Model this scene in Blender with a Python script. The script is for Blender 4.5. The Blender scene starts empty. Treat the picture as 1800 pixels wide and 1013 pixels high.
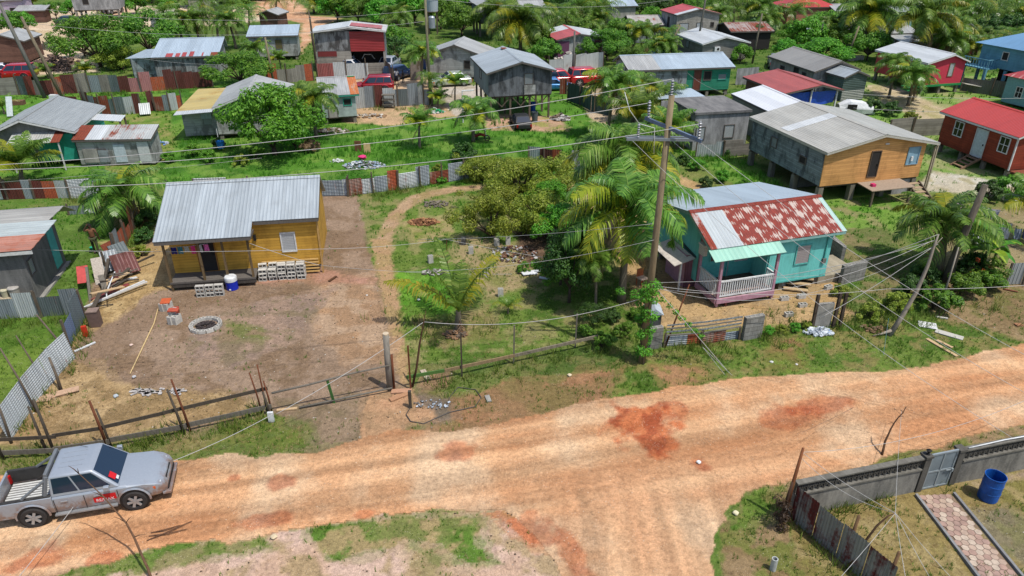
import bpy, math, random
import numpy as np
from mathutils import Vector, Matrix
C = bpy.context.scene
# ---------------------------------------------------------------- camera
F = 1275.0; PITCH = math.radians(27.8); CAMZ = 16.8
cam_d = bpy.data.cameras.new("camera"); cam = bpy.data.objects.new("camera", cam_d)
C.collection.objects.link(cam)
cam.location = (0, 0, CAMZ); cam.rotation_euler = (math.pi/2 - PITCH, 0, 0)
cam_d.sensor_width = 36; cam_d.lens = 36*F/1800; cam_d.clip_end = 4000; cam_d.clip_start = 0.1
C.camera = cam
C.render.resolution_x = 1024; C.render.resolution_y = 576
# ---------------------------------------------------------------- light
SV = Vector((0.36, -0.28, 1.0)).normalized()          # towards the sun
world = bpy.data.worlds.new("World"); C.world = world; world.use_nodes = True
wn = world.node_tree; bg = wn.nodes['Background']
sky = wn.nodes.new('ShaderNodeTexSky'); sky.sky_type = 'NISHITA'; sky.sun_disc = False
sky.sun_elevation = math.asin(SV.z); sky.sun_rotation = math.atan2(SV.x, SV.y)
sky.air_density = 1.0; sky.dust_density = 1.5
wn.links.new(sky.outputs[0], bg.inputs[0]); bg.inputs[1].default_value = 0.15
sun_d = bpy.data.lights.new("sun", 'SUN'); sun = bpy.data.objects.new("sun", sun_d)
C.collection.objects.link(sun)
sun_d.energy = 4.2; sun_d.angle = math.radians(0.5); sun_d.color = (1.0, 0.955, 0.88)
sun.rotation_euler = SV.to_track_quat('Z', 'Y').to_euler(); sun.location = (20, -20, 60)
C.view_settings.view_transform = 'Standard'; C.view_settings.look = 'None'
C.view_settings.exposure = 0.2; C.view_settings.gamma = 1.0; C.view_settings.use_curve_mapping = False
C.render.engine = 'CYCLES'
C.cycles.max_bounces = 6; C.cycles.transparent_max_bounces = 6

# ---------------------------------------------------------------- helpers
R = random.Random(7)
def rad(a): return math.radians(a)
def W(px, py, z=0.0):
    x = (px-900)/F; v = (py-506.5)/F
    dy = math.cos(PITCH)-v*math.sin(PITCH); dz = -math.sin(PITCH)-v*math.cos(PITCH)
    t = (z-CAMZ)/dz
    return Vector((x*t, dy*t, z))
KL = 0.66          # albedo = KL x (the linear value of a sunlit look)
def lin(c):
    return tuple(min(.86, KL*((v/255.0)/12.92 if v/255.0 <= .04045 else (((v/255.0)+.055)/1.055)**2.4)) for v in c)

def link(o, parent=None):
    C.collection.objects.link(o)
    if parent is not None: o.parent = parent
    return o
def thing(name, label, cat, loc=(0, 0, 0), rz=0.0, group=None):
    o = bpy.data.objects.new(name, None); C.collection.objects.link(o)
    o.empty_display_size = .3
    o.location = loc; o.rotation_euler = (0, 0, rz)
    o['label'] = label; o['category'] = cat
    if group: o['group'] = group
    return o
def tag(o, label=None, cat=None, group=None, kind=None):
    if label: o['label'] = label
    if cat: o['category'] = cat
    if group: o['group'] = group
    if kind: o['kind'] = kind
    return o

class MB:
    def __init__(s): s.v = []; s.f = []; s.m = []; s.cur = 0
    def add(s, vs, fs):
        b = len(s.v); s.v.extend([tuple(p) for p in vs])
        for f in fs: s.f.append(tuple(b+i for i in f)); s.m.append(s.cur)
        return s
    def quad(s, a, b, c, d): return s.add([a, b, c, d], [(0, 1, 2, 3)])
    def poly(s, pts): return s.add(pts, [tuple(range(len(pts)))])
    def box(s, c, d, rz=0.0, M=None):
        x, y, z = d[0]/2, d[1]/2, d[2]/2
        vs = [Vector((i*x, j*y, k*z)) for k in (-1, 1) for j in (-1, 1) for i in (-1, 1)]
        if M is None:
            cs, sn = math.cos(rz), math.sin(rz)
            vs = [Vector((c[0]+p.x*cs-p.y*sn, c[1]+p.x*sn+p.y*cs, c[2]+p.z)) for p in vs]
        else: vs = [M @ p + Vector(c) for p in vs]
        return s.add(vs, [(0, 2, 3, 1), (4, 5, 7, 6), (0, 1, 5, 4), (2, 6, 7, 3), (0, 4, 6, 2), (1, 3, 7, 5)])
    def b2(s, x0, x1, y0, y1, z0, z1): return s.box(((x0+x1)/2, (y0+y1)/2, (z0+z1)/2), (abs(x1-x0), abs(y1-y0), abs(z1-z0)))
    def bar(s, p, q, w, h=None, up=(0, 0, 1)):
        p = Vector(p); q = Vector(q); d = q-p; L = d.length
        if L < 1e-6: return s
        d.normalize(); u = Vector(up)
        if abs(d.dot(u)) > .99: u = Vector((0, 1, 0))
        sd = d.cross(u).normalized(); u = sd.cross(d)
        M = Matrix((sd, d, u)).transposed()
        return s.box((p+q)/2, (w, L, h or w), M=M)
    def tube(s, pts, rs, n=8, cap=True):
        pts = [Vector(p) for p in pts]
        if not hasattr(rs, '__len__'): rs = [rs]*len(pts)
        rings = []; up = Vector((0.13, 0.31, 1)).normalized(); sd = None
        for i, p in enumerate(pts):
            d = (pts[min(i+1, len(pts)-1)]-pts[max(i-1, 0)])
            if d.length < 1e-9: d = Vector((0, 0, 1))
            d.normalize()
            if sd is None:
                sd = d.cross(up)
                if sd.length < .05: sd = d.cross(Vector((1, 0, 0)))
            else: sd = sd - d*sd.dot(d)
            sd.normalize(); u = sd.cross(d)
            rings.append([p+(sd*math.cos(2*math.pi*k/n)+u*math.sin(2*math.pi*k/n))*rs[i] for k in range(n)])
        vs = [q for r in rings for q in r]; fs = []
        for i in range(len(pts)-1):
            for k in range(n):
                a = i*n+k; b = i*n+(k+1) % n
                fs.append((a, a+n, b+n, b))
        if cap: fs.append(tuple(range(n))); fs.append(tuple((len(pts)-1)*n+k for k in reversed(range(n))))
        return s.add(vs, fs)
    def lathe(s, prof, n=20, c=(0, 0, 0)):
        vs = []; fs = []
        for r, z in prof:
            for k in range(n): vs.append((c[0]+r*math.cos(2*math.pi*k/n), c[1]+r*math.sin(2*math.pi*k/n), c[2]+z))
        for i in range(len(prof)-1):
            for k in range(n):
                a = i*n+k; b = i*n+(k+1) % n
                fs.append((a, b, b+n, a+n))
        return s.add(vs, fs)
    def corr(s, p, q, h, amp=.02, wl=.08, th=.0, zb=0.0, horiz=False, top=None):
        """a corrugated sheet standing from p to q, ribs vertical (or horizontal)"""
        p = Vector(p); q = Vector(q); d = q-p; L = d.length; d.normalize(); n = Vector((0, 0, 1)).cross(d).normalized()
        if not horiz:
            k = max(2, int(L/wl*4)); rows = []
            for z in (zb, zb+h):
                rows.append([p+d*(L*i/k)+n*(amp*math.sin(i*math.pi/2))+Vector((0, 0, z)) for i in range(k+1)])
        else:
            k = max(2, int(h/wl*4)); rows = []
            for e in (0, 1):
                rows.append([p+d*(L*e)+n*(amp*math.sin(i*math.pi/2))+Vector((0, 0, zb+h*i/k)) for i in range(k+1)])
        m = len(rows[0]); vs = rows[0]+rows[1]
        return s.add(vs, [(i, i+1, i+1+m, i+m) for i in range(m-1)])
    def build(s, name, mat, parent=None, smooth=False, uv=True):
        me = bpy.data.meshes.new(name); me.from_pydata(s.v, [], s.f)
        mats = mat if isinstance(mat, (list, tuple)) else [mat]
        for m in mats: me.materials.append(m)
        if len(mats) > 1: me.polygons.foreach_set('material_index', s.m)
        if uv:
            ul = me.uv_layers.new(name='UVMap'); n = len(me.loops); uvs = np.zeros((n, 2), np.float32)
            me.update()
            for p in me.polygons:
                nn = p.normal
                if abs(nn.z) > .97: u = Vector((1, 0, 0)); v = Vector((0, 1, 0))
                else: u = Vector((-nn.y, nn.x, 0)).normalized(); v = nn.cross(u)
                for li in p.loop_indices:
                    co = me.vertices[me.loops[li].vertex_index].co
                    uvs[li, 0] = co.dot(u); uvs[li, 1] = co.dot(v)
            ul.data.foreach_set('uv', uvs.ravel())
        if smooth: me.polygons.foreach_set('use_smooth', [True]*len(me.polygons))
        me.update()
        o = bpy.data.objects.new(name, me)
        return link(o, parent)

def copy_tree(o, parent=None, top=True):
    c = o.copy(); C.collection.objects.link(c)
    if parent is not None: c.parent = parent
    for ch in list(o.children): copy_tree(ch, c, False)
    return c

# ---------------------------------------------------------------- materials
_M = {}
def nodemat(name):
    m = bpy.data.materials.new(name); m.use_nodes = True
    nt = m.node_tree; b = nt.nodes['Principled BSDF']
    return m, nt, b
def N(nt, t, **kw):
    n = nt.nodes.new(t)
    for k, v in kw.items():
        if k.startswith('i_'):
            key = k[2:]; key = int(key) if key.isdigit() else key
            n.inputs[key].default_value = v
        else: setattr(n, k, v)
    return n
def ramp(nt, fac, stops):
    r = nt.nodes.new('ShaderNodeValToRGB'); e = r.color_ramp.elements
    while len(e) > 2: e.remove(e[-1])
    e[0].position = stops[0][0]; e[0].color = (*stops[0][1], 1); e[1].position = stops[-1][0]; e[1].color = (*stops[-1][1], 1)
    for p, c in stops[1:-1]:
        x = e.new(p); x.color = (*c, 1)
    nt.links.new(fac, r.inputs[0]); return r.outputs[0]
def mixc(nt, f, a, b, mode='MIX'):
    m = nt.nodes.new('ShaderNodeMix'); m.data_type = 'RGBA'; m.blend_type = mode
    for sock, val in ((m.inputs[0], f), (m.inputs[6], a), (m.inputs[7], b)):
        if isinstance(val, (int, float)): sock.default_value = val
        elif isinstance(val, tuple): sock.default_value = (*val[:3], 1)
        else: nt.links.new(val, sock)
    return m.outputs[2]
def noise(nt, vec, scale, detail=4, rough=.6):
    n = N(nt, 'ShaderNodeTexNoise'); n.inputs['Scale'].default_value = scale
    n.inputs['Detail'].default_value = detail; n.inputs['Roughness'].default_value = rough
    if vec is not None: nt.links.new(vec, n.inputs['Vector'])
    return n.outputs[0]
def uvvec(nt, sx=1, sy=1, obj=True):
    t = N(nt, 'ShaderNodeUVMap'); mp = N(nt, 'ShaderNodeMapping'); nt.links.new(t.outputs[0], mp.inputs[0])
    mp.inputs['Scale'].default_value = (sx, sy, 1)
    oi = N(nt, 'ShaderNodeObjectInfo'); 
    cx = N(nt, 'ShaderNodeCombineXYZ'); ml = N(nt, 'ShaderNodeMath', operation='MULTIPLY', i_1=37.0)
    nt.links.new(oi.outputs['Random'], ml.inputs[0]); nt.links.new(ml.outputs[0], cx.inputs[2])
    nt.links.new(cx.outputs[0], mp.inputs['Location'])
    return mp.outputs[0]
def bump(nt, b, h, strength=.4, dist=.02):
    n = N(nt, 'ShaderNodeBump'); n.inputs['Strength'].default_value = strength; n.inputs['Distance'].default_value = dist
    nt.links.new(h, n.inputs['Height']); nt.links.new(n.outputs[0], b.inputs['Normal'])
def sep(nt, vec):
    s = N(nt, 'ShaderNodeSeparateXYZ'); nt.links.new(vec, s.inputs[0]); return s.outputs
def math_(nt, op, a, b=None, c=None):
    m = N(nt, 'ShaderNodeMath', operation=op)
    for i, x in enumerate((a, b, c)):
        if x is None: continue
        if isinstance(x, (int, float)): m.inputs[i].default_value = x
        else: nt.links.new(x, m.inputs[i])
    return m.outputs[0]

def plain(col, rough=.6, metal=0.0, var=.12, scale=6.0, spec=.4):
    key = ('p', col, rough, metal, var, scale)
    if key in _M: return _M[key]
    m, nt, b = nodemat('paint')
    c = lin(col)
    tc = N(nt, 'ShaderNodeTexCoord')
    n = noise(nt, tc.outputs['Object'], scale, 5, .65)
    lo = tuple(v*(1-var*1.8) for v in c); hi = tuple(min(1, v*(1+var)) for v in c)
    nt.links.new(ramp(nt, n, [(.3, lo), (.7, hi)]), b.inputs['Base Color'])
    b.inputs['Roughness'].default_value = rough; b.inputs['Metallic'].default_value = metal
    b.inputs['Specular IOR Level'].default_value = spec
    _M[key] = m; return m

def metal_sheet(col, rust=0.0, rustcol=(140, 62, 36), sp=.17, dirt=.25, rough=.42, strength=.5, axis=0, streak=True):
    """ribbed zinc sheet: ribs run up the slope / wall; rust comes in patches and streaks"""
    key = ('z', col, rust, rustcol, sp, dirt, rough, strength, axis)
    if key in _M: return _M[key]
    m, nt, b = nodemat('zinc_sheet')
    uv = uvvec(nt); s = sep(nt, uv)
    c = lin(col); rc = lin(rustcol)
    st = uvvec(nt, 5.0 if axis == 0 else .45, .45 if axis == 0 else 5.0)
    n1 = noise(nt, st, 1.0, 5, .6); n2 = noise(nt, uv, .55, 4, .6); n3 = noise(nt, uv, 9, 4, .7)
    base = ramp(nt, n1, [(.3, tuple(v*(1-dirt) for v in c)), (.62, c), (.8, tuple(min(1, v*1.12) for v in c))])
    dark = tuple(v*.55*k for v, k in zip(c, (1.0, .95, .88)))
    base = mixc(nt, ramp(nt, n2, [(.52, (0, 0, 0)), (.8, (dirt*2.2,)*3)]), base, dark)
    # sheet seams: single sheets of slightly different tone
    fl = math_(nt, 'FLOOR', math_(nt, 'DIVIDE', s[axis], .82))
    wn_ = N(nt, 'ShaderNodeTexWhiteNoise', noise_dimensions='1D'); nt.links.new(fl, wn_.inputs['W'])
    tone = math_(nt, 'MULTIPLY_ADD', wn_.outputs[0], .16, .90)
    cmb = N(nt, 'ShaderNodeCombineXYZ')
    for i in range(3): nt.links.new(tone, cmb.inputs[i])
    base = mixc(nt, 1.0, base, cmb.outputs[0], 'MULTIPLY')
    if rust > 0:
        a = math_(nt, 'ADD', math_(nt, 'MULTIPLY', n1, .42), math_(nt, 'MULTIPLY', n2, .40))
        a = math_(nt, 'ADD', a, math_(nt, 'MULTIPLY', n3, .18))
        t = .66-rust*.34
        f = ramp(nt, a, [(t-.05, (0, 0, 0)), (t+.03, (1, 1, 1))])
        rr = ramp(nt, n3, [(.3, tuple(v*.6 for v in rc)), (.7, tuple(min(1, v*1.25) for v in rc))])
        base = mixc(nt, f, base, rr)
        rg = mixc(nt, f, (rough,)*3, (.85,)*3); nt.links.new(rg, b.inputs['Roughness'])
    else: b.inputs['Roughness'].default_value = rough
    nt.links.new(base, b.inputs['Base Color'])
    w = math_(nt, 'SINE', math_(nt, 'MULTIPLY', s[axis], 2*math.pi/sp))
    w = math_(nt, 'POWER', math_(nt, 'MULTIPLY_ADD', w, .5, .5), 2.5)
    w = math_(nt, 'ADD', w, math_(nt, 'MULTIPLY', n3, .15))
    bump(nt, b, w, strength, .045)
    b.inputs['Metallic'].default_value = .12
    _M[key] = m; return m

def check_rust_sheet():
    """light sheets with a staggered pattern of rust round the lap joints"""
    if 'chk' in _M: return _M['chk']
    m, nt, b = nodemat('rusty_patterned_zinc')
    uv = uvvec(nt); s = sep(nt, uv)
    u = math_(nt, 'DIVIDE', s[0], .66); v = math_(nt, 'DIVIDE', s[1], .74)
    v2 = math_(nt, 'ADD', v, math_(nt, 'MULTIPLY', math_(nt, 'FLOOR', u), .5))
    du = math_(nt, 'ABSOLUTE', math_(nt, 'SUBTRACT', math_(nt, 'FRACT', u), .5))
    dv = math_(nt, 'ABSOLUTE', math_(nt, 'SUBTRACT', math_(nt, 'FRACT', v2), .5))
    n = noise(nt, uvvec(nt, 11, .8), 1.0, 2, .6)
    nb = noise(nt, uvvec(nt, .9, .7), 1.0, 3, .6)
    d = math_(nt, 'ADD', math_(nt, 'ADD', math_(nt, 'MULTIPLY', du, .75), math_(nt, 'MULTIPLY', dv, 1.1)), math_(nt, 'MULTIPLY', math_(nt, 'SUBTRACT', n, .5), 2.3))
    d = math_(nt, 'ADD', d, math_(nt, 'MULTIPLY', math_(nt, 'SUBTRACT', nb, .5), .5))
    f = ramp(nt, d, [(.27, (0, 0, 0)), (.33, (1, 1, 1))])
    n2 = noise(nt, uv, 6, 5, .7)
    col = mixc(nt, f, lin((206, 186, 174)), ramp(nt, n2, [(.3, lin((118, 36, 20))), (.7, lin((160, 56, 34)))]))
    nt.links.new(col, b.inputs['Base Color']); b.inputs['Roughness'].default_value = .7
    w = math_(nt, 'SINE', math_(nt, 'MULTIPLY', s[0], 2*math.pi/.155)); bump(nt, b, w, .5, .03)
    _M['chk'] = m; return m

def siding(col, sp=.16, var=.22, gap=.55, axis=1, rough=.75, grain=True, weather=None, wamt=.0):
    """boards: axis 1 = horizontal laps, axis 0 = vertical boards"""
    key = ('s', col, sp, var, gap, axis, rough, weather, wamt)
    if key in _M: return _M[key]
    m, nt, b = nodemat('board_siding')
    uv = uvvec(nt); s = sep(nt, uv); c = lin(col)
    g = noise(nt, uvvec(nt, 1.2, 22) if axis == 1 else uvvec(nt, 22, 1.2), 1.0, 5, .65)
    fr = math_(nt, 'FRACT', math_(nt, 'DIVIDE', s[axis], sp)); fl = math_(nt, 'FLOOR', math_(nt, 'DIVIDE', s[axis], sp))
    wn_ = N(nt, 'ShaderNodeTexWhiteNoise', noise_dimensions='1D'); nt.links.new(fl, wn_.inputs['W'])
    base = ramp(nt, g, [(.25, tuple(v*(1-var) for v in c)), (.7, tuple(min(1, v*(1+var*.6)) for v in c))])
    tone = math_(nt, 'MULTIPLY_ADD', wn_.outputs[0], var, 1-var*.5)
    cmb = N(nt, 'ShaderNodeCombineXYZ')
    for i in range(3): nt.links.new(tone, cmb.inputs[i])
    base = mixc(nt, 1.0, base, cmb.outputs[0], 'MULTIPLY')
    line = ramp(nt, fr, [(.0, (1-gap,)*3), (.10, (1, 1, 1)), (.94, (1, 1, 1)), (1.0, (1-gap,)*3)])
    base = mixc(nt, 1.0, base, line, 'MULTIPLY')
    nst = noise(nt, uvvec(nt, 1.1, .5), 1.0, 6, .7); base = mixc(nt, 1.0, base, ramp(nt, nst, [(.3, (.66, .64, .62)), (.52, (1, 1, 1)), (.8, (1.08, 1.08, 1.08))]), 'MULTIPLY')
    if weather:
        n2 = noise(nt, uvvec(nt, 1.5, .6), 1.1, 5, .65)
        base = mixc(nt, ramp(nt, n2, [(.62-wamt*.3, (0, 0, 0)), (.74-wamt*.3, (1, 1, 1))]), base, lin(weather))
    nt.links.new(base, b.inputs['Base Color']); b.inputs['Roughness'].default_value = rough
    b.inputs['Specular IOR Level'].default_value = .25
    bump(nt, b, math_(nt, 'ADD', fr, math_(nt, 'MULTIPLY', g, .3)), .5, .02)
    _M[key] = m; return m

def concrete(col=(150, 148, 140), dark=(70, 70, 68), amt=.5, block=False):
    key = ('c', col, dark, amt, block)
    if key in _M: return _M[key]
    m, nt, b = nodemat('concrete')
    uv = uvvec(nt); n1 = noise(nt, uvvec(nt, 2.2, .6), 1.0, 6, .65); n2 = noise(nt, uv, 14, 5, .7)
    c = lin(col); d = lin(dark)
    base = ramp(nt, n1, [(.55-amt*.3, d), (.62-amt*.1, tuple((a+e)/2 for a, e in zip(c, d))), (.75, c)])
    base = mixc(nt, .35, base, ramp(nt, n2, [(.3, tuple(v*.6 for v in c)), (.7, tuple(min(1, v*1.2) for v in c))]))
    if block:
        br = N(nt, 'ShaderNodeTexBrick'); nt.links.new(uv, br.inputs[0]); br.inputs['Scale'].default_value = 1.0
        br.inputs['Brick Width'].default_value = .42; br.inputs['Row Height'].default_value = .21; br.inputs['Mortar Size'].default_value = .012
        br.inputs['Color1'].default_value = (1, 1, 1, 1); br.inputs['Color2'].default_value = (.82, .82, .8, 1); br.inputs['Mortar'].default_value = (.5, .5, .48, 1)
        base = mixc(nt, 1.0, base, br.outputs[0], 'MULTIPLY')
    nt.links.new(base, b.inputs['Base Color']); b.inputs['Roughness'].default_value = .9
    b.inputs['Specular IOR Level'].default_value = .15
    bump(nt, b, n2, .35, .01)
    _M[key] = m; return m

def wood(col=(120, 104, 84), var=.35, rough=.85):
    key = ('w', col, var)
    if key in _M: return _M[key]
    m, nt, b = nodemat('weathered_wood')
    tc = N(nt, 'ShaderNodeTexCoord'); mp = N(nt, 'ShaderNodeMapping'); nt.links.new(tc.outputs['Object'], mp.inputs[0])
    mp.inputs['Scale'].default_value = (9, 9, 1.6)
    n = noise(nt, mp.outputs[0], 1.4, 6, .7); c = lin(col)
    nt.links.new(ramp(nt, n, [(.28, tuple(v*(1-var*1.4) for v in c)), (.5, c), (.75, tuple(min(1, v*(1+var)) for v in c))]), b.inputs['Base Color'])
    b.inputs['Roughness'].default_value = rough; b.inputs['Specular IOR Level'].default_value = .2
    bump(nt, b, n, .5, .02)
    _M[key] = m; return m

def louver(col=(190, 192, 192), sp=.09):
    key = ('l', col, sp)
    if key in _M: return _M[key]
    m, nt, b = nodemat('louvre_panes')
    s = sep(nt, uvvec(nt)); fr = math_(nt, 'FRACT', math_(nt, 'DIVIDE', s[1], sp)); c = lin(col)
    nt.links.new(ramp(nt, fr, [(0, tuple(v*.25 for v in c)), (.2, tuple(v*.8 for v in c)), (1.0, c)]), b.inputs['Base Color'])
    b.inputs['Roughness'].default_value = .4; bump(nt, b, fr, .5, .03)
    _M[key] = m; return m

def glass(col=(22, 26, 30), rough=.08):
    key = ('g', col, rough)
    if key in _M: return _M[key]
    m, nt, b = nodemat('window_glass'); b.inputs['Base Color'].default_value = (*lin(col), 1)
    b.inputs['Roughness'].default_value = rough; b.inputs['Specular IOR Level'].default_value = .6
    _M[key] = m; return m

def leafmat(c1, c2, c3=None, trans=.35, scale=.8, rough=.5, name='leaves'):
    key = ('leaf', c1, c2, c3, trans, scale)
    if key in _M: return _M[key]
    m, nt, b = nodemat(name)
    geo = N(nt, 'ShaderNodeNewGeometry'); tc = N(nt, 'ShaderNodeTexCoord')
    n = noise(nt, tc.outputs['Object'], scale, 3, .6)
    a = math_(nt, 'ADD', math_(nt, 'MULTIPLY', geo.outputs['Random Per Island'], .55), math_(nt, 'MULTIPLY', n, .6))
    st = [(.25, lin(c1)), (.75, lin(c2))]
    if c3: st.append((.97, lin(c3)))
    col = ramp(nt, a, st)
    oi = N(nt, 'ShaderNodeObjectInfo'); hs = N(nt, 'ShaderNodeHueSaturation')
    nt.links.new(col, hs.inputs['Color'])
    nt.links.new(math_(nt, 'MULTIPLY_ADD', oi.outputs['Random'], .03, .485), hs.inputs['Hue'])
    nt.links.new(math_(nt, 'MULTIPLY_ADD', oi.outputs['Random'], .3, .85), hs.inputs['Value'])
    col = hs.outputs[0]
    nt.links.new(col, b.inputs['Base Color']); b.inputs['Roughness'].default_value = rough
    b.inputs['Specular IOR Level'].default_value = .35
    tr = N(nt, 'ShaderNodeBsdfTranslucent'); nt.links.new(col, tr.inputs[0])
    mx = N(nt, 'ShaderNodeMixShader', i_0=trans); out = nt.nodes['Material Output']
    nt.links.new(b.outputs[0], mx.inputs[1]); nt.links.new(tr.outputs[0], mx.inputs[2]); nt.links.new(mx.outputs[0], out.inputs[0])
    _M[key] = m; return m
# ---------------------------------------------------------------- ground
def _hash(ix, iy, s):
    h = (ix.astype(np.int64)*374761393 + iy.astype(np.int64)*668265263 + s*974634777) & 0x7fffffff
    h = ((h ^ (h >> 13))*1274126177) & 0x7fffffff
    return ((h ^ (h >> 16)) & 0xffff)/65535.0
def vn(x, y, s=0):
    ix = np.floor(x); iy = np.floor(y); fx = x-ix; fy = y-iy
    fx = fx*fx*(3-2*fx); fy = fy*fy*(3-2*fy); ix = ix.astype(np.int64); iy = iy.astype(np.int64)
    a = _hash(ix, iy, s); b = _hash(ix+1, iy, s); c = _hash(ix, iy+1, s); d = _hash(ix+1, iy+1, s)
    return (a*(1-fx)+b*fx)*(1-fy)+(c*(1-fx)+d*fx)*fy
def fbm(x, y, s=0, o=4):
    t = 0; a = .5; k = 1
    for i in range(o):
        t = t+a*vn(x*k, y*k, s+i*17); a *= .5; k *= 2.03
    return t/(1-.5**o)
def inpoly(x, y, P):
    r = np.zeros(x.shape, bool); n = len(P)
    for i in range(n):
        x1, y1 = P[i]; x2, y2 = P[(i+1) % n]
        if y1 == y2: continue
        c = ((y1 > y) != (y2 > y))
        r ^= c & (x < (x2-x1)*(y-y1)/(y2-y1)+x1)
    return r
def PW(pts): return [tuple(W(a, b)[:2]) for a, b in pts]
G_BRIGHT = [(66, 112, 34), (88, 136, 44), (116, 150, 62)]
G_LOT = [(84, 112, 42), (108, 130, 56), (146, 140, 90)]
G_DRY = [(120, 118, 66), (140, 132, 84), (112, 122, 56)]
DIRT = [(146, 122, 100), (160, 136, 114), (134, 110, 86)]
ROAD = [(222, 168, 132), (206, 148, 110), (196, 128, 88)]
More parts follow.
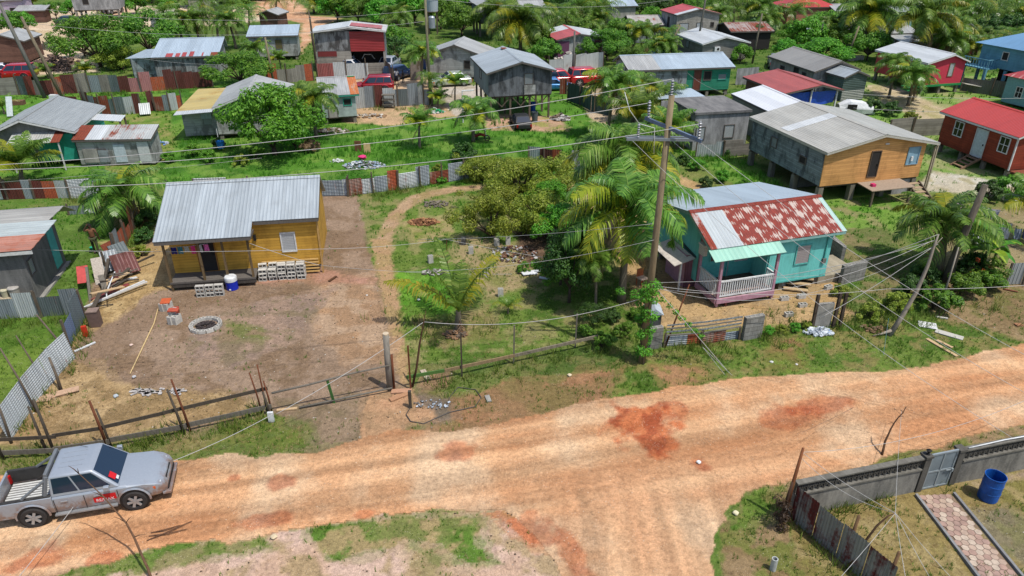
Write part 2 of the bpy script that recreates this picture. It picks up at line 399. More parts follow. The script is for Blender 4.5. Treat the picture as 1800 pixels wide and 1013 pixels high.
# (polygon in photo pixels, colours, patch scale (1/m), green density, straw density, edge roughness)
REG = [
 # far land, roads of pale sand
 ([(-700, 20), (430, 8), (480, 26), (480, 36), (210, 60), (-700, 75)], [(220, 196, 166), (205, 180, 148), (226, 206, 180)], .2, 0, 0, 1.5),
 ([(40, 42), (130, 42), (150, 92), (180, 125), (-200, 150), (-200, 95), (60, 80)], [(224, 202, 172), (212, 186, 156), (200, 176, 140)], .2, 0, 0, 1.5),
 ([(455, 0), (520, 0), (545, 28), (600, 32), (560, 48), (540, 80), (524, 96), (530, 40), (440, 26)], [(214, 168, 132), (200, 152, 116), (222, 184, 150)], .2, 0, 0, 1.2),
 ([(160, 10), (225, 10), (228, 32), (182, 32)], [(222, 186, 156), (214, 176, 140), (222, 196, 166)], .3, 0, 0, 1),
 ([(-600, 150), (60, 160), (150, 170), (60, 190), (-600, 240)], [(200, 176, 140), (176, 160, 110), (214, 190, 160)], .4, .2, 0, 1),
 # bright grass
 ([(-300, 150), (420, 130), (620, 185), (640, 215), (1010, 150), (1130, 240), (1200, 300), (1020, 300), (830, 330), (300, 330), (130, 310), (-400, 320)], G_BRIGHT, .35, 1, 0, .8),
 ([(1170, 262), (1230, 262), (1330, 285), (1400, 350), (1330, 345), (1250, 300)], G_BRIGHT, .5, 1.3, 0, .5),
 ([(1330, 330), (1620, 330), (1560, 440), (1640, 520), (1460, 500), (1400, 400)], [(92, 140, 44), (118, 150, 64), (150, 142, 98)], .5, .9, .1, .5),
 ([(1500, 130), (1800, 130), (2100, 200), (2100, 400), (1620, 300), (1480, 200)], [(110, 150, 62), (134, 158, 82), (160, 160, 110)], .35, .8, .1, .8),
 ([(1520, 150), (1580, 152), (1660, 190), (1800, 240), (1800, 262), (1640, 215), (1560, 185)], [(206, 190, 160), (190, 172, 136), (170, 160, 110)], .4, .1, 0, .8),
 ([(1640, 300), (1760, 320), (1900, 350), (1900, 380), (1740, 345), (1600, 335)], [(206, 200, 184), (196, 186, 162), (170, 160, 120)], .5, .1, 0, .5),
 ([(985, 118), (1060, 118), (1100, 180), (1060, 235), (1010, 165)], [(196, 172, 140), (180, 160, 128), (206, 186, 160)], .4, 0, 0, .6),
 ([(560, 118), (700, 120), (830, 150), (820, 172), (650, 172), (560, 168)], [(206, 174, 138), (190, 160, 124), (216, 190, 160)], .4, 0, 0, .6),
 ([(620, 187), (730, 184), (840, 185), (830, 205), (740, 208), (700, 222), (600, 215)], [(206, 172, 134), (190, 160, 124), (170, 150, 110)], .5, .1, 0, .6),
 ([(760, 150), (850, 150), (860, 200), (800, 205)], [(196, 186, 170), (180, 166, 144), (200, 190, 176)], .5, .1, 0, .6),
 ([(850, 200), (985, 205), (1000, 232), (860, 228)], [(200, 160, 134), (176, 150, 116), (150, 150, 80)], .5, .2, 0, .6),
 ([(200, 195), (300, 200), (310, 260), (260, 320), (190, 300)], [(120, 140, 62), (150, 146, 88), (98, 134, 46)], .5, .8, .1, .6),
 # left green yard
 ([(-300, 360), (215, 368), (250, 420), (190, 470), (100, 520), (-300, 520)], [(84, 118, 44), (108, 136, 60), (86, 112, 44)], .4, 1.1, 0, .5),
 ([(-400, 560), (120, 555), (150, 590), (0, 740), (-400, 800)], [(88, 120, 42), (112, 136, 54), (92, 114, 46)], .4, 1.1, 0, .3),
 ([(170, 424), (225, 420), (225, 436), (180, 440)], [(170, 158, 104), (186, 172, 116), (150, 150, 90)], .5, .2, .1, .5),
 # yellow house yard
 ([(215, 470), (262, 425), (300, 330), (628, 340), (650, 420), (722, 690), (480, 740), (300, 790), (-60, 830), (-60, 770), (150, 585), (160, 500)], DIRT, .45, .04, .12, .35),
 ([(215, 440), (300, 420), (320, 500), (260, 520), (200, 560), (150, 590), (110, 640), (180, 500)], [(188, 158, 110), (170, 142, 98), (200, 172, 124)], .6, 0, 1, .5),
 ([(60, 700), (110, 640), (160, 640), (240, 680), (420, 690), (470, 720), (300, 760), (-40, 800)], [(166, 138, 98), (188, 160, 118), (144, 120, 84)], .7, .1, 1.2, .6),
 ([(560, 500), (660, 480), (700, 640), (600, 640), (540, 560)], [(178, 142, 108), (166, 134, 104), (186, 158, 130)], .5, 0, .1, .6),
 ([(340, 560), (600, 500), (520, 600), (420, 640), (330, 620)], [(150, 128, 112), (166, 140, 120), (136, 120, 94)], .8, .05, .1, .8),
 ([(560, 500), (700, 500), (560, 470), (450, 495), (300, 500)], [(184, 140, 118), (172, 130, 104), (160, 126, 98)], .8, 0, 0, .5),
 ([(380, 560), (460, 570), (470, 600), (400, 600)], [(120, 122, 72), (142, 126, 92), (150, 126, 100)], .9, .3, .1, .8),
 # the empty lot
 ([(628, 340), (890, 318), (1010, 318), (1120, 480), (1130, 640), (722, 690), (700, 600), (650, 440)], G_LOT, .55, .95, .25, .35),
 ([(690, 480), (800, 470), (800, 560), (700, 580)], [(88, 138, 40), (112, 158, 52), (104, 134, 52)], .6, 1.4, 0, .6),
 ([(720, 560), (860, 550), (880, 600), (760, 610)], [(160, 142, 98), (140, 130, 84), (120, 124, 64)], .8, .5, .7, .6),
 ([(690, 370), (720, 342), (800, 328), (850, 326), (850, 332), (760, 345), (712, 372), (690, 420), (682, 480), (664, 470), (662, 410)], [(188, 158, 124), (176, 144, 110), (160, 140, 94)], .7, .1, .1, .35),
 ([(700, 390), (780, 380), (800, 410), (730, 430)], [(150, 142, 88), (166, 150, 104), (120, 134, 60)], .8, .5, .3, .5),
 ([(800, 410), (940, 440), (960, 500), (860, 520), (800, 460)], [(160, 146, 104), (136, 136, 78), (170, 150, 112)], .7, .5, .3, .5),
 ([(650, 420), (682, 420), (700, 520), (722, 690), (704, 690), (680, 560)], [(190, 154, 118), (180, 148, 108), (170, 146, 100)], .6, .05, .1, .3),
 ([(900, 400), (980, 400), (1010, 470), (930, 470)], [(104, 84, 66), (84, 70, 56), (130, 104, 84)], 1.2, .1, .1, .5),
 ([(722, 640), (900, 625), (1110, 590), (1120, 640), (722, 700)], [(82, 104, 46), (104, 118, 58), (120, 120, 70)], .7, 1, .1, .35),
 ([(740, 655), (790, 650), (790, 680), (730, 690)], [(150, 120, 92), (160, 130, 100), (130, 110, 80)], .8, 0, 0, .3),
 # teal house yard
 ([(1060, 300), (1180, 300), (1262, 340), (1340, 372), (1520, 500), (1500, 570), (1160, 580), (1130, 560), (1080, 450), (1000, 330)], [(196, 164, 118), (182, 150, 104), (172, 146, 108)], .6, .04, .12, .5),
 ([(1480, 400), (1560, 400), (1650, 520), (1540, 570), (1480, 540)], [(84, 116, 44), (110, 118, 66), (140, 126, 88)], .7, .8, .2, .5),
 ([(1600, 400), (1900, 330), (1900, 520), (1700, 520)], [(150, 134, 98), (120, 124, 66), (160, 144, 108)], .6, .3, .2, .5),
 # verge
 ([(722, 700), (1120, 640), (1320, 600), (1300, 690), (1000, 730), (740, 765)], [(150, 118, 84), (134, 116, 74), (166, 124, 90)], .6, .35, .6, .8),
 ([(1100, 640), (1300, 590), (1490, 560), (1640, 560), (1800, 580), (1800, 612), (1650, 640), (1500, 660), (1300, 672), (1150, 700), (1060, 700)], [(84, 112, 42), (108, 130, 56), (138, 128, 78)], .9, 1.2, .2, .6),
 ([(1600, 500), (1900, 470), (1900, 600), (1790, 600), (1700, 570), (1640, 560)], [(140, 118, 84), (156, 134, 98), (120, 116, 66)], .7, .25, .4, .5),
 ([(1340, 600), (1400, 590), (1420, 640), (1340, 650)], [(146, 112, 78), (120, 120, 60), (112, 134, 52)], 1, .6, .3, .6),
 ([(480, 705), (722, 690), (760, 760), (640, 780), (450, 800), (420, 760)], [(140, 118, 96), (152, 130, 106), (128, 112, 86)], .6, .12, .3, 1.3),
 ([(-300, 800), (0, 782), (200, 775), (470, 730), (540, 740), (540, 790), (300, 812), (-300, 850)], [(110, 122, 56), (134, 126, 78), (96, 112, 54)], .7, .8, .7, .8),
 ([(722, 690), (790, 690), (790, 730), (730, 735)], [(128, 112, 96), (140, 122, 104), (116, 104, 88)], 1, .0, .1, .9),
 ([(640, 690), (722, 685), (760, 740), (700, 760), (640, 770)], [(196, 152, 116), (186, 148, 112), (170, 138, 104)], .7, 0, 0, .4),
 ([(1140, 640), (1220, 640), (1260, 670), (1180, 690)], [(168, 128, 92), (150, 124, 80), (130, 128, 64)], .9, .4, .2, .5),
 # bottom island
 ([(60, 1020), (300, 950), (450, 938), (560, 915), (700, 895), (860, 895), (960, 950), (1000, 1013), (1010, 1150), (-100, 1150)], [(206, 172, 146), (216, 184, 164), (176, 152, 112)], .5, .15, .1, .4),
 ([(60, 1020), (300, 955), (450, 940), (490, 960), (380, 985), (200, 1010), (100, 1060)], [(100, 128, 54), (122, 134, 70), (150, 140, 96)], .7, 1.1, .1, .4),
 ([(530, 925), (700, 897), (830, 900), (840, 940), (880, 985), (780, 1000), (700, 965), (600, 985), (560, 960)], [(96, 128, 50), (126, 132, 74), (176, 152, 110)], .9, 1.0, .1, .9),
 ([(860, 900), (960, 900), (985, 960), (930, 965)], [(200, 126, 88), (180, 104, 66), (214, 150, 112)], .8, .05, 0, .5),
 # right corner, outside and inside the walled yard
 ([(1330, 845), (1400, 835), (1640, 775), (1800, 740), (1800, 770), (1400, 860), (1390, 960), (1500, 1050), (1270, 1050), (1262, 930)], [(140, 118, 82), (156, 132, 98), (116, 124, 60)], .8, .5, .3, .4),
 ([(1300, 870), (1360, 848), (1370, 900), (1330, 920), (1310, 950), (1285, 930)], [(84, 116, 42), (108, 130, 56), (138, 128, 78)], .8, 1.3, .1, .5),
 ([(1385, 905), (1800, 790), (2000, 740), (2000, 1200), (1560, 1200), (1400, 980)], [(150, 132, 84), (134, 126, 72), (168, 150, 104)], .55, .35, .5, .2),
 ([(1700, 900), (1760, 890), (1900, 960), (1900, 1050), (1800, 1000)], [(150, 138, 116), (136, 126, 98), (130, 126, 84)], .6, .2, .2, .5),
 ([(1700, 850), (1900, 800), (1900, 812), (1720, 862)], [(180, 160, 132), (160, 140, 116), (170, 150, 110)], .8, 0, 0, .3),
]
REG = [(PW(r[0]), [lin(c) for c in r[1]], *r[2:]) for r in REG]
ROADP = PW([(-300, 850), (0, 842), (110, 826), (300, 806), (450, 806), (560, 788), (640, 772), (700, 756), (760, 762), (900, 742), (1000, 716),
            (1150, 692), (1250, 676), (1310, 662), (1500, 654), (1650, 640), (1800, 606), (2300, 500), (2300, 640), (1800, 748), (1640, 788),
            (1400, 844), (1330, 852), (1285, 885), (1262, 940), (1262, 1013), (1280, 1250), (1010, 1250), (1000, 1013), (960, 955), (880, 903), (800, 893), (690, 900),
            (560, 922), (450, 942), (300, 955), (160, 990), (60, 1020), (-200, 1110), (-600, 1000)])
REDS = [(1138, 750, 1.25, .95), (1385, 735, 1.3, .5), (800, 790, .75, .35), (1227, 812, .38, .3), (925, 935, .9, .55), (490, 846, .5, .25), (60, 985, 1.1, .3), (180, 990, .5, .25),
        (640, 905, .35, .12), (1440, 712, 1.4, .3), (470, 915, .8, .22), (1010, 980, .4, .7), (90, 842, .4, .1), (410, 842, .25, .12), (1180, 720, 1.0, .3)]
def roadmask(x, y):
    w = .55; t = 0
    for k in range(2):
        dx = (fbm(x*.6, y*.6, 300+k, 5)-.5)*2*w; dy = (fbm(x*.6, y*.6, 340+k, 5)-.5)*2*w*.8
        t = t+inpoly(x+dx, y+dy, ROADP)
    return t/2
def roadcol(x, y):
    a = rad(13); u = x*math.cos(a)+y*math.sin(a); v = -x*math.sin(a)+y*math.cos(a)
    v2 = v+.35*np.sin(u*.22)+.05*u*0
    n = fbm(u*.10, v2*1.5, 11, 5); n2 = fbm(x*.5, y*.5, 21, 5); n3 = fbm(x*3.5, y*3.5, 31, 4)
    low = np.clip((19.0-y)/2.5, 0, 1)*np.clip((x-0)/2, 0, 1)      # the branch towards the viewer
    m = fbm(x*1.3, y*.25, 41, 4)
    n = n*(1-low)+m*low
    f = np.clip((n*.65+n2*.35-.30)/.36, 0, 1)[..., None]
    g = np.clip((n2-.52)/.22, 0, 1)[..., None]
    A, B, D = lin((216, 172, 130)), lin((198, 142, 100)), lin((222, 194, 160))
    c = np.array(B)*(1-f)+np.array(A)*f
    c = c*(1-g*.6)+np.array(D)*g*.6
    pl = np.clip((x+1)/6, 0, 1)*np.clip((20-y)/3, 0, 1)          # pale gravel at the mouth of the branch
    c = c*(1-.3*pl[..., None])+np.array(lin((220, 184, 148)))*.3*pl[..., None]
    for px, py, rx, ry in REDS:
        p = W(px, py); du = (x-p.x)*math.cos(a)+(y-p.y)*math.sin(a); dv = -(x-p.x)*math.sin(a)+(y-p.y)*math.cos(a)
        d = np.sqrt((du/rx)**2+(dv/(ry*1.6))**2)+(fbm(x*1.6, y*1.6, 51, 5)-.5)*1.7
        k = np.clip((1.1-d)/.4, 0, 1)[..., None]*(.9 if ry > .7 else .58)
        q = np.clip((fbm(x*2.6, y*2.6, 55, 4)-.40)/.2, 0, 1)[..., None]
        c = c*(1-k)+(np.array(lin((160, 74, 44)))*(1-q)+np.array(lin((196, 112, 70)))*q)*k
    c = c*(.84+.34*n3)[..., None]
    tr = fbm(u*.08, v*2.6, 65, 3)*(1-low)+fbm(x*2.6, y*.10, 66, 3)*low
    return c*(.80+.36*np.clip((tr-.3)/.4, 0, 1))[..., None]
def paint(x, y):
    n = fbm(x*.25, y*.25, 1, 5); n1 = fbm(x*1.1, y*1.1, 2, 5)
    far = np.clip((y-60)/30, 0, 1)[..., None]
    a = np.clip((n*.5+n1*.5-.35)/.3, 0, 1)[..., None]
    c = np.array(lin((86, 122, 44)))*(1-a)+np.array(lin((128, 132, 74)))*a
    c = c*(1-far)+far*(np.array(lin((66, 100, 36)))*(1-a)+np.array(lin((110, 128, 60)))*a)
    gd = np.full(x.shape, .7); sd = np.full(x.shape, .05)
    for P, cols, sc, g, s, er in REG:
        xs = [p[0] for p in P]; ys = [p[1] for p in P]; e = er*1.3
        idx = np.where((x > min(xs)-e) & (x < max(xs)+e) & (y > min(ys)-e) & (y < max(ys)+e))
        if len(idx[0]) == 0: continue
        X = x[idx]; Y = y[idx]; t = 0
        for k in range(3):
            dx = (fbm(X*.7/max(er, .3)*.6, Y*.7/max(er, .3)*.6, 100+k*7, 5)-.5)*2.4*er; dy = (fbm(X*.7/max(er, .3)*.6, Y*.7/max(er, .3)*.6, 140+k*7, 5)-.5)*2.4*er
            t = t+inpoly(X+dx, Y+dy, P)
        t = (t/3.0)
        m1 = fbm(X*sc, Y*sc, 201, 5); m2 = fbm(X*sc*2.3+9, Y*sc*2.3, 221, 5)
        f1 = np.clip((m1-.40)/.2, 0, 1)[..., None]; f2 = np.clip((m2-.50)/.12, 0, 1)[..., None]
        cc = np.array(cols[0])*(1-f1)+np.array(cols[1])*f1
        cc = cc*(1-f2*.85)+np.array(cols[2])*f2*.85
        c[idx] = c[idx]*(1-t[..., None])+cc*t[..., None]
        if g > .05 and s < .3: gg = g*(1-.65*f2[..., 0])
        else: gg = np.full(X.shape, g)
        gd[idx] = gd[idx]*(1-t)+gg*t; sd[idx] = sd[idx]*(1-t)+s*t
    n3 = fbm(x*4, y*4, 71, 4); c = c*(.80+.40*n3)[..., None]
    return c, gd, sd

def ground_mat(name, bumpy):
    m, nt, b = nodemat(name)
    at = N(nt, 'ShaderNodeVertexColor'); at.layer_name = 'soil'
    tc = N(nt, 'ShaderNodeTexCoord')
    n = noise(nt, tc.outputs['Object'], 7.0, 8, .72); n2 = noise(nt, tc.outputs['Object'], 38.0, 3, .7)
    f = ramp(nt, n, [(.25, (.5,)*3), (.48, (.98,)*3), (.75, (1.4,)*3)])
    f2 = ramp(nt, n2, [(.3, (.62,)*3), (.5, (1.0,)*3), (.72, (1.36,)*3)])
    c = mixc(nt, 1.0, at.outputs[0], f, 'MULTIPLY'); c = mixc(nt, 1.0, c, f2, 'MULTIPLY')
    vo = N(nt, 'ShaderNodeTexVoronoi', i_Scale=15.0); nt.links.new(tc.outputs['Object'], vo.inputs['Vector'])
    n4 = noise(nt, tc.outputs['Object'], 1.3, 4, .7)
    k = math_(nt, 'MULTIPLY', ramp(nt, vo.outputs['Distance'], [(.13, (1, 1, 1)), (.22, (0, 0, 0))]), ramp(nt, n4, [(.45, (0, 0, 0)), (.62, (.6,)*3)]))
    c = mixc(nt, k, c, lin((236, 218, 196)))
    nt.links.new(c, b.inputs['Base Color']); b.inputs['Roughness'].default_value = .95; b.inputs['Specular IOR Level'].default_value = .1
    bump(nt, b, math_(nt, 'ADD', n, math_(nt, 'MULTIPLY', n2, .3)), bumpy, .06)
    return m
def height(x, y):
    return (fbm(x*.35, y*.35, 400, 4)-.5)*.10
def grid_mesh(name, xs, ys, zs, cols, faces, mat):
    me = bpy.data.meshes.new(name); n = xs.size
    co = np.stack([xs.ravel(), ys.ravel(), zs.ravel()], 1).astype(np.float32)
    used = np.zeros(n, bool); used[faces.ravel()] = True
    rm = np.cumsum(used)-1; co = co[used]; faces = rm[faces]; cc = cols.reshape(-1, 3)[used]
    me.vertices.add(len(co)); me.vertices.foreach_set('co', co.ravel())
    me.loops.add(faces.size); me.loops.foreach_set('vertex_index', faces.ravel().astype(np.int32))
    me.polygons.add(len(faces)); me.polygons.foreach_set('loop_start', np.arange(0, faces.size, 4, dtype=np.int32))
    me.polygons.foreach_set('loop_total', np.full(len(faces), 4, np.int32))
    me.polygons.foreach_set('use_smooth', np.ones(len(faces), bool))
    me.update(calc_edges=True)
    ca = me.color_attributes.new('soil', 'FLOAT_COLOR', 'POINT')
    ca.data.foreach_set('color', np.concatenate([cc, np.ones((len(cc), 1))], 1).astype(np.float32).ravel())
    me.materials.append(mat); o = bpy.data.objects.new(name, me); link(o); return o
NR, NC = 760, 860
yy = 7.0*np.exp(np.linspace(0, 1, NR-6)*math.log(260/7.0)); yy = np.concatenate([[-60, -10, 3], yy, [420, 1000, 2600]])
tt = np.linspace(-1, 1, NC); tt = np.sign(tt)*np.abs(tt)**1.0
YY = np.repeat(yy[:, None], NC, 1); XX = tt[None, :]*(np.maximum(YY, 3)*1.0+6)
ZZ = height(XX, YY); ZZ[YY > 120] *= 0
cols, GD, SD = paint(XX, YY)
rm_ = roadmask(XX, YY); rc = roadcol(XX, YY)
halo = np.clip(rm_, 0, 1)[..., None]; cols = cols*(1-halo)+rc*halo
ii = np.arange(XX.size).reshape(XX.shape)
fc = np.stack([ii[:-1, :-1], ii[:-1, 1:], ii[1:, 1:], ii[1:, :-1]], -1).reshape(-1, 4)
g = grid_mesh('ground', XX, YY, ZZ, cols, fc, ground_mat('soil_and_turf', .9)); tag(g, kind='structure')
rf = (rm_.ravel()[fc].min(1) > .4)
g = grid_mesh('dirt_road', XX, YY, ZZ+.012, rc, fc[rf], ground_mat('orange_road_dirt', .8)); tag(g, kind='structure')

def hz(x, y): return float(height(np.array([x]), np.array([y]))[0])

def blades(name, pts, hts, wid, n, seed, mat, lean=.5):
    rs = np.random.RandomState(seed); k = len(pts)
    P = np.repeat(pts, n, 0); Hh = np.repeat(hts, n)*rs.uniform(.5, 1.15, k*n)
    a = rs.uniform(0, 2*math.pi, k*n); r = rs.uniform(0, .08, k*n)*np.repeat(hts, n)/.15
    bx = P[:, 0]+np.cos(a)*r; by = P[:, 1]+np.sin(a)*r; bz = P[:, 2]-.01
    a2 = rs.uniform(0, 2*math.pi, k*n); ln = rs.uniform(.1, lean, k*n)*Hh
    wx = -np.sin(a)*wid*.5; wy = np.cos(a)*wid*.5
    v = np.empty((k*n, 3, 3), np.float32)
    v[:, 0] = np.stack([bx-wx, by-wy, bz], 1); v[:, 1] = np.stack([bx+wx, by+wy, bz], 1)
    v[:, 2] = np.stack([bx+np.cos(a2)*ln, by+np.sin(a2)*ln, bz+Hh], 1)
    me = bpy.data.meshes.new(name); m = k*n*3
    me.vertices.add(m); me.vertices.foreach_set('co', v.ravel())
    me.loops.add(m); me.loops.foreach_set('vertex_index', np.arange(m, dtype=np.int32))
    me.polygons.add(k*n); me.polygons.foreach_set('loop_start', np.arange(0, m, 3, dtype=np.int32)); me.polygons.foreach_set('loop_total', np.full(k*n, 3, np.int32))
    me.update(calc_edges=True); me.materials.append(mat)
    o = bpy.data.objects.new(name, me); link(o); return o
NOGRASS = []       # footprints (world polygons) kept clear
def scatter(y0, y1, dens, seed, kind):
    rs = np.random.RandomState(seed); wmax = y1*.86+4; n = int(dens*(y1-y0)*2*wmax)
    x = rs.uniform(-wmax, wmax, n); y = rs.uniform(y0, y1, n); k = np.abs(x) < y*.84+3; x = x[k]; y = y[k]
    c, gd, sd = paint(x, y); d = gd if kind == 'g' else sd
    cl = fbm(x*.9, y*.9, 91 if kind == 'g' else 95, 4); d = d*np.clip((cl-.28)/.3, 0.05, 1.3)
    rmk = roadmask(x, y) > .3
    keep = (rs.uniform(0, 1.3, len(x)) < d) & ~rmk
    x = x[keep]; y = y[keep]
    for P in NOGRASS:
        kk = ~inpoly(x, y, P); x = x[kk]; y = y[kk]
    return np.stack([x, y, height(x, y)], 1)
# ---------------------------------------------------------------- vegetation
LEAF_G = leafmat((64, 108, 28), (124, 176, 52), (184, 210, 92), trans=.42, name='green_leaves')
LEAF_BR = leafmat((66, 126, 22), (118, 188, 46), (172, 222, 84), name='bright_leaves')
LEAF_DK = leafmat((40, 76, 28), (80, 124, 46), (124, 164, 72), name='dark_leaves')
LEAF_OL = leafmat((96, 124, 30), (174, 188, 62), (222, 222, 120), trans=.42, name='olive_leaves')
LEAF_YG = leafmat((96, 134, 24), (160, 190, 44), (206, 214, 80), name='yellow_green_leaves')
PALM_G = leafmat((66, 108, 36), (134, 176, 66), (200, 214, 124), trans=.42, scale=.5, rough=.35, name='palm_fronds')
PALM_Y = leafmat((120, 140, 28), (176, 180, 44), (220, 200, 60), scale=.5, rough=.4, name='yellowing_fronds')
PALM_B = leafmat((120, 92, 54), (160, 128, 84), (186, 156, 110), scale=.5, name='dead_fronds')
DRYB = leafmat((120, 94, 66), (168, 140, 104), (200, 176, 140), name='dry_brush')
BARK = wood((118, 108, 92), .3); BARKD = wood((84, 72, 60), .3); PALMBARK = wood((126, 116, 98), .25)
REDB = leafmat((150, 40, 24), (206, 60, 36), (226, 110, 60), name='red_blossom')

def frond(mb, rs, L, el, az, droop, w, nl, base, side_m=0, tip=.25):
    """one feather frond: a bent rachis and two rows of leaflets"""
    P = []; p = Vector(base); e = el; ns = 9
    for i in range(ns+1):
        P.append(p.copy())
        p = p+Vector((math.cos(e)*math.cos(az), math.cos(e)*math.sin(az), math.sin(e)))*(L/ns); e -= droop/ns*(1+.8*i/ns)
    mb.tube(P, [.028*L/3*(1-.8*i/ns)+.004 for i in range(ns+1)], 3, cap=False)
    side = Vector((-math.sin(az), math.cos(az), 0)); tw = rs.uniform(-.35, .35)
    for i in range(nl):
        t = .10+.88*(i+.5)/nl; f = t*ns; k = min(int(f), ns-1); q = P[k].lerp(P[k+1], f-k)
        d = (P[k+1]-P[k]).normalized(); up = side.cross(d)
        if up.z < 0: up = -up
        ll = w*1.15*(math.sin(math.pi*min(1, (t*.88+.12)))**.6)*rs.uniform(.85, 1.1)
        for sg in (-1, 1):
            if rs.random() < .05: continue
            dirv = (side*sg*.85+d*rs.uniform(.35, .65)+up*(.12+tw*sg)).normalized()
            m = q+dirv*ll*.5; dr = Vector((0, 0, -1))*ll*rs.uniform(.35, .8)
            e2 = q+dirv*ll*.85+dr; wd = d*(.019*L/3+.009)
            mb.add([q-wd, q+wd, m+wd*1.1+dr*.2, m-wd*1.1+dr*.2, e2], [(0, 1, 2, 3), (3, 2, 4)])
def palm_crown(seed, nf=18, L=3.0, w=.75, young=False, yellow=.15, nl=26, dead=2):
    rs = random.Random(seed); mb = MB()
    for i in range(nf):
        f = (i+.5)/nf; az = i*2.39996+rs.uniform(-.25, .25)
        if young: el = rad(82-34*f)+rs.uniform(-.1, .1); dr = (rs.uniform(.5, 1.0)+.6*f)*(.62 if nf < 8 else 1)
        else: el = rad(84-84*f)+rs.uniform(-.12, .12); dr = rs.uniform(1.1, 1.75)
        mb.cur = 1 if (rs.random() < yellow*(.3+1.4*f)) else 0
        frond(mb, rs, L*rs.uniform(.82, 1.08)*(.75+.3*min(1, f*3)), el, az, dr, w, nl, (0, 0, rs.uniform(-.1, .1)))
    for i in range(dead):
        mb.cur = 2; frond(mb, rs, L*.75, rad(-45), rs.uniform(0, 6.28), .7, w*.6, nl//2, (0, 0, -.2))
    mb.cur = 0
    return mb
def trunk_mb(h, r0, r1, lean=(0, 0), seed=0, n=8, wob=.05):
    rs = random.Random(seed); mb = MB(); K = 9; pts = []; rr = []
    for i in range(K+1):
        t = i/K; pts.append((lean[0]*t*t+rs.uniform(-wob, wob)*t*.4, lean[1]*t*t+rs.uniform(-wob, wob)*t*.4, h*t-.15*(i == 0)))
        rr.append((r0*(1-t)+r1*t)*(1.0+.25*max(0, 1-t*8)))
    mb.tube(pts, rr, n); return mb, Vector(pts[-1])
PALM_V = []
def palm_var(h, L, nf, seed, young=False, yellow=.15, w=.75, nl=24, lean=(.3, .1), nuts=0, dead=2, r0=.17):
    t = bpy.data.objects.new('coconut_palm', None)
    mb, top = trunk_mb(h, r0, r0*.6, lean, seed); me1 = mb.build('trunk', PALMBARK, t, smooth=True)
    cr = palm_crown(seed+1, nf, L, w, young, yellow, nl, dead).build('crown', [PALM_G, PALM_Y, PALM_B], t, uv=False)
    cr.location = top
    if nuts:
        rs = random.Random(seed); nb = MB()
        for i in range(nuts):
            a = rs.uniform(0, 6.28); c = (math.cos(a)*.28, math.sin(a)*.28, -.25+rs.uniform(-.12, .12))
            nb.lathe([(.0, -.12), (.08, -.09), (.11, 0), (.08, .09), (0, .12)], 7, c)
        q = nb.build('coconut_cluster', plain((150, 150, 60), .5), t, smooth=True); q.location = top
    for o in t.children: o.parent = None
    bpy.data.objects.remove(t)
    return [mm for mm in (me1, cr) + ((q,) if nuts else ())]
def place_palm(var, x, y, s=1.0, rz=0.0, label='', group=None, name='coconut_palm', fresh={}):
    t = thing(name, label, 'palm tree', (x, y, 0), rz, group); t.scale = (s, s, s)
    for o in var:
        c = o.copy(); C.collection.objects.link(c); c.parent = t
    return t
def purge(var):
    for o in var: bpy.data.objects.remove(o)

def leafcloud(mb, rs, clumps, nleaf, size, flat=.35, drop=.0):
    tot = sum(r**2 for c, r in clumps)
    for c, r in clumps:
        n = int(nleaf*r*r/tot)
        for i in range(n):
            u = rs.uniform(-1, 1); a = rs.uniform(0, 6.283); q = math.sqrt(1-u*u)
            d = Vector((q*math.cos(a), q*math.sin(a), u)); rr = r*(rs.random()**.28)
            p = c+Vector((d.x, d.y, d.z*.8))*rr
            nrm = (d+Vector((0, 0, flat*2))+Vector((rs.uniform(-.8, .8), rs.uniform(-.8, .8), rs.uniform(-.5, .5)))).normalized()
            t = nrm.orthogonal().normalized(); b = nrm.cross(t); ang = rs.uniform(0, 6.283)
            t, b = t*math.cos(ang)+b*math.sin(ang), b*math.cos(ang)-t*math.sin(ang)
            s = size*rs.uniform(.6, 1.3)
            mb.add([p-t*s, p+b*s*.42-nrm*s*.1, p+t*s, p-b*s*.42-nrm*s*.1], [(0, 1, 2, 3)])
def tree_parts(seed, R_=2.5, H_=3.2, h0=1.2, nleaf=7000, size=.11, mat=None, K=26, flat=.35, asym=.25, ttl=1, bark=None, sparse=False, r0=.14):
    """crown of clumps with gaps on a forked trunk"""
    rs = random.Random(seed); cl = []
    for i in range(K):
        a = i*2.4+rs.uniform(-.4, .4); u = rs.uniform(-.35, 1.0); q = math.sqrt(max(.03, 1-max(u, 0)**2))
        rr = rs.uniform(.45, 1.0)
        p = Vector((math.cos(a)*q*R_*rr*(1+rs.uniform(-asym, asym)), math.sin(a)*q*R_*rr*(1+rs.uniform(-asym, asym)), h0+H_*(.38+.5*u*rs.uniform(.75, 1.1))))
        cl.append((p, R_*rs.uniform(.16, .34)*(.8 if sparse else 1)))
    mb = MB(); leafcloud(mb, rs, cl, nleaf, size, flat)
    cr = mb.build('crown', mat or LEAF_G, None, uv=False)
    tb = MB(); rs2 = random.Random(seed+3)
    fork = Vector((rs2.uniform(-.15, .15), rs2.uniform(-.15, .15), h0*.7))
    tb.tube([(0, 0, -.15), fork*.5, fork], [r0*1.25, r0, r0*.85], 8)
    for p, r in cl[::max(1, len(cl)//9)]:
        mid = fork.lerp(p, .5)+Vector((rs2.uniform(-.2, .2), rs2.uniform(-.2, .2), .15))
        tb.tube([fork, mid, p], [r0*.6, r0*.35, r0*.12], 5, cap=False)
    tr = tb.build('trunk', bark or BARKD, None, smooth=True)
    return [tr, cr]
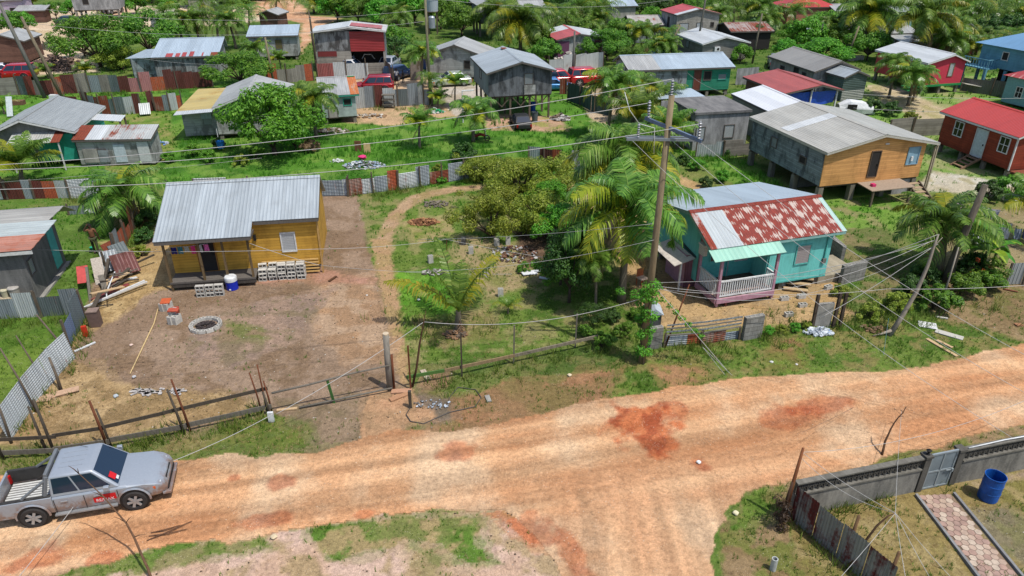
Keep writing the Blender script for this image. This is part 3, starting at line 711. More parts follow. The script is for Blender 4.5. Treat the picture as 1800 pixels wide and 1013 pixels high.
def place_tree(parts, x, y, s=1.0, rz=0.0, label='', cat='tree', name='leafy_tree', group=None, sz=None, z=0):
    t = thing(name, label, cat, (x, y, z), rz, group); t.scale = (s, s, sz or s)
    for o in parts:
        c = o.copy(); C.collection.objects.link(c); c.parent = t
    return t
def bush_parts(seed, R_=.75, H_=1.0, nleaf=3600, size=.065, mat=None, K=22):
    p = tree_parts(seed, R_, H_, .05, nleaf, size, mat, K, r0=.03)
    p[1].name = 'foliage'; p[0].name = 'stem'; return p

# variants (sources are removed at the end; their copies stay)
SRC = []
def keep(v): SRC.extend(v); return v
PV_A = keep(palm_var(6.0, 3.3, 27, 11, nuts=9, lean=(.5, .2), nl=58, w=.85))
PV_B = keep(palm_var(4.4, 3.0, 22, 23, nl=50, yellow=.1, lean=(-.3, .2)))
PV_C = keep(palm_var(2.0, 2.8, 17, 37, young=True, nl=46, yellow=.12, lean=(.1, .1), dead=1))
PV_D = keep(palm_var(.5, 2.3, 11, 41, young=True, yellow=.3, lean=(0, .0), dead=0, nl=20, w=.6, r0=.14))
PV_S = keep(palm_var(.5, 2.6, 7, 45, young=True, yellow=.2, lean=(.05, 0), dead=1, nl=34, w=.5, r0=.14))
PV_E = keep(palm_var(5.2, 3.0, 18, 57, yellow=.08, nl=18, lean=(.2, -.3), nuts=6))
PV_T = keep(palm_var(9.0, 3.1, 18, 63, yellow=.12, nl=18, lean=(.6, -.3), nuts=6))
TV_A = keep(tree_parts(5, 2.8, 3.6, 1.0, 7500, .13, LEAF_G))
TV_B = keep(tree_parts(6, 2.6, 3.4, .6, 8000, .12, LEAF_BR, K=34))
TV_C = keep(tree_parts(7, 3.0, 3.8, 1.4, 7500, .13, LEAF_DK))
TV_O = keep(tree_parts(8, 2.6, 2.3, .1, 9500, .085, LEAF_OL, K=40, asym=.9, sparse=True)); TV_P = keep(tree_parts(18, 2.4, 2.6, .1, 8500, .085, LEAF_OL, K=34, asym=1.0, sparse=True))
TV_F = keep(tree_parts(9, 3.4, 4.2, 1.2, 3600, .22, LEAF_G, K=22))
TV_G = keep(tree_parts(10, 3.4, 4.2, 1.2, 3600, .22, LEAF_DK, K=22))
TV_H = keep(tree_parts(12, 3.4, 4.0, .8, 3600, .22, LEAF_BR, K=22))
BV_A = keep(bush_parts(21)); BV_B = keep(bush_parts(22, mat=LEAF_BR)); BV_C = keep(bush_parts(23, mat=LEAF_DK)); BV_D = keep(bush_parts(24, mat=LEAF_OL)); BV_E = keep(bush_parts(25, mat=DRYB))
# ---------------------------------------------------------------- houses
ZN = metal_sheet((190, 199, 204)); ZNB = metal_sheet((192, 208, 220), dirt=.15); ZNG = metal_sheet((196, 196, 192), dirt=.3)
ZNW = metal_sheet((226, 230, 230), dirt=.15); ZNR = metal_sheet((190, 192, 190), rust=.32); ZNRR = metal_sheet((186, 180, 176), rust=.75)
RED = metal_sheet((214, 74, 62), dirt=.12, rough=.35); BRED = metal_sheet((196, 96, 84), dirt=.2); BLU = metal_sheet((124, 172, 212), dirt=.12)
TRIM = wood((110, 104, 98), .2); TRIMW = plain((232, 232, 228), .6); POSTC = concrete((168, 160, 146), (110, 104, 92), .3); POSTW = wood((112, 100, 86))
DARKV = plain((26, 24, 22), .8); DOORG = plain((196, 206, 210), .5); GL = glass()
def loc2(o, u, v, z): return (u, v, z)

class House:
    """footprint from the front eave line A-B; local x runs along it, local y away from the viewer"""
    def __init__(s, name, label, cat, A, B=None, ze=2.8, D=6, L=None, ang=None, z0=.4, kind='u', rise=1.0, over=(.4, .4, .4, .4), rf=.5):
        a = W(*A, ze)
        if B is not None:
            b = W(*B, ze); d = b-a
            if L is None: L = d.length
            if ang is None: ang = math.degrees(math.atan2(d.y, d.x))
        s.L, s.D, s.ze, s.z0, s.kind, s.rise, s.rf = L, D, ze, z0, kind, rise, rf
        s.ol, s.o_r, s.of, s.ob = over            # overhang left, right, front, back
        s.root = thing(name, label, cat, (a.x, a.y, 0), rad(ang)); s.ang = rad(ang); s.a = a
        s.x0, s.x1, s.y0, s.y1 = s.ol, L-s.o_r, s.of, D-s.ob
        c, sn = math.cos(s.ang), math.sin(s.ang)
        NOGRASS.append([(a.x+u*c-v*sn, a.y+u*sn+v*c) for u, v in ((s.x0, s.y0), (s.x1, s.y0), (s.x1, s.y1), (s.x0, s.y1))])
    def rz(s, u, v):
        """underside height of the roof"""
        if s.kind == 'flat': return s.ze
        if s.kind == 'shed': return s.ze+s.rise*v/s.D
        if s.kind == 'u':
            r = s.rf*s.D; return s.ze+s.rise*(v/r if v < r else (s.D-v)/(s.D-r))
        if s.kind == 'v':
            r = s.rf*s.L; return s.ze+s.rise*(u/r if u < r else (s.L-u)/(s.L-r))
        if s.kind == 'hip':
            m = min(v, s.D-v, u, s.L-u); return s.ze+s.rise*m/(min(s.D, s.L)/2)
    def world(s, u, v, z=0):
        c, sn = math.cos(s.ang), math.sin(s.ang); return Vector((s.a.x+u*c-v*sn, s.a.y+u*sn+v*c, z))
    def wall_pts(s, side):
        x0, x1, y0, y1 = s.x0, s.x1, s.y0, s.y1
        E = {'F': ((x0, y0), (x1, y0)), 'R': ((x1, y0), (x1, y1)), 'B': ((x1, y1), (x0, y1)), 'L': ((x0, y1), (x0, y0))}
        return E[side]
    def walls(s, mats, t=.07, gapf=None):
        """mats: one material or {'F':..,'R':..,'L':..,'B':..}"""
        if not isinstance(mats, dict): mats = {k: mats for k in 'FRLB'}
        for side in 'FRBL':
            m = mats.get(side)
            if m is None: continue
            (xa, ya), (xb, yb) = s.wall_pts(side); mb = MB()
            if side in 'RL': # butt into front/back
                sgn = 1 if side == 'R' else -1; ya += sgn*t; yb -= sgn*t
            d = Vector((xb-xa, yb-ya, 0)); n = Vector((d.y, -d.x, 0)).normalized()*t   # outward
            K = [0.0, 1.0]
            if s.kind == 'v' and side in 'FB': r = (s.rf*s.L-s.x0)/(s.x1-s.x0); K.insert(1, r if side == 'F' else 1-r)
            if s.kind == 'u' and side in 'RL': r = (s.rf*s.D-s.y0)/(s.y1-s.y0); K.insert(1, r if side == 'R' else 1-r)
            bot = [Vector((xa, ya, s.z0))+d*k for k in (K[0], K[-1])]
            top = [Vector((xa+d.x*k, ya+d.y*k, s.rz(xa+d.x*k, ya+d.y*k)-.03)) for k in K]
            out = [bot[0], bot[1]]+top[::-1]; inn = [p-n for p in out]
            mb.poly(out); mb.poly(inn[::-1]); q = len(out)
            for i in range(q): mb.quad(out[i], inn[i], inn[(i+1) % q], out[(i+1) % q])
            o = mb.build('wall', m, s.root)
        fl = MB(); fl.b2(s.x0+.08, s.x1-.08, s.y0+.08, s.y1-.08, s.z0+.005, s.z0+.06); fl.build('floor', POSTW, s.root)
        return s
    def slab(s, pts, mat, name='roof', th=.035):
        mb = MB(); n = (pts[1]-pts[0]).cross(pts[2]-pts[0]).normalized()
        if n.z < 0: pts = pts[::-1]; n = -n
        lo = pts; hi = [p+n*th for p in pts]; q = len(pts)
        mb.poly(hi); mb.poly(lo[::-1])
        for i in range(q): mb.quad(lo[i], lo[(i+1) % q], hi[(i+1) % q], hi[i])
        return mb.build(name, mat, s.root)
    def roof(s, m1, m2=None, bands=None, fascia=TRIM, cap=None):
        """bands: list of (from, to, material) along the eave for the first slope"""
        L, D, ze = s.L, s.D, s.ze; m2 = m2 or m1; V = lambda u, v: Vector((u, v, s.rz(u, v)))
        if s.kind in ('shed', 'flat'):
            if s.kind == 'flat': s.slab([V(0, 0), V(L, 0), V(L, D), V(0, D)], m1, th=.18)
            else:
                for a, b, m in (bands or [(0, 1, m1)]): s.slab([V(L*a, 0), V(L*b, 0), V(L*b, D), V(L*a, D)], m)
        elif s.kind == 'u':
            r = s.rf*D
            for a, b, m in (bands or [(0, 1, m1)]): s.slab([V(L*a, 0), V(L*b, 0), V(L*b, r), V(L*a, r)], m)
            s.slab([V(0, r), V(L, r), V(L, D), V(0, D)], m2)
            mb = MB(); z = V(0, r).z+.05
            mb.poly([(0, r-.16, z-.16*s.rise/r+.012), (L, r-.16, z-.16*s.rise/r+.012), (L, r, z+.02), (0, r, z+.02)])
            mb.poly([(0, r, z+.02), (L, r, z+.02), (L, r+.16, z-.16*s.rise/(D-r)+.012), (0, r+.16, z-.16*s.rise/(D-r)+.012)])
            mb.build('ridge_cap', cap or m1, s.root)
        elif s.kind == 'v':
            r = s.rf*L
            for a, b, m in (bands or [(0, 1, m1)]): s.slab([V(0, D*a), V(r, D*a), V(r, D*b), V(0, D*b)], m)
            s.slab([V(r, 0), V(L, 0), V(L, D), V(r, D)], m2)
            mb = MB(); z = V(r, 0).z+.05
            mb.poly([(r-.16, 0, z-.16*s.rise/r+.012), (r, 0, z+.02), (r, D, z+.02), (r-.16, D, z-.16*s.rise/r+.012)])
            mb.poly([(r, 0, z+.02), (r+.16, 0, z-.16*s.rise/(L-r)+.012), (r+.16, D, z-.16*s.rise/(L-r)+.012), (r, D, z+.02)])
            mb.build('ridge_cap', cap or m1, s.root)
        elif s.kind == 'hip':
            k = min(L, D)/2; z = ze+s.rise
            a, b, c, d = Vector((0, 0, ze)), Vector((L, 0, ze)), Vector((L, D, ze)), Vector((0, D, ze))
            if L >= D: e, f = Vector((k, D/2, z)), Vector((L-k, D/2, z)); fs = [[a, b, f, e], [b, c, f], [c, d, e, f], [d, a, e]]
            else: e, f = Vector((L/2, k, z)), Vector((L/2, D-k, z)); fs = [[a, b, e], [b, c, f, e], [c, d, f], [d, a, e, f]]
            for q in fs: s.slab(q, m1)
        if fascia:
            mb = MB()
            def edge(p, q, inset):
                p = Vector(p); q = Vector(q); mb.bar(p+Vector((0, 0, -.075))+inset, q+Vector((0, 0, -.075))+inset, .03, .13)
            if s.kind in ('u', 'shed', 'hip', 'flat'): edge((0.02, 0, s.rz(0, 0)), (L-.02, 0, s.rz(L, 0)), Vector((0, .02, 0)))
            if s.kind == 'v':
                edge((0, 0, ze), (s.rf*L, 0, ze+s.rise), Vector((0, .02, 0))); edge((s.rf*L, 0, ze+s.rise), (L, 0, ze), Vector((0, .02, 0)))
                edge((0, .04, ze), (0, D, ze), Vector((.02, 0, 0))); edge((L, .04, ze), (L, D, ze), Vector((-.02, 0, 0)))
            if s.kind == 'u':
                for u, k in ((0, .02), (L, -.02)):
                    edge((u, .04, s.rz(u, 0)), (u, s.rf*D, ze+s.rise), Vector((k, 0, 0))); edge((u, s.rf*D, ze+s.rise), (u, D, ze), Vector((k, 0, 0)))
            if s.kind == 'shed':
                for u, k in ((0, .02), (L, -.02)): edge((u, .04, ze), (u, D, ze+s.rise), Vector((k, 0, 0)))
            mb.build('fascia_board', fascia, s.root)
        return s
    def _side(s, side):
        (xa, ya), (xb, yb) = s.wall_pts(side); d = Vector((xb-xa, yb-ya, 0)); L = d.length; d.normalize(); return Vector((xa, ya, 0)), d, Vector((d.y, -d.x, 0)), L
    def opening(s, side, c, z, w, h, pane, frame=None, name='window', ft=.06, handle=False, bars=0, label=None, slope=0):
        """c = fraction along the wall (left to right seen from outside), z above the floor"""
        o, d, n, L = s._side(side); p = o+d*(L*c)+Vector((0, 0, s.z0+z+h/2)); M = Matrix((d, -n, Vector((0, 0, 1)))).transposed()
        mb = MB(); fr = frame or TRIM
        for sx in (-1, 1): mb.box(p+d*sx*(w/2+ft/2)+n*.025, (ft, .06, h+ft*2), M=M)
        for sz in (-1, 1): mb.box(p+Vector((0, 0, sz*(h/2+ft/2)))+n*.022, (w, .055, ft), M=M)
        for i in range(bars):
            mb.box(p+d*(w*((i+1)/(bars+1)-.5))+n*.024, (.035, .05, h), M=M)
        if bars: mb.box(p+n*.021, (w, .045, .035), M=M)
        f = mb.build(name, fr, s.root)
        if label: f['label'] = label
        pb = MB(); pb.box(p+n*.008, (w-.004, .02, h-.004), M=M)
        pb.build('pane' if name == 'window' else 'panel', pane, f)
        if handle:
            hb = MB(); hb.box(p+d*(w*.38)+n*.06-Vector((0, 0, .05)), (.05, .06, .12), M=M); hb.build('handle', DARKV, f)
        return f
    def stilts(s, nx, ny, w=.28, mat=None, beam=True, depth=None):
        """posts under the floor"""
        for i in range(nx):
            for j in range(ny):
                u = s.x0+.2+(s.x1-s.x0-.4)*i/max(1, nx-1); v = s.y0+.2+(s.y1-s.y0-.4)*j/max(1, ny-1)
                mb = MB(); mb.b2(u-w/2, u+w/2, v-w/2, v+w/2, -.15, s.z0-.14); mb.build('stilt', mat or POSTC, s.root)
        if beam:
            mb = MB()
            for j in range(ny):
                v = s.y0+.2+(s.y1-s.y0-.4)*j/max(1, ny-1); mb.b2(s.x0+.02, s.x1-.02, v-.08, v+.08, s.z0-.14, s.z0)
            mb.build('floor_beam', POSTW, s.root)
        return s
    def box(s, name, mat, u0, u1, v0, v1, z0, z1, parent=None):
        mb = MB(); mb.b2(u0, u1, v0, v1, z0, z1); return mb.build(name, mat, parent or s.root)
    def tilt(s, name, pts, mat, th=.03):
        return s.slab([Vector(p) for p in pts], mat, name, th)
# ---------------------------------------------------------------- the houses, nearest first
YEL = siding((228, 176, 74), .15, .22); TEALW = siding((124, 220, 212), .6, .10, gap=.12, axis=0); TEALD = plain((96, 196, 188), .7)
ORG = siding((244, 180, 112), .14, .22); GRYS = siding((166, 174, 178), .17, .35, weather=(92, 90, 88), wamt=.5); GRYV = siding((156, 158, 158), .22, .4, axis=0, weather=(86, 84, 82), wamt=.5)
GRYL = siding((190, 192, 188), .2, .25, weather=(130, 130, 126), wamt=.4); DKG = metal_sheet((112, 122, 126), dirt=.35, rust=.05); BROWN = siding((122, 90, 78), .2, .3)
CABW = siding((158, 70, 48), .17, .25); GREENW = siding((60, 156, 126), .18, .2); TURQ = plain((44, 168, 146), .7); MAG = plain((214, 62, 84), .7, var=.06); MAGV = siding((206, 84, 84), .5, .1, gap=.1, axis=0)
BLUW = siding((112, 170, 192), .3, .12, gap=.2); REDM = metal_sheet((176, 56, 58), dirt=.25, rust=.03, axis=1); PURP = plain((112, 66, 96), .8); PINKP = plain((206, 168, 178), .7)
CONC = concrete((200, 200, 200), (96, 96, 96), .5); CONCD = concrete((148, 146, 142), (70, 70, 70), .75); CONCL = concrete((196, 192, 182), (130, 128, 124), .45)
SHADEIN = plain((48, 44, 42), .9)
LV = louver(); LVW = louver((222, 226, 228)); LVG = louver((166, 172, 176)); WHT = plain((236, 238, 238), .5); GREENT = plain((40, 150, 84), .6)

# the yellow board house with the clothes line
h = House('yellow_house', 'yellow board house under a ribbed grey zinc roof, with a front porch and clothes drying', 'house', (268, 427), ze=2.75, L=7.6, ang=9, D=5.8, kind='u', rise=1.55, rf=.67, over=(.28, .18, 1.25, .3), z0=.5)
h.walls(YEL)
r = h.rf*h.D; V = lambda u, v: Vector((u, v, h.rz(u, v)))
h.slab([V(0, 0), V(4.45, 0), V(4.45, .95), V(0, .95)], ZN, 'porch_roof')
h.slab([V(0, .952), V(7.6, .952), V(7.6, r), V(0, r)], ZN); h.slab([V(0, r), V(7.6, r), V(7.6, 5.8), V(0, 5.8)], ZN)
mb = MB(); z = h.ze+h.rise+.05; mb.poly([(0, r-.2, z-.06), (7.6, r-.2, z-.06), (7.6, r, z+.03), (0, r, z+.03)]); mb.poly([(0, r, z+.03), (7.6, r, z+.03), (7.6, r+.2, z-.08), (0, r+.2, z-.08)]); mb.build('ridge_cap', ZN, h.root)
mb = MB(); mb.b2(0.02, 4.43, .01, .05, 2.57, 2.74); mb.b2(4.47, 7.58, .96, 1.0, 2.95, 3.115); mb.b2(4.40, 4.445, .06, .95, 2.62, 2.76)
mb.bar((0.02, .06, 2.66), (.02, r, 4.2), .03, .15); mb.bar((7.58, 1.0, 3.04), (7.58, r, 4.2), .03, .15); mb.build('fascia_board', TRIM, h.root)
h.box('porch_floor', wood((110, 104, 98), .2), .28, 4.3, .18, 1.24, .40, .50); h.box('porch_skirt', wood((84, 78, 72)), .3, 4.3, .20, .26, .2, .39)
for u in (.32, 1.9, 3.0, 4.2):
    h.box('porch_post', wood((120, 100, 72)), u-.05, u+.05, .2, .3, .5 if u > .4 else -.1, 2.66+.04)
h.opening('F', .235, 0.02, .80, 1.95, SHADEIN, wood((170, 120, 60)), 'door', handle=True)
h.opening('F', .795, .85, .62, .95, LVW, WHT)
for k in range(5): h.box('base_slat', wood((232, 190, 120), .2), 4.5, 7.3, 1.17, 1.21, .1+k*.17, .15+k*.17+.02)
h.box('corner_post', wood((200, 160, 100)), 7.42, 7.5, 1.2, 1.28, -.1, 3.0)
h.box('wall_lamp', DARKV, 4.32, 4.44, 1.1, 1.22, 2.05, 2.35)
H_YEL = h

# dark plastered house at the left edge
h = House('plaster_house', 'dark plastered house at the left edge, long ribbed roof with a red rusty lower strip', 'house', (55, 440), ze=2.8, L=6, ang=12, D=4.9, kind='u', rise=1.1, rf=.52, over=(.3, .6, .3, .3), z0=.1)
h.root.location = h.root.location - Vector((math.cos(h.ang)*6, math.sin(h.ang)*6, 0))
sh = Vector((math.cos(h.ang)*6, math.sin(h.ang)*6, 0)); h.a = h.a-sh; NOGRASS[-1] = [(a-sh.x, b-sh.y) for a, b in NOGRASS[-1]]
h.walls({'F': CONCD, 'R': CONCD, 'B': CONCD, 'L': CONCD})
r = h.rf*h.D; V = lambda u, v: Vector((u, v, h.rz(u, v)))
h.slab([V(0, 0), V(6, 0), V(6.4, .9), V(0, .9)], metal_sheet((206, 146, 126), rust=.35, axis=1, sp=.14, rustcol=(176, 104, 80)), 'roof')
h.slab([V(0, .902), V(6.4, .902), V(6.75, 1.7), V(0, 1.7)], metal_sheet((196, 206, 206), axis=1, sp=.14), 'roof')
h.slab([V(0, 1.702), V(6.4, 1.702), V(6.9, r), V(0, r)], metal_sheet((190, 188, 182), axis=1, sp=.14), 'roof')
h.slab([V(0, r+.002), V(6.9, r+.002), V(6.5, 4.9), V(0, 4.9)], metal_sheet((190, 188, 182), axis=1, sp=.14), 'roof')
mb = MB(); mb.b2(0, 6, .01, .05, 2.6, 2.77); mb.build('fascia_board', TRIMW, h.root)
h.box('wall_panel', TEALD, 5.41, 5.44, 3.3, 4.1, .3, 2.9)
h.opening('R', .12, 1.2, .5, .7, LVG); h.box('footing', CONCL, -.2, 5.6, .15, 4.7, -.1, .1)
H_PL = h

# green and grey house upper left, and its neighbours
h = House('gable_house', 'grey gabled house with a turquoise front and a small rusty awning, at the left edge', 'house', (-30, 240), (120, 237), ze=2.5, D=7.6, L=5.9, ang=11, kind='v', rise=1.0, rf=.43, over=(.3, .3, .5, .3), z0=.3)
h.walls({'F': concrete((150, 150, 146), (110, 110, 106), .4), 'R': TURQ, 'L': CONC, 'B': CONC}); h.roof(metal_sheet((178, 182, 180), dirt=.2, axis=1), fascia=TRIMW)
h.box('wall_panel', TURQ, 3.1, 5.55, .42, .50, .35, 2.3); h.opening('F', .72, .5, .5, .9, LVG)
h.tilt('awning', [(1.7, -.95, 2.05), (4.5, -.95, 2.05), (4.5, .5, 2.45), (1.7, .5, 2.45)], metal_sheet((214, 216, 210), rust=.12)); h.tilt('awning_end', [(4.5, -.95, 2.05), (5.1, -.95, 2.05), (5.1, .5, 2.45), (4.5, .5, 2.45)], ZNRR)
h.box('awning_post', TRIMW, 1.75, 1.83, -.9, -.82, 0, 2.03); h.box('awning_post', TRIMW, 4.95, 5.03, -.9, -.82, 0, 2.03)
h.tilt('carport_roof', [(5.62, 4.0, 2.35), (8.0, 3.6, 2.2), (8.0, 5.1, 2.3), (5.62, 5.4, 2.45)], ZNW)
for u, v in ((7.9, 3.7), (7.9, 5.0)): h.box('carport_post', POSTW, u-.06, u+.06, v-.06, v+.06, -.05, 2.2)

h = House('patched_shack', 'low shack of patched grey boards under a pale shed roof streaked with rust', 'shack', (125, 247), (262, 247), ze=2.0, D=1.9, ang=3, kind='shed', rise=.55, over=(.15, .15, .2, .1), z0=.15)
h.walls(GRYL); h.roof(ZNR, bands=[(0, .17, ZNRR), (.17, .38, ZNW), (.38, 1, metal_sheet((206, 208, 204), rust=.3))])
for u, m, w_, z1 in ((.5, CONCL, 1.0, 1.0), (1.55, GRYS, .7, .9), (2.7, plain((206, 220, 226), .6), .8, 1.3), (4.4, plain((214, 218, 216), .6), .8, 1.5)): h.box('patch_board', m, u, u+w_, .135, .195, .3, .3+z1)
h.opening('F', .32, .55, .5, .55, LVG)

h = House('zinc_shed', 'grey house with a long pale roof and red panels along its front edge', 'house', (264, 102), (382, 100), ze=2.4, D=6.0, ang=10, kind='u', rise=1.15, rf=.86, over=(.2, .3, .3, .2), z0=.2)
h.walls({'F': GRYV, 'R': GRYL, 'L': GRYV, 'B': GRYV}); REDP = metal_sheet((196, 84, 78), rust=.1)
h.roof(ZNB); V = lambda u, v: Vector((u, v, h.rz(u, v)+.045))
for a, b in ((1.5, 2.2), (2.5, 2.95), (3.15, 3.6), (3.9, 4.35), (5.2, 5.35), (6.1, 6.9)): h.slab([V(a, .0), V(b, .0), V(b, 1.1+.2*math.sin(a*7)), V(a, 1.1+.2*math.sin(a*7))], REDP if a < 6 else ZNRR, 'roof_panel', .012)
h.tilt('lean_to_roof', [(-3.2, 2.2, 2.0), (.18, 1.2, 2.2), (.18, 5.2, 2.5), (-1.8, 5.4, 2.4)], ZNB); h.box('lean_to_wall', GRYS, -2.6, -.02, 2.0, 2.1, 0, 2.02); h.box('lean_to_wall', GRYS, -2.7, -2.62, 2.11, 4.9, 0, 2.0)

h = House('brown_house', 'brown house under a pale grey roof, cut by the left edge near the top', 'house', (-40, 75), (42, 73), ze=2.6, D=5.5, ang=10, kind='v', rise=.8, over=(.3, .3, .3, .3), z0=.2)
h.walls(BROWN); h.roof(ZNG)

h = House('yellowed_roof_house', 'grey house with a yellowed zinc lean-to roof on its left, behind the big round tree', 'house', (372, 191), (500, 185), ze=2.6, D=7.8, L=5.8, ang=11, kind='v', rise=.95, rf=.46, over=(.1, .3, .4, .3), z0=.4)
h.walls({'F': GRYL, 'R': GRYL, 'L': GRYL, 'B': GRYL}); h.roof(ZNG, fascia=TRIMW)
h.tilt('lean_to_roof', [(-2.9, 1.0, 2.25), (.05, .35, 2.5), (.05, 7.3, 2.62), (-2.4, 7.9, 2.5)], metal_sheet((222, 196, 116), rust=.18, rustcol=(190, 140, 60), axis=1))
h.tilt('lean_to_roof', [(-2.95, .0, 2.18), (.05, -.45, 2.42), (.05, .345, 2.49), (-2.9, .995, 2.24)], ZNW)
h.box('lean_to_wall', GRYL, -2.6, .02, 1.1, 1.18, .2, 2.2); h.box('lean_to_wall', GRYL, -2.62, -2.56, 1.19, 7.0, .2, 2.2); h.box('lean_to_window', LVG, -1.0, -.4, 1.05, 1.09, 1.1, 1.6)
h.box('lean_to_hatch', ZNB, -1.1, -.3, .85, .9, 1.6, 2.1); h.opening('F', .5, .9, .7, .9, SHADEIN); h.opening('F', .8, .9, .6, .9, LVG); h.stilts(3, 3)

h = House('small_grey_house', 'small grey cabin on low posts with a rusty orange roof end', 'house', (560, 170), (630, 165), ze=2.5, D=4.6, L=3.4, ang=15, kind='u', rise=.7, rf=.92, over=(.2, .35, .25, .1), z0=.6)
h.walls(plain((176, 190, 186), .8, var=.2, scale=1.5)); h.roof(ZNG, bands=[(0, .78, ZNG), (.78, 1, metal_sheet((220, 180, 150), rust=.6, rustcol=(206, 120, 66)))], fascia=plain((60, 160, 140), .6))
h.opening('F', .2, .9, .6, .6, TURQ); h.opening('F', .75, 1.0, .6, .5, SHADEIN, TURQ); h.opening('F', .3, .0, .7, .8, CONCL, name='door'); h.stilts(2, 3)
h.box('roof_patch', GREENT, 2.7, 3.3, 3.9, 4.3, 3.22, 3.25)

h = House('plank_house', 'weathered plank house with a pale flat-looking roof, left of the orange lane at the back', 'house', (432, 65), (524, 62), ze=2.9, D=4.2, ang=10, kind='shed', rise=.7, over=(.2, .3, .3, .2), z0=.5)
h.walls(GRYL); h.roof(ZNB); h.opening('F', .62, .9, .7, 1.0, plain((120, 110, 60)), bars=2); h.stilts(3, 2)

h = House('red_sided_house', 'two-storey grey house whose upper right half is clad in dark red zinc', 'house', (545, 57), (675, 58), ze=4.4, D=4.6, L=8.3, ang=6, kind='v', rise=.5, rf=.5, over=(.3, .3, .4, .3), z0=.1)
h.walls({'F': None, 'R': GRYS, 'L': GRYS, 'B': GRYS}); h.roof(ZNW, metal_sheet((230, 226, 222), rust=.05), fascia=TRIMW)
h.slab([Vector((4.3, .6, 4.97)), Vector((7.8, .6, 4.58)), Vector((7.8, 3.0, 4.58)), Vector((4.3, 3.0, 4.97))], metal_sheet((206, 104, 100), rust=.1), 'roof_panel', .012)
h.box('wall', GRYV, .3, 4.2, .4, .5, 2.3, 4.4); h.box('wall', REDM, 4.2, 8.0, .36, .46, 2.2, 4.35); h.box('wall', siding((172, 168, 158), .25, .3), .3, 4.2, .42, .52, .1, 2.298); h.box('wall_panel', plain((130, 50, 50), .8), .5, 2.6, .37, .41, 1.7, 2.25)
h.box('garage_shade', SHADEIN, 4.3, 8.0, 2.6, 2.7, 0, 2.2); h.box('garage_post', CONCL, 7.8, 8.05, .4, .6, 0, 2.2); h.box('upper_floor', POSTW, 4.25, 7.95, .5, 4.2, 2.2, 2.3)  # dark panel stands in for the deep shade inside the open garage

h = House('hipped_grey_house', 'grey house half hidden by palms, in the back right of the red zinc house', 'house', (742, 98), (823, 83), ze=2.4, D=5.5, ang=-8, kind='v', rise=1.2, over=(.3, .3, .3, .3), z0=.2)
h.walls(GRYL); h.roof(metal_sheet((190, 190, 186), dirt=.15)); h.opening('F', .7, .9, .6, .8, SHADEIN)

h = House('stilt_house', 'dark grey boarded house raised on tall crossed stilts in the green clearing', 'house', (855, 130), (979, 124), ze=4.2, D=7.8, L=6.2, ang=13, kind='v', rise=.85, rf=.5, over=(.25, .3, .4, .3), z0=2.15)
SW = siding((120, 124, 128), .3, .35, axis=0, gap=.4, weather=(74, 76, 78), wamt=.5); h.walls({'F': SW, 'R': SW, 'B': SW, 'L': siding((140, 150, 152), .3, .25, axis=0)}); h.roof(ZN)
h.opening('F', .63, .95, .7, .85, LVG); h.box('door_panel', GRYL, 3.4, 4.4, .33, .37, 2.2, 3.0); h.opening('L', .5, .9, .6, .7, LVG)
h.stilts(4, 4, .16, POSTW)
mb = MB()
for k in (0, 1, 2):
    u = .6+k*1.7; mb.bar((u, .5, 2.05), (u+.85, .5, 1.2), .07); mb.bar((u+1.6, .56, 2.05), (u+.85, .56, 1.2), .07)
mb.build('brace', POSTW, h.root)
h.box('roof_patch', ZNRR, 2.7, 3.2, 6.3, 6.9, 5.09, 5.12)

h = House('red_roof_house', 'grey and purple house with a half white, half red roof, behind the red cars', 'house', (978, 71), (1060, 65), ze=2.4, D=7.5, L=6.6, ang=12, kind='v', rise=.65, rf=.45, over=(.3, .3, .3, .3), z0=.2)
h.walls({'F': GRYL, 'R': GRYL, 'B': GRYL, 'L': PURP}); h.roof(metal_sheet((214, 96, 92), dirt=.2), ZNW, bands=[(0, .6, metal_sheet((214, 96, 92), dirt=.2)), (.6, 1, ZNW)])
h.box('wall_panel', PURP, .3, 1.7, .2, .28, .2, 2.2); h.opening('F', .85, .2, .8, 1.7, PURP, plain((160, 60, 56)), 'door')

h = House('green_plank_house', 'long green plank house behind the palms, pale zinc roof patched grey at its left', 'house', (1105, 125), (1293, 118), ze=2.8, D=5.2, ang=10, kind='u', rise=.85, rf=.62, over=(.3, .3, .35, .3), z0=.6)
h.walls({'F': GREENW, 'R': GREENW, 'B': GRYS, 'L': GRYS}); h.roof(ZNB, ZNG, bands=[(0, .3, ZNG), (.3, .52, ZNB), (.52, 1, ZNB)])
h.box('wall_panel', GRYS, .3, 6.1, .28, .34, .6, 2.7); h.opening('F', .67, .05, .7, 1.9, plain((122, 66, 52)), name='door'); h.opening('F', .77, 1.0, .7, .8, SHADEIN); h.opening('F', .92, 1.0, .8, .5, LVG, TURQ); h.stilts(6, 3)

h = House('two_storey_house', 'tall pale block house with a red and white roof by the palm grove', 'house', (1190, 27), (1270, 25), ze=4, D=5.6, L=6.5, ang=13, kind='v', rise=.7, rf=.5, over=(.2, .2, .3, .2), z0=.1)
h.walls({'F': concrete((206, 200, 188), (160, 156, 148), .3, True), 'R': CONCL, 'B': CONC, 'L': CONC}); h.roof(metal_sheet((214, 84, 80), dirt=.2), metal_sheet((206, 130, 110), rust=.2), bands=[(0, .18, ZNW), (.18, 1, metal_sheet((214, 84, 80), dirt=.2))])
h.opening('F', .18, 1.6, 1.2, 1.2, LVW); h.opening('F', .55, 1.6, .8, 1.2, LVW); h.opening('F', .85, 2.3, .4, .5, SHADEIN); h.opening('L', .5, 1.8, .6, 1.5, SHADEIN, name='door')

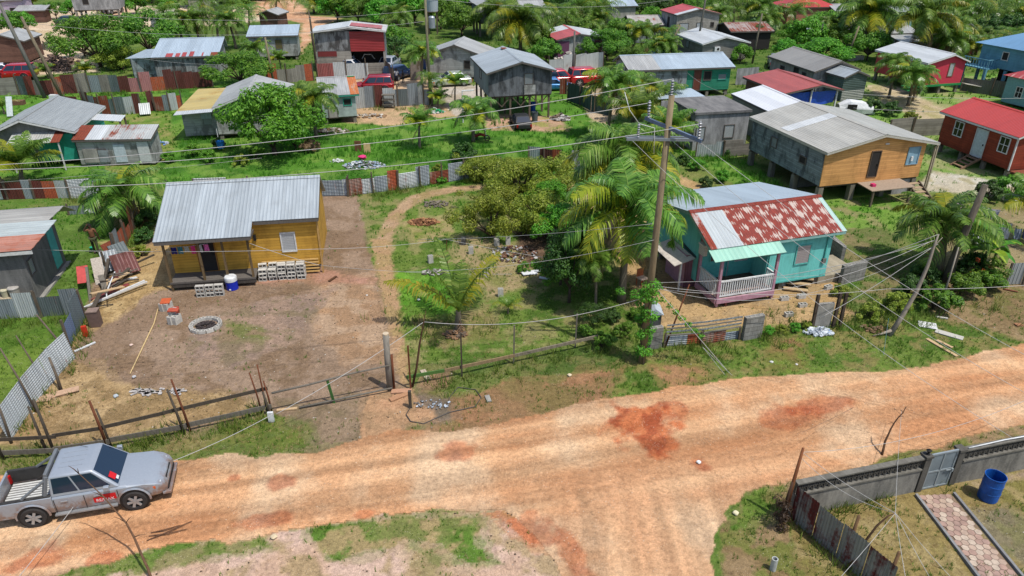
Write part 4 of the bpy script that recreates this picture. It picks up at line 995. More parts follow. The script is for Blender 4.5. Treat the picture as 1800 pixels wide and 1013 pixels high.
h = House('white_gable_house', 'low weathered board house with a white gabled roof and a wall air-conditioner', 'house', (1235, 78), (1320, 75), ze=2.2, D=7.8, L=6.3, ang=12, kind='v', rise=.75, rf=.48, over=(.25, .3, .35, .3), z0=.2)
h.walls({'F': siding((158, 154, 146), .14, .3), 'R': GRYS, 'B': GRYS, 'L': siding((150, 148, 142), .14, .3)}); h.roof(ZNW, fascia=TRIMW)
h.box('air_conditioner', WHT, 1.7, 2.4, .05, .33, 1.3, 1.8)
mb = MB(); mb.lathe([(.0, 0), (.16, .004)], 12, (0, 0, 0)); f = mb.build('fan_grille', DARKV, h.root); f.location = (2.12, .045, 1.55); f.rotation_euler = (rad(90), 0, 0)
h.opening('L', .4, .9, .8, .8, LVG)

h = House('long_grey_house', 'grey block house with a wide dull grey gable roof above the red lean-to', 'house', (1432, 127), (1512, 122), ze=2.4, D=8.6, L=5.2, ang=13, kind='v', rise=.9, rf=.55, over=(.25, .3, .4, .3), z0=.15)
h.walls({'F': CONC, 'R': CONC, 'B': CONC, 'L': concrete((186, 180, 170), (130, 126, 120), .3)}); h.roof(metal_sheet((168, 164, 156), dirt=.2)); h.opening('L', .8, .5, .6, 1.3, SHADEIN); h.opening('L', .62, .2, .8, 1.9, SHADEIN, name='door'); h.opening('L', .3, .8, .7, .9, SHADEIN)

h = House('striped_shed', 'small dark zinc shed with a gable roof and pale slatted base', 'shed', (1485, 137), (1522, 122), ze=2.3, D=2.7, L=3.0, ang=18, kind='v', rise=.55, over=(.15, .15, .2, .15), z0=-.05)
DGZ = metal_sheet((92, 112, 108), dirt=.3, axis=1); h.walls(DGZ); h.roof(ZN)
for k in range(6): h.box('slat', plain((206, 208, 200)), .2, 2.8, .155, .19, .1+k*.16, .17+k*.16)

h = House('red_lean_to', 'open lean-to with a dull red zinc roof and a blue tarpaulin under it', 'shed', (1380, 165), (1480, 158), ze=2.3, D=7.2, L=5.9, ang=14, kind='v', rise=.55, rf=.62, over=(.3, .3, .3, .3), z0=.05)
h.walls({'F': None, 'R': None, 'B': GRYS, 'L': BROWN}); h.roof(BRED)
for u, v in ((.35, .35), (5.5, .35), (5.5, 3.5), (5.5, 6.8), (2.9, .35)): h.box('post', TRIMW, u-.06, u+.06, v-.06, v+.06, -.1, 2.35)
mb = MB(); n = 10
for i in range(n):
    for j in range(4):
        f = lambda a, b: (0.8+a*4.6/n, .45+.08*math.sin(a*1.7+b), 2.2-b*.26-.18*math.sin(a/n*math.pi)*(b > 0))
        mb.quad(f(i, j), f(i+1, j), f(i+1, j+1), f(i, j+1))
mb.build('tarpaulin', plain((40, 90, 200), .5), h.root, smooth=True)
h.box('shade_panel', SHADEIN, .5, 5.3, 3.5, 3.6, 0, 2.2)  # near-black sheet paints the shade deep under the open roof

h = House('flat_roofed_house', 'concrete house with a stained flat roof and two louvred windows, right of the power pole', 'house', (1222, 203), (1320, 198), ze=2.8, D=4.9, L=4.7, ang=12, kind='flat', rise=0, over=(.12, .12, .12, .12), z0=.0)
h.walls(CONC); h.roof(concrete((150, 148, 146), (84, 84, 86), .6), fascia=None)
h.opening('F', .12, .9, .65, .9, LVW); h.opening('F', .65, .9, .75, .95, LVW)
h.tilt('rear_roof', [(-1.0, 4.95, 2.9), (3.2, 4.95, 2.9), (2.9, 7.3, 3.1), (-.8, 7.3, 3.1)], ZNB); h.box('rear_wall', CONC, -.7, 2.8, 4.85, 4.92, 0, 2.78)

h = House('white_roof_shed', 'narrow grey store with a glaring white zinc roof beside the orange house', 'shed', (1370, 206), (1432, 200), ze=2.6, D=7.8, L=3.3, ang=12, kind='v', rise=.6, rf=.86, over=(.12, .12, .2, .1), z0=.0)
h.walls(metal_sheet((136, 144, 150), dirt=.3, rust=.03)); h.roof(metal_sheet((250, 252, 255), dirt=.05), ZNG)

# the orange and grey house on block pillars
h = House('orange_house', 'house on block pillars with an orange board front, grey plank side and wide pale roof', 'house', (1455, 270), (1650, 252), ze=3.4, D=8.9, L=8.3, ang=15, kind='v', rise=.85, rf=.49, over=(.15, .75, .3, .3), z0=1.15)
h.walls({'F': ORG, 'R': ORG, 'B': GRYS, 'L': siding((146, 158, 164), .13, .35, weather=(84, 90, 96), wamt=.45)}); h.roof(metal_sheet((206, 202, 190), dirt=.2), metal_sheet((200, 198, 188), dirt=.25), fascia=plain((206, 200, 186), .7))
V = lambda u, v: Vector((u, v, h.rz(u, v)+.045)); h.slab([V(.3, 4.6), V(4.05, 4.6), V(4.05, 5.5), V(.3, 5.5)], metal_sheet((232, 234, 232), dirt=.1), 'roof_panel', .012)
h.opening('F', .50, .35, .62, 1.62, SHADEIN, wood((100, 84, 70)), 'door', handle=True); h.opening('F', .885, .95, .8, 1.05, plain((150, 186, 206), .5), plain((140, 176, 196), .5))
h.stilts(4, 4, .34, POSTC); h.opening('L', .75, .9, .6, .4, SHADEIN); h.opening('L', .35, 1.0, .6, .6, siding((150, 160, 164), .1))
h.box('under_wall', CONCD, .8, 3.0, 3.2, 3.3, 0, 1.0); h.box('under_wall', CONC, 5.9, 7.4, .45, .55, -.05, 1.0); h.box('under_wall', CONCD, 3.4, 6.0, 3.7, 3.8, 0, 1.0)
h.tilt('porch_deck', [(2.9, -1.15, 1.05), (6.1, -1.15, 1.05), (6.1, .28, 1.12), (2.9, .28, 1.12)], wood((170, 150, 130), .2), .05)
for u in (3.1, 5.9): h.box('porch_post', POSTW, u-.06, u+.06, -1.1, -.98, -.1, 1.04)
mb = MB()
for sx in (6.25, 7.15): mb.bar((sx, -2.2, .0), (sx, -.2, 1.05), .06, .2)
mb.build('stair_stringer', POSTW, h.root)
for k in range(6): h.box('stair_tread', wood((180, 156, 128), .2), 6.29, 7.11, -2.1+k*.33, -1.82+k*.33, .1+k*.17, .14+k*.17)
h.box('lamp', WHT, 4.35, 4.6, .22, .29, 3.55, 3.62); h.box('meter_box', WHT, 6.55, 6.7, .2, .29, 2.3, 2.6); h.box('pot', plain((230, 60, 120)), 3.35, 3.6, -.6, -.35, 1.1, 1.3)
for u in (8.15, 8.3): h.box('lean_pole', wood((190, 176, 150)), u-.04, u+.04, .1, .2, .1, 3.2)
H_ORG = h

h = House('brown_cabin', 'dark red-brown board cabin with white-framed windows and a bright red roof, right edge', 'house', (1792, 243), ze=3.0, L=5.4, D=7.3, ang=13, kind='v', rise=.9, rf=.5, over=(.3, .3, .3, .3), z0=.65)
h.walls(CABW); h.roof(RED, fascia=TRIMW)
h.opening('L', .86-.0, 1.0, .75, 1.0, GL, WHT, bars=1)
h.opening('L', .56, .1, .95, 1.9, plain((206, 220, 226), .5), plain((216, 220, 220)), 'door', handle=True); h.opening('L', .24, 1.0, .75, 1.0, GL, WHT, bars=1)
h.opening('F', .3, .9, .8, 1.0, GL, WHT, bars=1); h.box('corner_trim', TRIMW, .27, .36, .27, .36, .6, 3.0); h.stilts(3, 4, .26)
h.box('porch_deck', wood((140, 80, 60)), .4, 5.2, -1.3, .28, .5, .6)
for u in (.5, 2.6, 5.0): h.box('porch_rail_post', wood((140, 70, 50)), u-.05, u+.05, -1.28, -1.18, -.1, 1.45)
mb = MB(); mb.bar((.5, -1.23, 1.42), (5, -1.23, 1.42), .06); mb.bar((.5, -1.23, 1.0), (5, -1.23, 1.0), .05); mb.bar((.5, -1.23, .62), (2.6, -1.23, 1.4), .05); mb.build('porch_rail', wood((140, 70, 50)), h.root)
mb = MB()
for v in (2.75, 3.75): mb.bar((-1.2, v, .0), (.25, v, .68), .07, .16)
for k in range(4): mb.b2(-1.05+k*.33, -.8+k*.33, 2.8, 3.7, .12+k*.16, .16+k*.16)
mb.build('steps', wood((150, 120, 96)), h.root)

h = House('crimson_house', 'crimson house with green trim on low posts, white roof, behind young palms', 'house', (1632, 112), (1706, 108), ze=3.1, D=7.8, L=5.0, ang=14, kind='v', rise=.75, rf=.6, over=(.2, .3, .3, .3), z0=.9)
h.walls({'F': MAG, 'R': MAG, 'B': MAG, 'L': MAGV}); h.roof(ZNW, metal_sheet((80, 160, 96), dirt=.1), fascia=TRIMW)
h.box('base_trim', GREENT, .1, 4.8, .22, .32, .75, .95); h.opening('F', .66, .8, .5, 1.2, LVW, plain((140, 120, 90))); h.stilts(3, 4, .26)
h.box('wall_panel', plain((110, 200, 170)), .17, .215, .7, 2.0, 1.0, 2.9); h.opening('L', .6, .6, .6, 1.0, plain((206, 70, 50)))
mb = MB(); mb.b2(-1.3, .1, .4, 1.4, .4, .5); mb.b2(-1.3, .0, .4, 1.4, .7, .78); mb.build('steps', GREENT, h.root)
h.tilt('ramp', [(4.9, -.2, .9), (4.9, .4, .9), (8.4, -1.2, .35), (8.3, -1.8, .35)], plain((220, 214, 200)), .06)

h = House('blue_house', 'blue two-storey house with a light blue hipped roof and a railed gallery, right edge', 'house', (1832, 96), ze=4.4, L=8, D=7.2, ang=20, kind='hip', rise=1.5, over=(.5, .5, .5, .5), z0=2.3)
h.walls(BLUW); h.roof(BLU); h.opening('L', .45, .9, .6, .7, SHADEIN, TRIMW); h.opening('F', .3, .9, .8, 1.0, SHADEIN, TRIMW)
h.box('gallery_floor', BLUW, -1.0, .49, 4.4, 7.2, 2.2, 2.32); mb = MB()
for k in range(9): mb.b2(-.97, -.92, 4.45+k*.32, 4.5+k*.32, 2.3, 3.1)
for k in range(4): mb.b2(-.8+k*.35, -.75+k*.35, 4.42, 4.47, 2.3, 3.1)
mb.b2(-.98, -.9, 4.4, 7.2, 3.1, 3.17); mb.b2(-.89, .49, 4.4, 4.48, 3.1, 3.17); mb.build('gallery_rail', BLUW, h.root)
for u, v in ((-.9, 4.5), (.6, .6), (4, .6), (7.3, .6), (7.3, 6.5), (.6, 6.5), (.6, 3.5), (-.9, 7.0)): h.box('pillar', BLUW, u-.12, u+.12, v-.12, v+.12, -.1, 2.2)
h.box('underfloor_shade', SHADEIN, 3, 8, 3, 6, 0, 2.2)  # dark box stands in for the shade below the raised floor
h = House('teal_cottage', 'small blue-green cottage with a red and white weathered roof at the far right', 'house', (1846, 150), ze=2.7, L=6, D=4.6, ang=20, kind='hip', rise=1.1, over=(.3, .3, .3, .3), z0=.3)
h.walls(plain((130, 178, 184))); h.roof(metal_sheet((196, 66, 66), rust=.35, rustcol=(226, 200, 190))); h.opening('L', .38, .7, .6, .9, SHADEIN, TRIMW, bars=1); h.opening('F', .3, .7, .6, .9, SHADEIN, TRIMW, bars=1)

# the turquoise house with the railed porch
h = House('turquoise_house', 'turquoise house with a white-railed porch and a roof blotched with red rust', 'house', (1250, 440), ze=2.9, L=7.4, D=7.3, ang=17, kind='u', rise=1.0, rf=.31, over=(.35, .45, .3, .3), z0=.5)
h.y0r = .3
h.walls({'F': None, 'R': TEALW, 'B': TEALW, 'L': None})
h.box('wall', TEALW, 3.5, 6.95, .3, .37, .5, 2.93); h.box('wall', TEALD, .42, 3.5, 1.5, 1.57, .5, 3.25); h.box('wall', TEALW, 3.43, 3.5, .37, 1.49, .5, 3.0)
lw = MB(); DB = h.D-.3; rg = h.rf*h.D; lw.poly([(.35, DB, .5), (.35, 1.5, .5), (.35, 1.5, h.rz(0, 1.5)-.04), (.35, rg, 3.86), (.35, DB, 2.93)]); lw.poly([(.42, 1.5, .5), (.42, DB, .5), (.42, DB, 2.93), (.42, rg, 3.86), (.42, 1.5, h.rz(0, 1.5)-.04)]); lw.build('wall', TEALW, h.root)
CHK = check_rust_sheet(); V = lambda u, v: Vector((u, v, h.rz(u, v))); r = h.rf*h.D
h.roof(CHK, ZNB, bands=[(0, .045, metal_sheet((206, 200, 196), rust=.55, rustcol=(150, 60, 40))), (.045, .23, metal_sheet((206, 214, 216), dirt=.1)), (.23, .965, CHK), (.965, 1, metal_sheet((190, 220, 210), dirt=.1))], cap=metal_sheet((150, 60, 46), rust=.6, rustcol=(140, 52, 34)), fascia=plain((150, 196, 190)))
h.tilt('awning', [(-.1, -.6, 2.55), (3.65, -.6, 2.55), (3.65, .05, 2.86), (-.1, .05, 2.86)], metal_sheet((170, 222, 200), dirt=.08, sp=.25))
PKT = plain((196, 150, 168), .6)
for u, v in ((.45, -.35), (3.45, -.35), (.45, 1.44)): h.box('porch_post', PKT, u-.06, u+.06, v-.06, v+.06, .1, 2.62 if v < 0 else 3.1)
h.box('porch_floor', wood((190, 160, 150)), .38, 3.5, -.4, 1.49, .42, .5); h.box('porch_beam', PKT, .38, 3.5, -.46, -.40, .25, .5); h.box('porch_beam', PKT, .31, .375, -.40, 1.45, .25, .5)
mb = MB()
for k in range(24): mb.b2(.56+k*.121, .61+k*.121, -.37, -.33, .56, 1.32)
mb.b2(.51, 3.39, -.39, -.31, 1.32, 1.39); mb.b2(.51, 3.39, -.38, -.32, .56, .62); mb.build('railing', WHT, h.root)
mb = MB()
for k in range(12): mb.b2(.43, .47, -.22+k*.135, -.17+k*.135, .56, 1.32)
mb.b2(.41, .49, -.28, 1.37, 1.32, 1.39); mb.build('railing', WHT, h.root)
mb = MB()
for k in range(5): mb.b2(3.43, 3.47, -.22+k*.12, -.17+k*.12, .56, 1.32)
mb.b2(3.41, 3.49, -.28, .29, 1.32, 1.39); mb.build('railing', WHT, h.root)
def flatwin(h, u, v, z, w, hh, pane, frame, name='window', t=.05):
    mb = MB(); mb.b2(u-w/2-t, u+w/2+t, v-.05, v-.002, z+hh, z+hh+t); mb.b2(u-w/2-t, u+w/2+t, v-.05, v-.002, z-t, z); mb.b2(u-w/2-t, u-w/2, v-.05, v-.002, z, z+hh); mb.b2(u+w/2, u+w/2+t, v-.05, v-.002, z, z+hh)
    f = mb.build(name, frame, h.root); q = MB(); q.b2(u-w/2+.001, u+w/2-.001, v-.03, v-.004, z+.001, z+hh-.001); q.build('pane' if name == 'window' else 'panel', pane, f); return f
flatwin(h, 5.35, .3, 1.35, .75, .95, louver((206, 196, 196)), TEALD); flatwin(h, 2.75, 1.5, 1.3, .75, 1.1, louver((206, 200, 206)), TEALD); flatwin(h, 1.4, 1.5, 1.5, .75, .8, plain((110, 92, 84)), TEALD); flatwin(h, 2.05, 1.5, .55, .05, 2.0, PKT, TEALD, 'door')
for i in range(4):
    for j in range(3): h.box('stilt', POSTC, .5+i*2.0-.1, .5+i*2.0+.1, .5+j*2.4-.1, .5+j*2.4+.1, -.1, .5)
h.box('floor_beam', TEALD, 3.5, 6.95, .28, .42, .42, .5); h.box('floor', POSTW, .44, 6.9, 1.58, 5.8, .44, .5); h.box('floor', POSTW, 3.55, 6.9, .4, 1.55, .44, .5)
h.box('meter_box', concrete(), 6.55, 6.75, .2, .3, 1.2, 1.45); h.box('meter_pipe', TEALD, 6.62, 6.68, .22, .28, 1.45, 2.85)
for u in (1.0, 3.45): h.box('porch_prop', wood((150, 90, 80)), u-.05, u+.05, -.34, -.24, -.1, .42)
H_TQ = h

# far houses, built simply but whole
def far_house(name, label, A, B, ze, D, kind, rise, wm, rm, rm2=None, rf=.5, z0=.1, ang=13, ops=(), L=None):
    h = House(name, label, 'house', A, B, ze=ze, D=D, kind=kind, rise=rise, rf=rf, z0=z0, ang=ang, L=L, over=(.3, .3, .3, .3)); h.walls(wm); h.roof(rm, rm2)
    for s_, c_, z_, w_, h_, m_ in ops: h.opening(s_, c_, z_, w_, h_, m_)
    if z0 > .5: h.stilts(3, 3)
    return h
far_house('corner_house', 'pale lilac and white house in the top left corner', (-30, 2), (32, 2), 3.2, 5, 'u', .8, plain((196, 180, 200)), ZNG, ops=[('F', .7, .9, .8, 1, SHADEIN)])
far_house('small_plank_store', 'small rusty-brown store below the top left corner, beside the tall pole', (22, 20), (80, 18), 1.9, 3.2, 'shed', .5, BROWN, ZNG)
far_house('raised_grey_house', 'grey house on posts at the top left with blue barrels under it', (118, -10), (205, -12), 4.2, 6, 'v', .8, CONC, ZNB, z0=1.7, ops=[('F', .3, .9, .8, .8, SHADEIN)])
far_house('cream_roof_shed', 'low shed with a cream roof beside the palms at the top left', (258, 28), (303, 26), 2.0, 3.5, 'shed', .5, GRYS, metal_sheet((216, 206, 176), rust=.15))
far_house('top_edge_house', 'wide pale house at the top edge above the palms', (325, -8), (402, -10), 3.2, 6, 'u', .9, CONCL, metal_sheet((210, 206, 196)), ops=[('F', .3, .9, .8, .8, SHADEIN), ('F', .7, .9, 1.0, .8, LVG)])
far_house('lane_shed', 'small dark shed with a pale roof where the orange lane begins', (450, 26), (492, 24), 2.6, 4, 'v', .6, BROWN, ZNG, ang=-8)
far_house('tall_stilt_house', 'grey board house on tall posts at the top centre behind a palm', (838, 10), (905, 8), 4.3, 6, 'v', .7, SW, ZNG, z0=1.9, ops=[('F', .3, .8, .7, .9, SHADEIN), ('F', .65, .8, .5, .9, SHADEIN)])
far_house('rust_flecked_house', 'low house with a dirty white roof flecked with rust, left of the tall block house', (1108, 45), (1168, 44), 2.4, 6, 'u', .9, GRYS, metal_sheet((206, 200, 190), rust=.25), ang=4)
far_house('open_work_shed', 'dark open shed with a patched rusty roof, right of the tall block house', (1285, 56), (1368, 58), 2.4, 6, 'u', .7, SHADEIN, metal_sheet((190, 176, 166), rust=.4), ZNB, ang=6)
far_house('red_hip_house', 'house with a vivid red roof at the top edge', (1385, 14), (1478, 14), 3.2, 6, 'hip', 1.3, plain((190, 120, 100)), RED, ang=8)
far_house('pale_roof_house', 'pale zinc roof just right of the vivid red roof', (1468, 20), (1512, 20), 2.8, 5, 'u', .7, GRYL, ZNG, ang=8)
far_house('shade_house', 'grey shack under the rear coconut palms', (1552, 60), (1622, 60), 2.2, 5, 'u', .6, GRYS, ZNG, ang=8)
far_house('slat_shack', 'board shack with a light roof left of the leaning palm at the back', (1585, 75), (1635, 74), 2.0, 3, 'shed', .4, GRYS, ZNG, ang=8)
far_house('tan_house', 'tan-walled house with a grey gable roof among palms at the top right', (1682, 57), (1722, 55), 2.8, 6, 'v', 1.0, plain((190, 166, 130)), ZNG, ops=[('F', .5, .8, .7, .8, SHADEIN)])
far_house('light_awning_house', 'low house with a near-white roof next to the tan-walled house', (1655, 60), (1702, 64), 2.2, 3, 'shed', .5, CONCL, ZNW)
far_house('grove_house', 'pale-roofed house deep in the palm grove at the top right', (1560, 22), (1618, 22), 3.4, 6, 'hip', 1.2, plain((120, 170, 160)), metal_sheet((206, 214, 206)), ang=8)
far_house('grove_hut', 'hut glimpsed between palm crowns at the top centre', (915, 14), (962, 14), 2.6, 5, 'u', .8, CONCL, ZNG)
far_house('grove_cabin', 'cabin in the trees beside the tall block house, at the top edge', (1075, 12), (1120, 10), 2.8, 5, 'u', .8, CONCL, ZNB)
# ---------------------------------------------------------------- trees and palms
def hof(base, top):
    b = W(*base); lo, hi = 0.0, 40.0
    for _ in range(40):
        m = (lo+hi)/2; z = m-CAMZ; d = b.y*math.cos(PITCH)-z*math.sin(PITCH); u = -(b.y*math.sin(PITCH)+z*math.cos(PITCH))
        if 506.5+F*u/d > top: lo = m
        else: hi = m
    return m
VH = {id(PV_S): .5, id(PV_A): 6.0, id(PV_B): 4.4, id(PV_C): 2.0, id(PV_D): .5, id(PV_E): 5.2, id(PV_T): 9.0}
def palm(base, crown_y, spread, var, label, group=None, rz=None, name='coconut_palm'):
    """base pixel, pixel row of the crown's heart, half width of the crown in pixels"""
    b = W(*base); Hn = max(.3, hof(base, crown_y)); dist = math.hypot(b.y, CAMZ-Hn)
    Lw = spread/F*dist; cs = Lw/(2.65 if var is PV_A else 2.4 if var in (PV_B, PV_E, PV_T) else 2.2 if var is PV_C else 1.7 if var is PV_D else 1.15)
    hs = Hn/VH[id(var)]
    t = thing(name, label, 'palm tree', (b.x, b.y, 0), R.uniform(0, 6.28) if rz is None else rz, group)
    for o in var:
        c = o.copy(); C.collection.objects.link(c); c.parent = t
        if o.name.startswith('trunk'): c.scale = (cs, cs, hs)
        else: c.location = Vector((o.location.x*cs, o.location.y*cs, o.location.z*hs)); c.scale = (cs, cs, cs)
    return t
def tree(base, parts, s, label, cat='tree', name='leafy_tree', group=None, sz=None, rz=None):
    b = W(*base); return place_tree(parts, b.x, b.y, s, R.uniform(0, 6.28) if rz is None else rz, label, cat, name, group, sz)
palm((1092, 532), 376, 118, PV_A, 'tall coconut palm beside the vine-covered power pole, its crown nearest the viewer', rz=1.0)
palm((1106, 425), 278, 100, PV_A, 'dark dense coconut palm just behind the tallest one near the power pole', rz=2.6)
tree((965, 372), TV_B, .5, 'yellow-green leafy patch rising inside the thicket'); tree((880, 372), TV_O, .7, 'olive-green thicket tree in the middle of the clump, left'); tree((905, 318), TV_P, .6, 'low olive-green thicket tree right of the back fence end')
palm((1046, 552), 455, 42, PV_B, 'dark palm with dead hanging fronds between the lot and the tallest palm', rz=.9)
palm((1068, 245), 152, 52, PV_A, 'coconut palm in front of the left end of the green plank house')
palm((1112, 215), 150, 42, PV_B, 'upright young palm before the grey half of the green plank house')
palm((1158, 222), 168, 46, PV_B, 'bushy palm left of the flat-roofed concrete house, by the pole top')
palm((1112, 268), 212, 60, PV_C, 'yellow-green palm spreading low behind the power pole')
palm((1190, 262), 232, 36, PV_C, 'small palm at the left wall of the flat-roofed concrete house')
palm((1165, 300), 235, 52, PV_C, 'leafy palm low between pole and flat-roofed concrete house')
palm((243, 394), 338, 82, PV_B, 'bushy coconut palm by the left back corner of the yellow house', rz=.6)
palm((42, 330), 300, 66, PV_C, 'trunkless young palm behind the rusty fence at the left edge', rz=.4)
palm((556, 242), 172, 48, PV_B, 'slim palm in front of the small cabin with the rusty roof end')
palm((738, 262), 222, 36, PV_C, 'lone palm standing in the bright grass in the middle of the clearing')
palm((832, 250), 196, 46, PV_B, 'palm with hanging yellow fronds at the left of the stilt house', rz=3)
palm((806, 580), 548, 58, PV_S, 'young palm with few upright fronds in the empty lot', rz=1.2)
palm((893, 552), 549, 24, PV_D, 'tiny yellow palm sprout in the grass of the empty lot')
palm((1650, 478), 392, 92, PV_B, 'yellowing coconut palm left of the leaning dark utility pole', rz=.2)
palm((1812, 425), 372, 66, PV_C, 'green palm cut by the right edge beside the laundry')
palm((1562, 172), 112, 34, PV_B, 'palm at the left flank of the crimson house')
palm((1596, 186), 132, 42, PV_B, 'palm with wide fronds before the crimson house front corner', rz=1)
palm((1604, 178), 152, 26, PV_C, 'small palm tucked beside the wide palm of the crimson house')
palm((915, 98), 42, 56, PV_A, 'large palm at the top centre between two grey gable houses')
palm((868, 70), 20, 40, PV_B, 'palm right beside the tall grey house on posts')
palm((703, 72), 26, 34, PV_B, 'pale palm rising from the green thicket at the top')
palm((742, 152), 92, 34, PV_B, 'palm left of the pole in front of the half hidden grey house')
palm((760, 186), 140, 26, PV_E, 'thin palm beside the pole behind the low zinc fence')
palm((800, 190), 150, 24, PV_C, 'low palm with dark fronds in the car yard')
palm((770, 190), 176, 22, PV_C, 'fan-like little palm beside the low zinc fence')
palm((322, 82), 40, 36, PV_B, 'palm behind the long zinc shed, leftmost of its row')
palm((352, 80), 34, 34, PV_B, 'palm behind the middle of the long zinc shed')
palm((385, 78), 30, 34, PV_E, 'palm behind the right end of the long zinc shed')
palm((415, 86), 36, 34, PV_B, 'yellowish palm just right of the long zinc shed')
palm((440, 60), 22, 28, PV_E, 'palm left of the lane shed')
palm((300, 60), 22, 30, PV_E, 'palm beside the cream-roofed shed')
palm((155, 150), 126, 20, PV_C, 'small bright yellow-green palm behind the patchwork zinc fence')
palm((85, 138), 126, 18, PV_C, 'little palm between the two leaning poles at the left')
palm((8, 200), 190, 24, PV_D, 'small yellow palm at the left edge below the boards')
palm((63, 22), 6, 24, PV_C, 'palm beside the small rusty-brown store')
palm((495, 128), 104, 18, PV_C, 'yellow-leaved palm beside the weathered plank house')
palm((458, 120), 86, 30, PV_B, 'palm in front of the weathered plank house')
top = [((975, 75), 30, 32, PV_E, 'palm above the red and white roofed house'), ((1012, 60), 12, 30, PV_T, 'slender palm standing over the red and white roofed house'), ((1060, 62), 18, 28, PV_E, 'palm left of the rust-flecked house'),
 ((1112, 96), 55, 26, PV_B, 'palm before the rust-flecked house'), ((1137, 90), 66, 24, PV_C, 'drooping palm at the corner of the tall block house'), ((1252, 40), 8, 30, PV_E, 'palm behind the tall block house'),
 ((1288, 52), 10, 28, PV_E, 'palm right behind the tall block house'), ((1330, 50), 12, 28, PV_B, 'palm above the dark open shed'), ((1345, 70), 36, 24, PV_B, 'palm in front of the dark open shed'), ((1395, 60), 20, 26, PV_E, 'palm left of the spreading bright tree'),
 ((1522, 88), 26, 42, PV_A, 'big palm with hanging yellow fronds left of the rear shacks'), ((1548, 60), 8, 34, PV_E, 'palm beside the hut in the grove'), ((1612, 112), 30, 44, PV_A, 'big palm right of the leaning pole at the back'),
 ((1640, 100), 48, 36, PV_A, 'palm left of the tan-walled house'), ((1660, 112), 70, 30, PV_B, 'drooping palm in front of the tan-walled house'), ((1700, 48), 14, 36, PV_E, 'palm behind the tan-walled house'), ((1735, 60), 26, 36, PV_E, 'palm right of the tan-walled house'),
 ((1765, 50), 12, 38, PV_E, 'palm above the ridge of the blue roof'), ((1790, 58), 28, 32, PV_B, 'palm at the far right above the blue roof'), ((1590, 40), 4, 32, PV_T, 'palm rising behind the grove house'), ((1500, 50), 16, 28, PV_E, 'palm right of the pale zinc roof'),
 ((1660, 34), 4, 34, PV_T, 'tall palm at the top right behind the tan-walled house'), ((1458, 22), 0, 26, PV_E, 'palm behind the vivid red roof'), ((935, 30), 4, 28, PV_E, 'palm left of the hut at the top centre'), ((1180, 12), -8, 26, PV_E, 'palm behind the cabin in the trees'),
 ((662, 44), 12, 26, PV_E, 'palm in the thicket above the red-sided house')]
for a in top: palm(a[0], a[1], a[2]*1.28, *a[3:])
# a far grove: many crowns nobody could tell apart
rs = random.Random(99); k = 0
for i in range(58):
    px = rs.uniform(930, 1850) if i % 4 else rs.uniform(200, 900); py = rs.uniform(-60, 8)
    palm((px, py+22), py, rs.uniform(20, 30), rs.choice([PV_E, PV_T, PV_B]), 'coconut palm in the far grove along the top edge', 'palms of the far grove')

tree((484, 272), TV_B, 1.3, 'bright leafy mango tree in front of the house with the yellowed roof', sz=1.35)
tree((520, 262), TV_B, .55, 'lighter small leafy tree at the foot of the bright mango tree')
tree((426, 150), TV_A, 1.15, 'round dense tree left of the weathered plank house', sz=.8)
tree((178, 118), TV_A, 1.4, 'wide scrubby tree left of the long zinc shed, leaning over bare ground'); tree((215, 122), TV_O, 1.1, 'thin-branched tree touching the left lean-to of the zinc shed'); tree((262, 100), TV_A, 1.3, 'tree behind the wide scrubby one, near the cream roof')
tree((150, 100), TV_A, .8, 'small leafy tree at the left of the wide scrubby one')
tree((868, 418), TV_P, .8, 'sprawling olive-green thicket tree, front one on the lot boundary', sz=1.0)
tree((945, 408), TV_O, .85, 'olive-green thicket tree over the rubbish heap, right of the front one', sz=1.0)
tree((915, 350), TV_P, 1.0, 'broad olive-green thicket tree at the back of the empty lot')
tree((975, 335), TV_O, .9, 'olive-green thicket tree behind, toward the tall palms'); tree((850, 318), TV_O, .75, 'low olive-green thicket tree by the rusty back fence')
tree((985, 430), TV_B, .6, 'bright green sapling left of the palm trunks'); tree((1000, 532), TV_C, .5, 'dark glossy tree at the right side of the lot', sz=.8)
tree((985, 500), TV_B, .52, 'bright green bushy tree next to the white zinc scraps'); tree((1042, 572), TV_C, .22, 'dark low tree hung with creepers beside the palm trunk'); tree((1022, 440), TV_A, .32, 'dark shrubby tree under the drooping fronds')
tree((1440, 112), TV_B, 1.35, 'wide bright green spreading tree behind the long grey house', sz=.75); tree((1400, 80), TV_B, 1.0, 'bright green tree left of the wide spreading one', sz=.8)
tree((1085, 92), TV_B, 1.05, 'bright layered tree beside the palms at the top centre'); tree((1068, 108), TV_A, .9, 'shaggy green tree behind the green plank house')
tree((1110, 122), TV_A, .6, 'small tree peeking over the green plank house'); tree((1030, 104), TV_A, .5, 'small tree at the corner of the red and white roofed house')
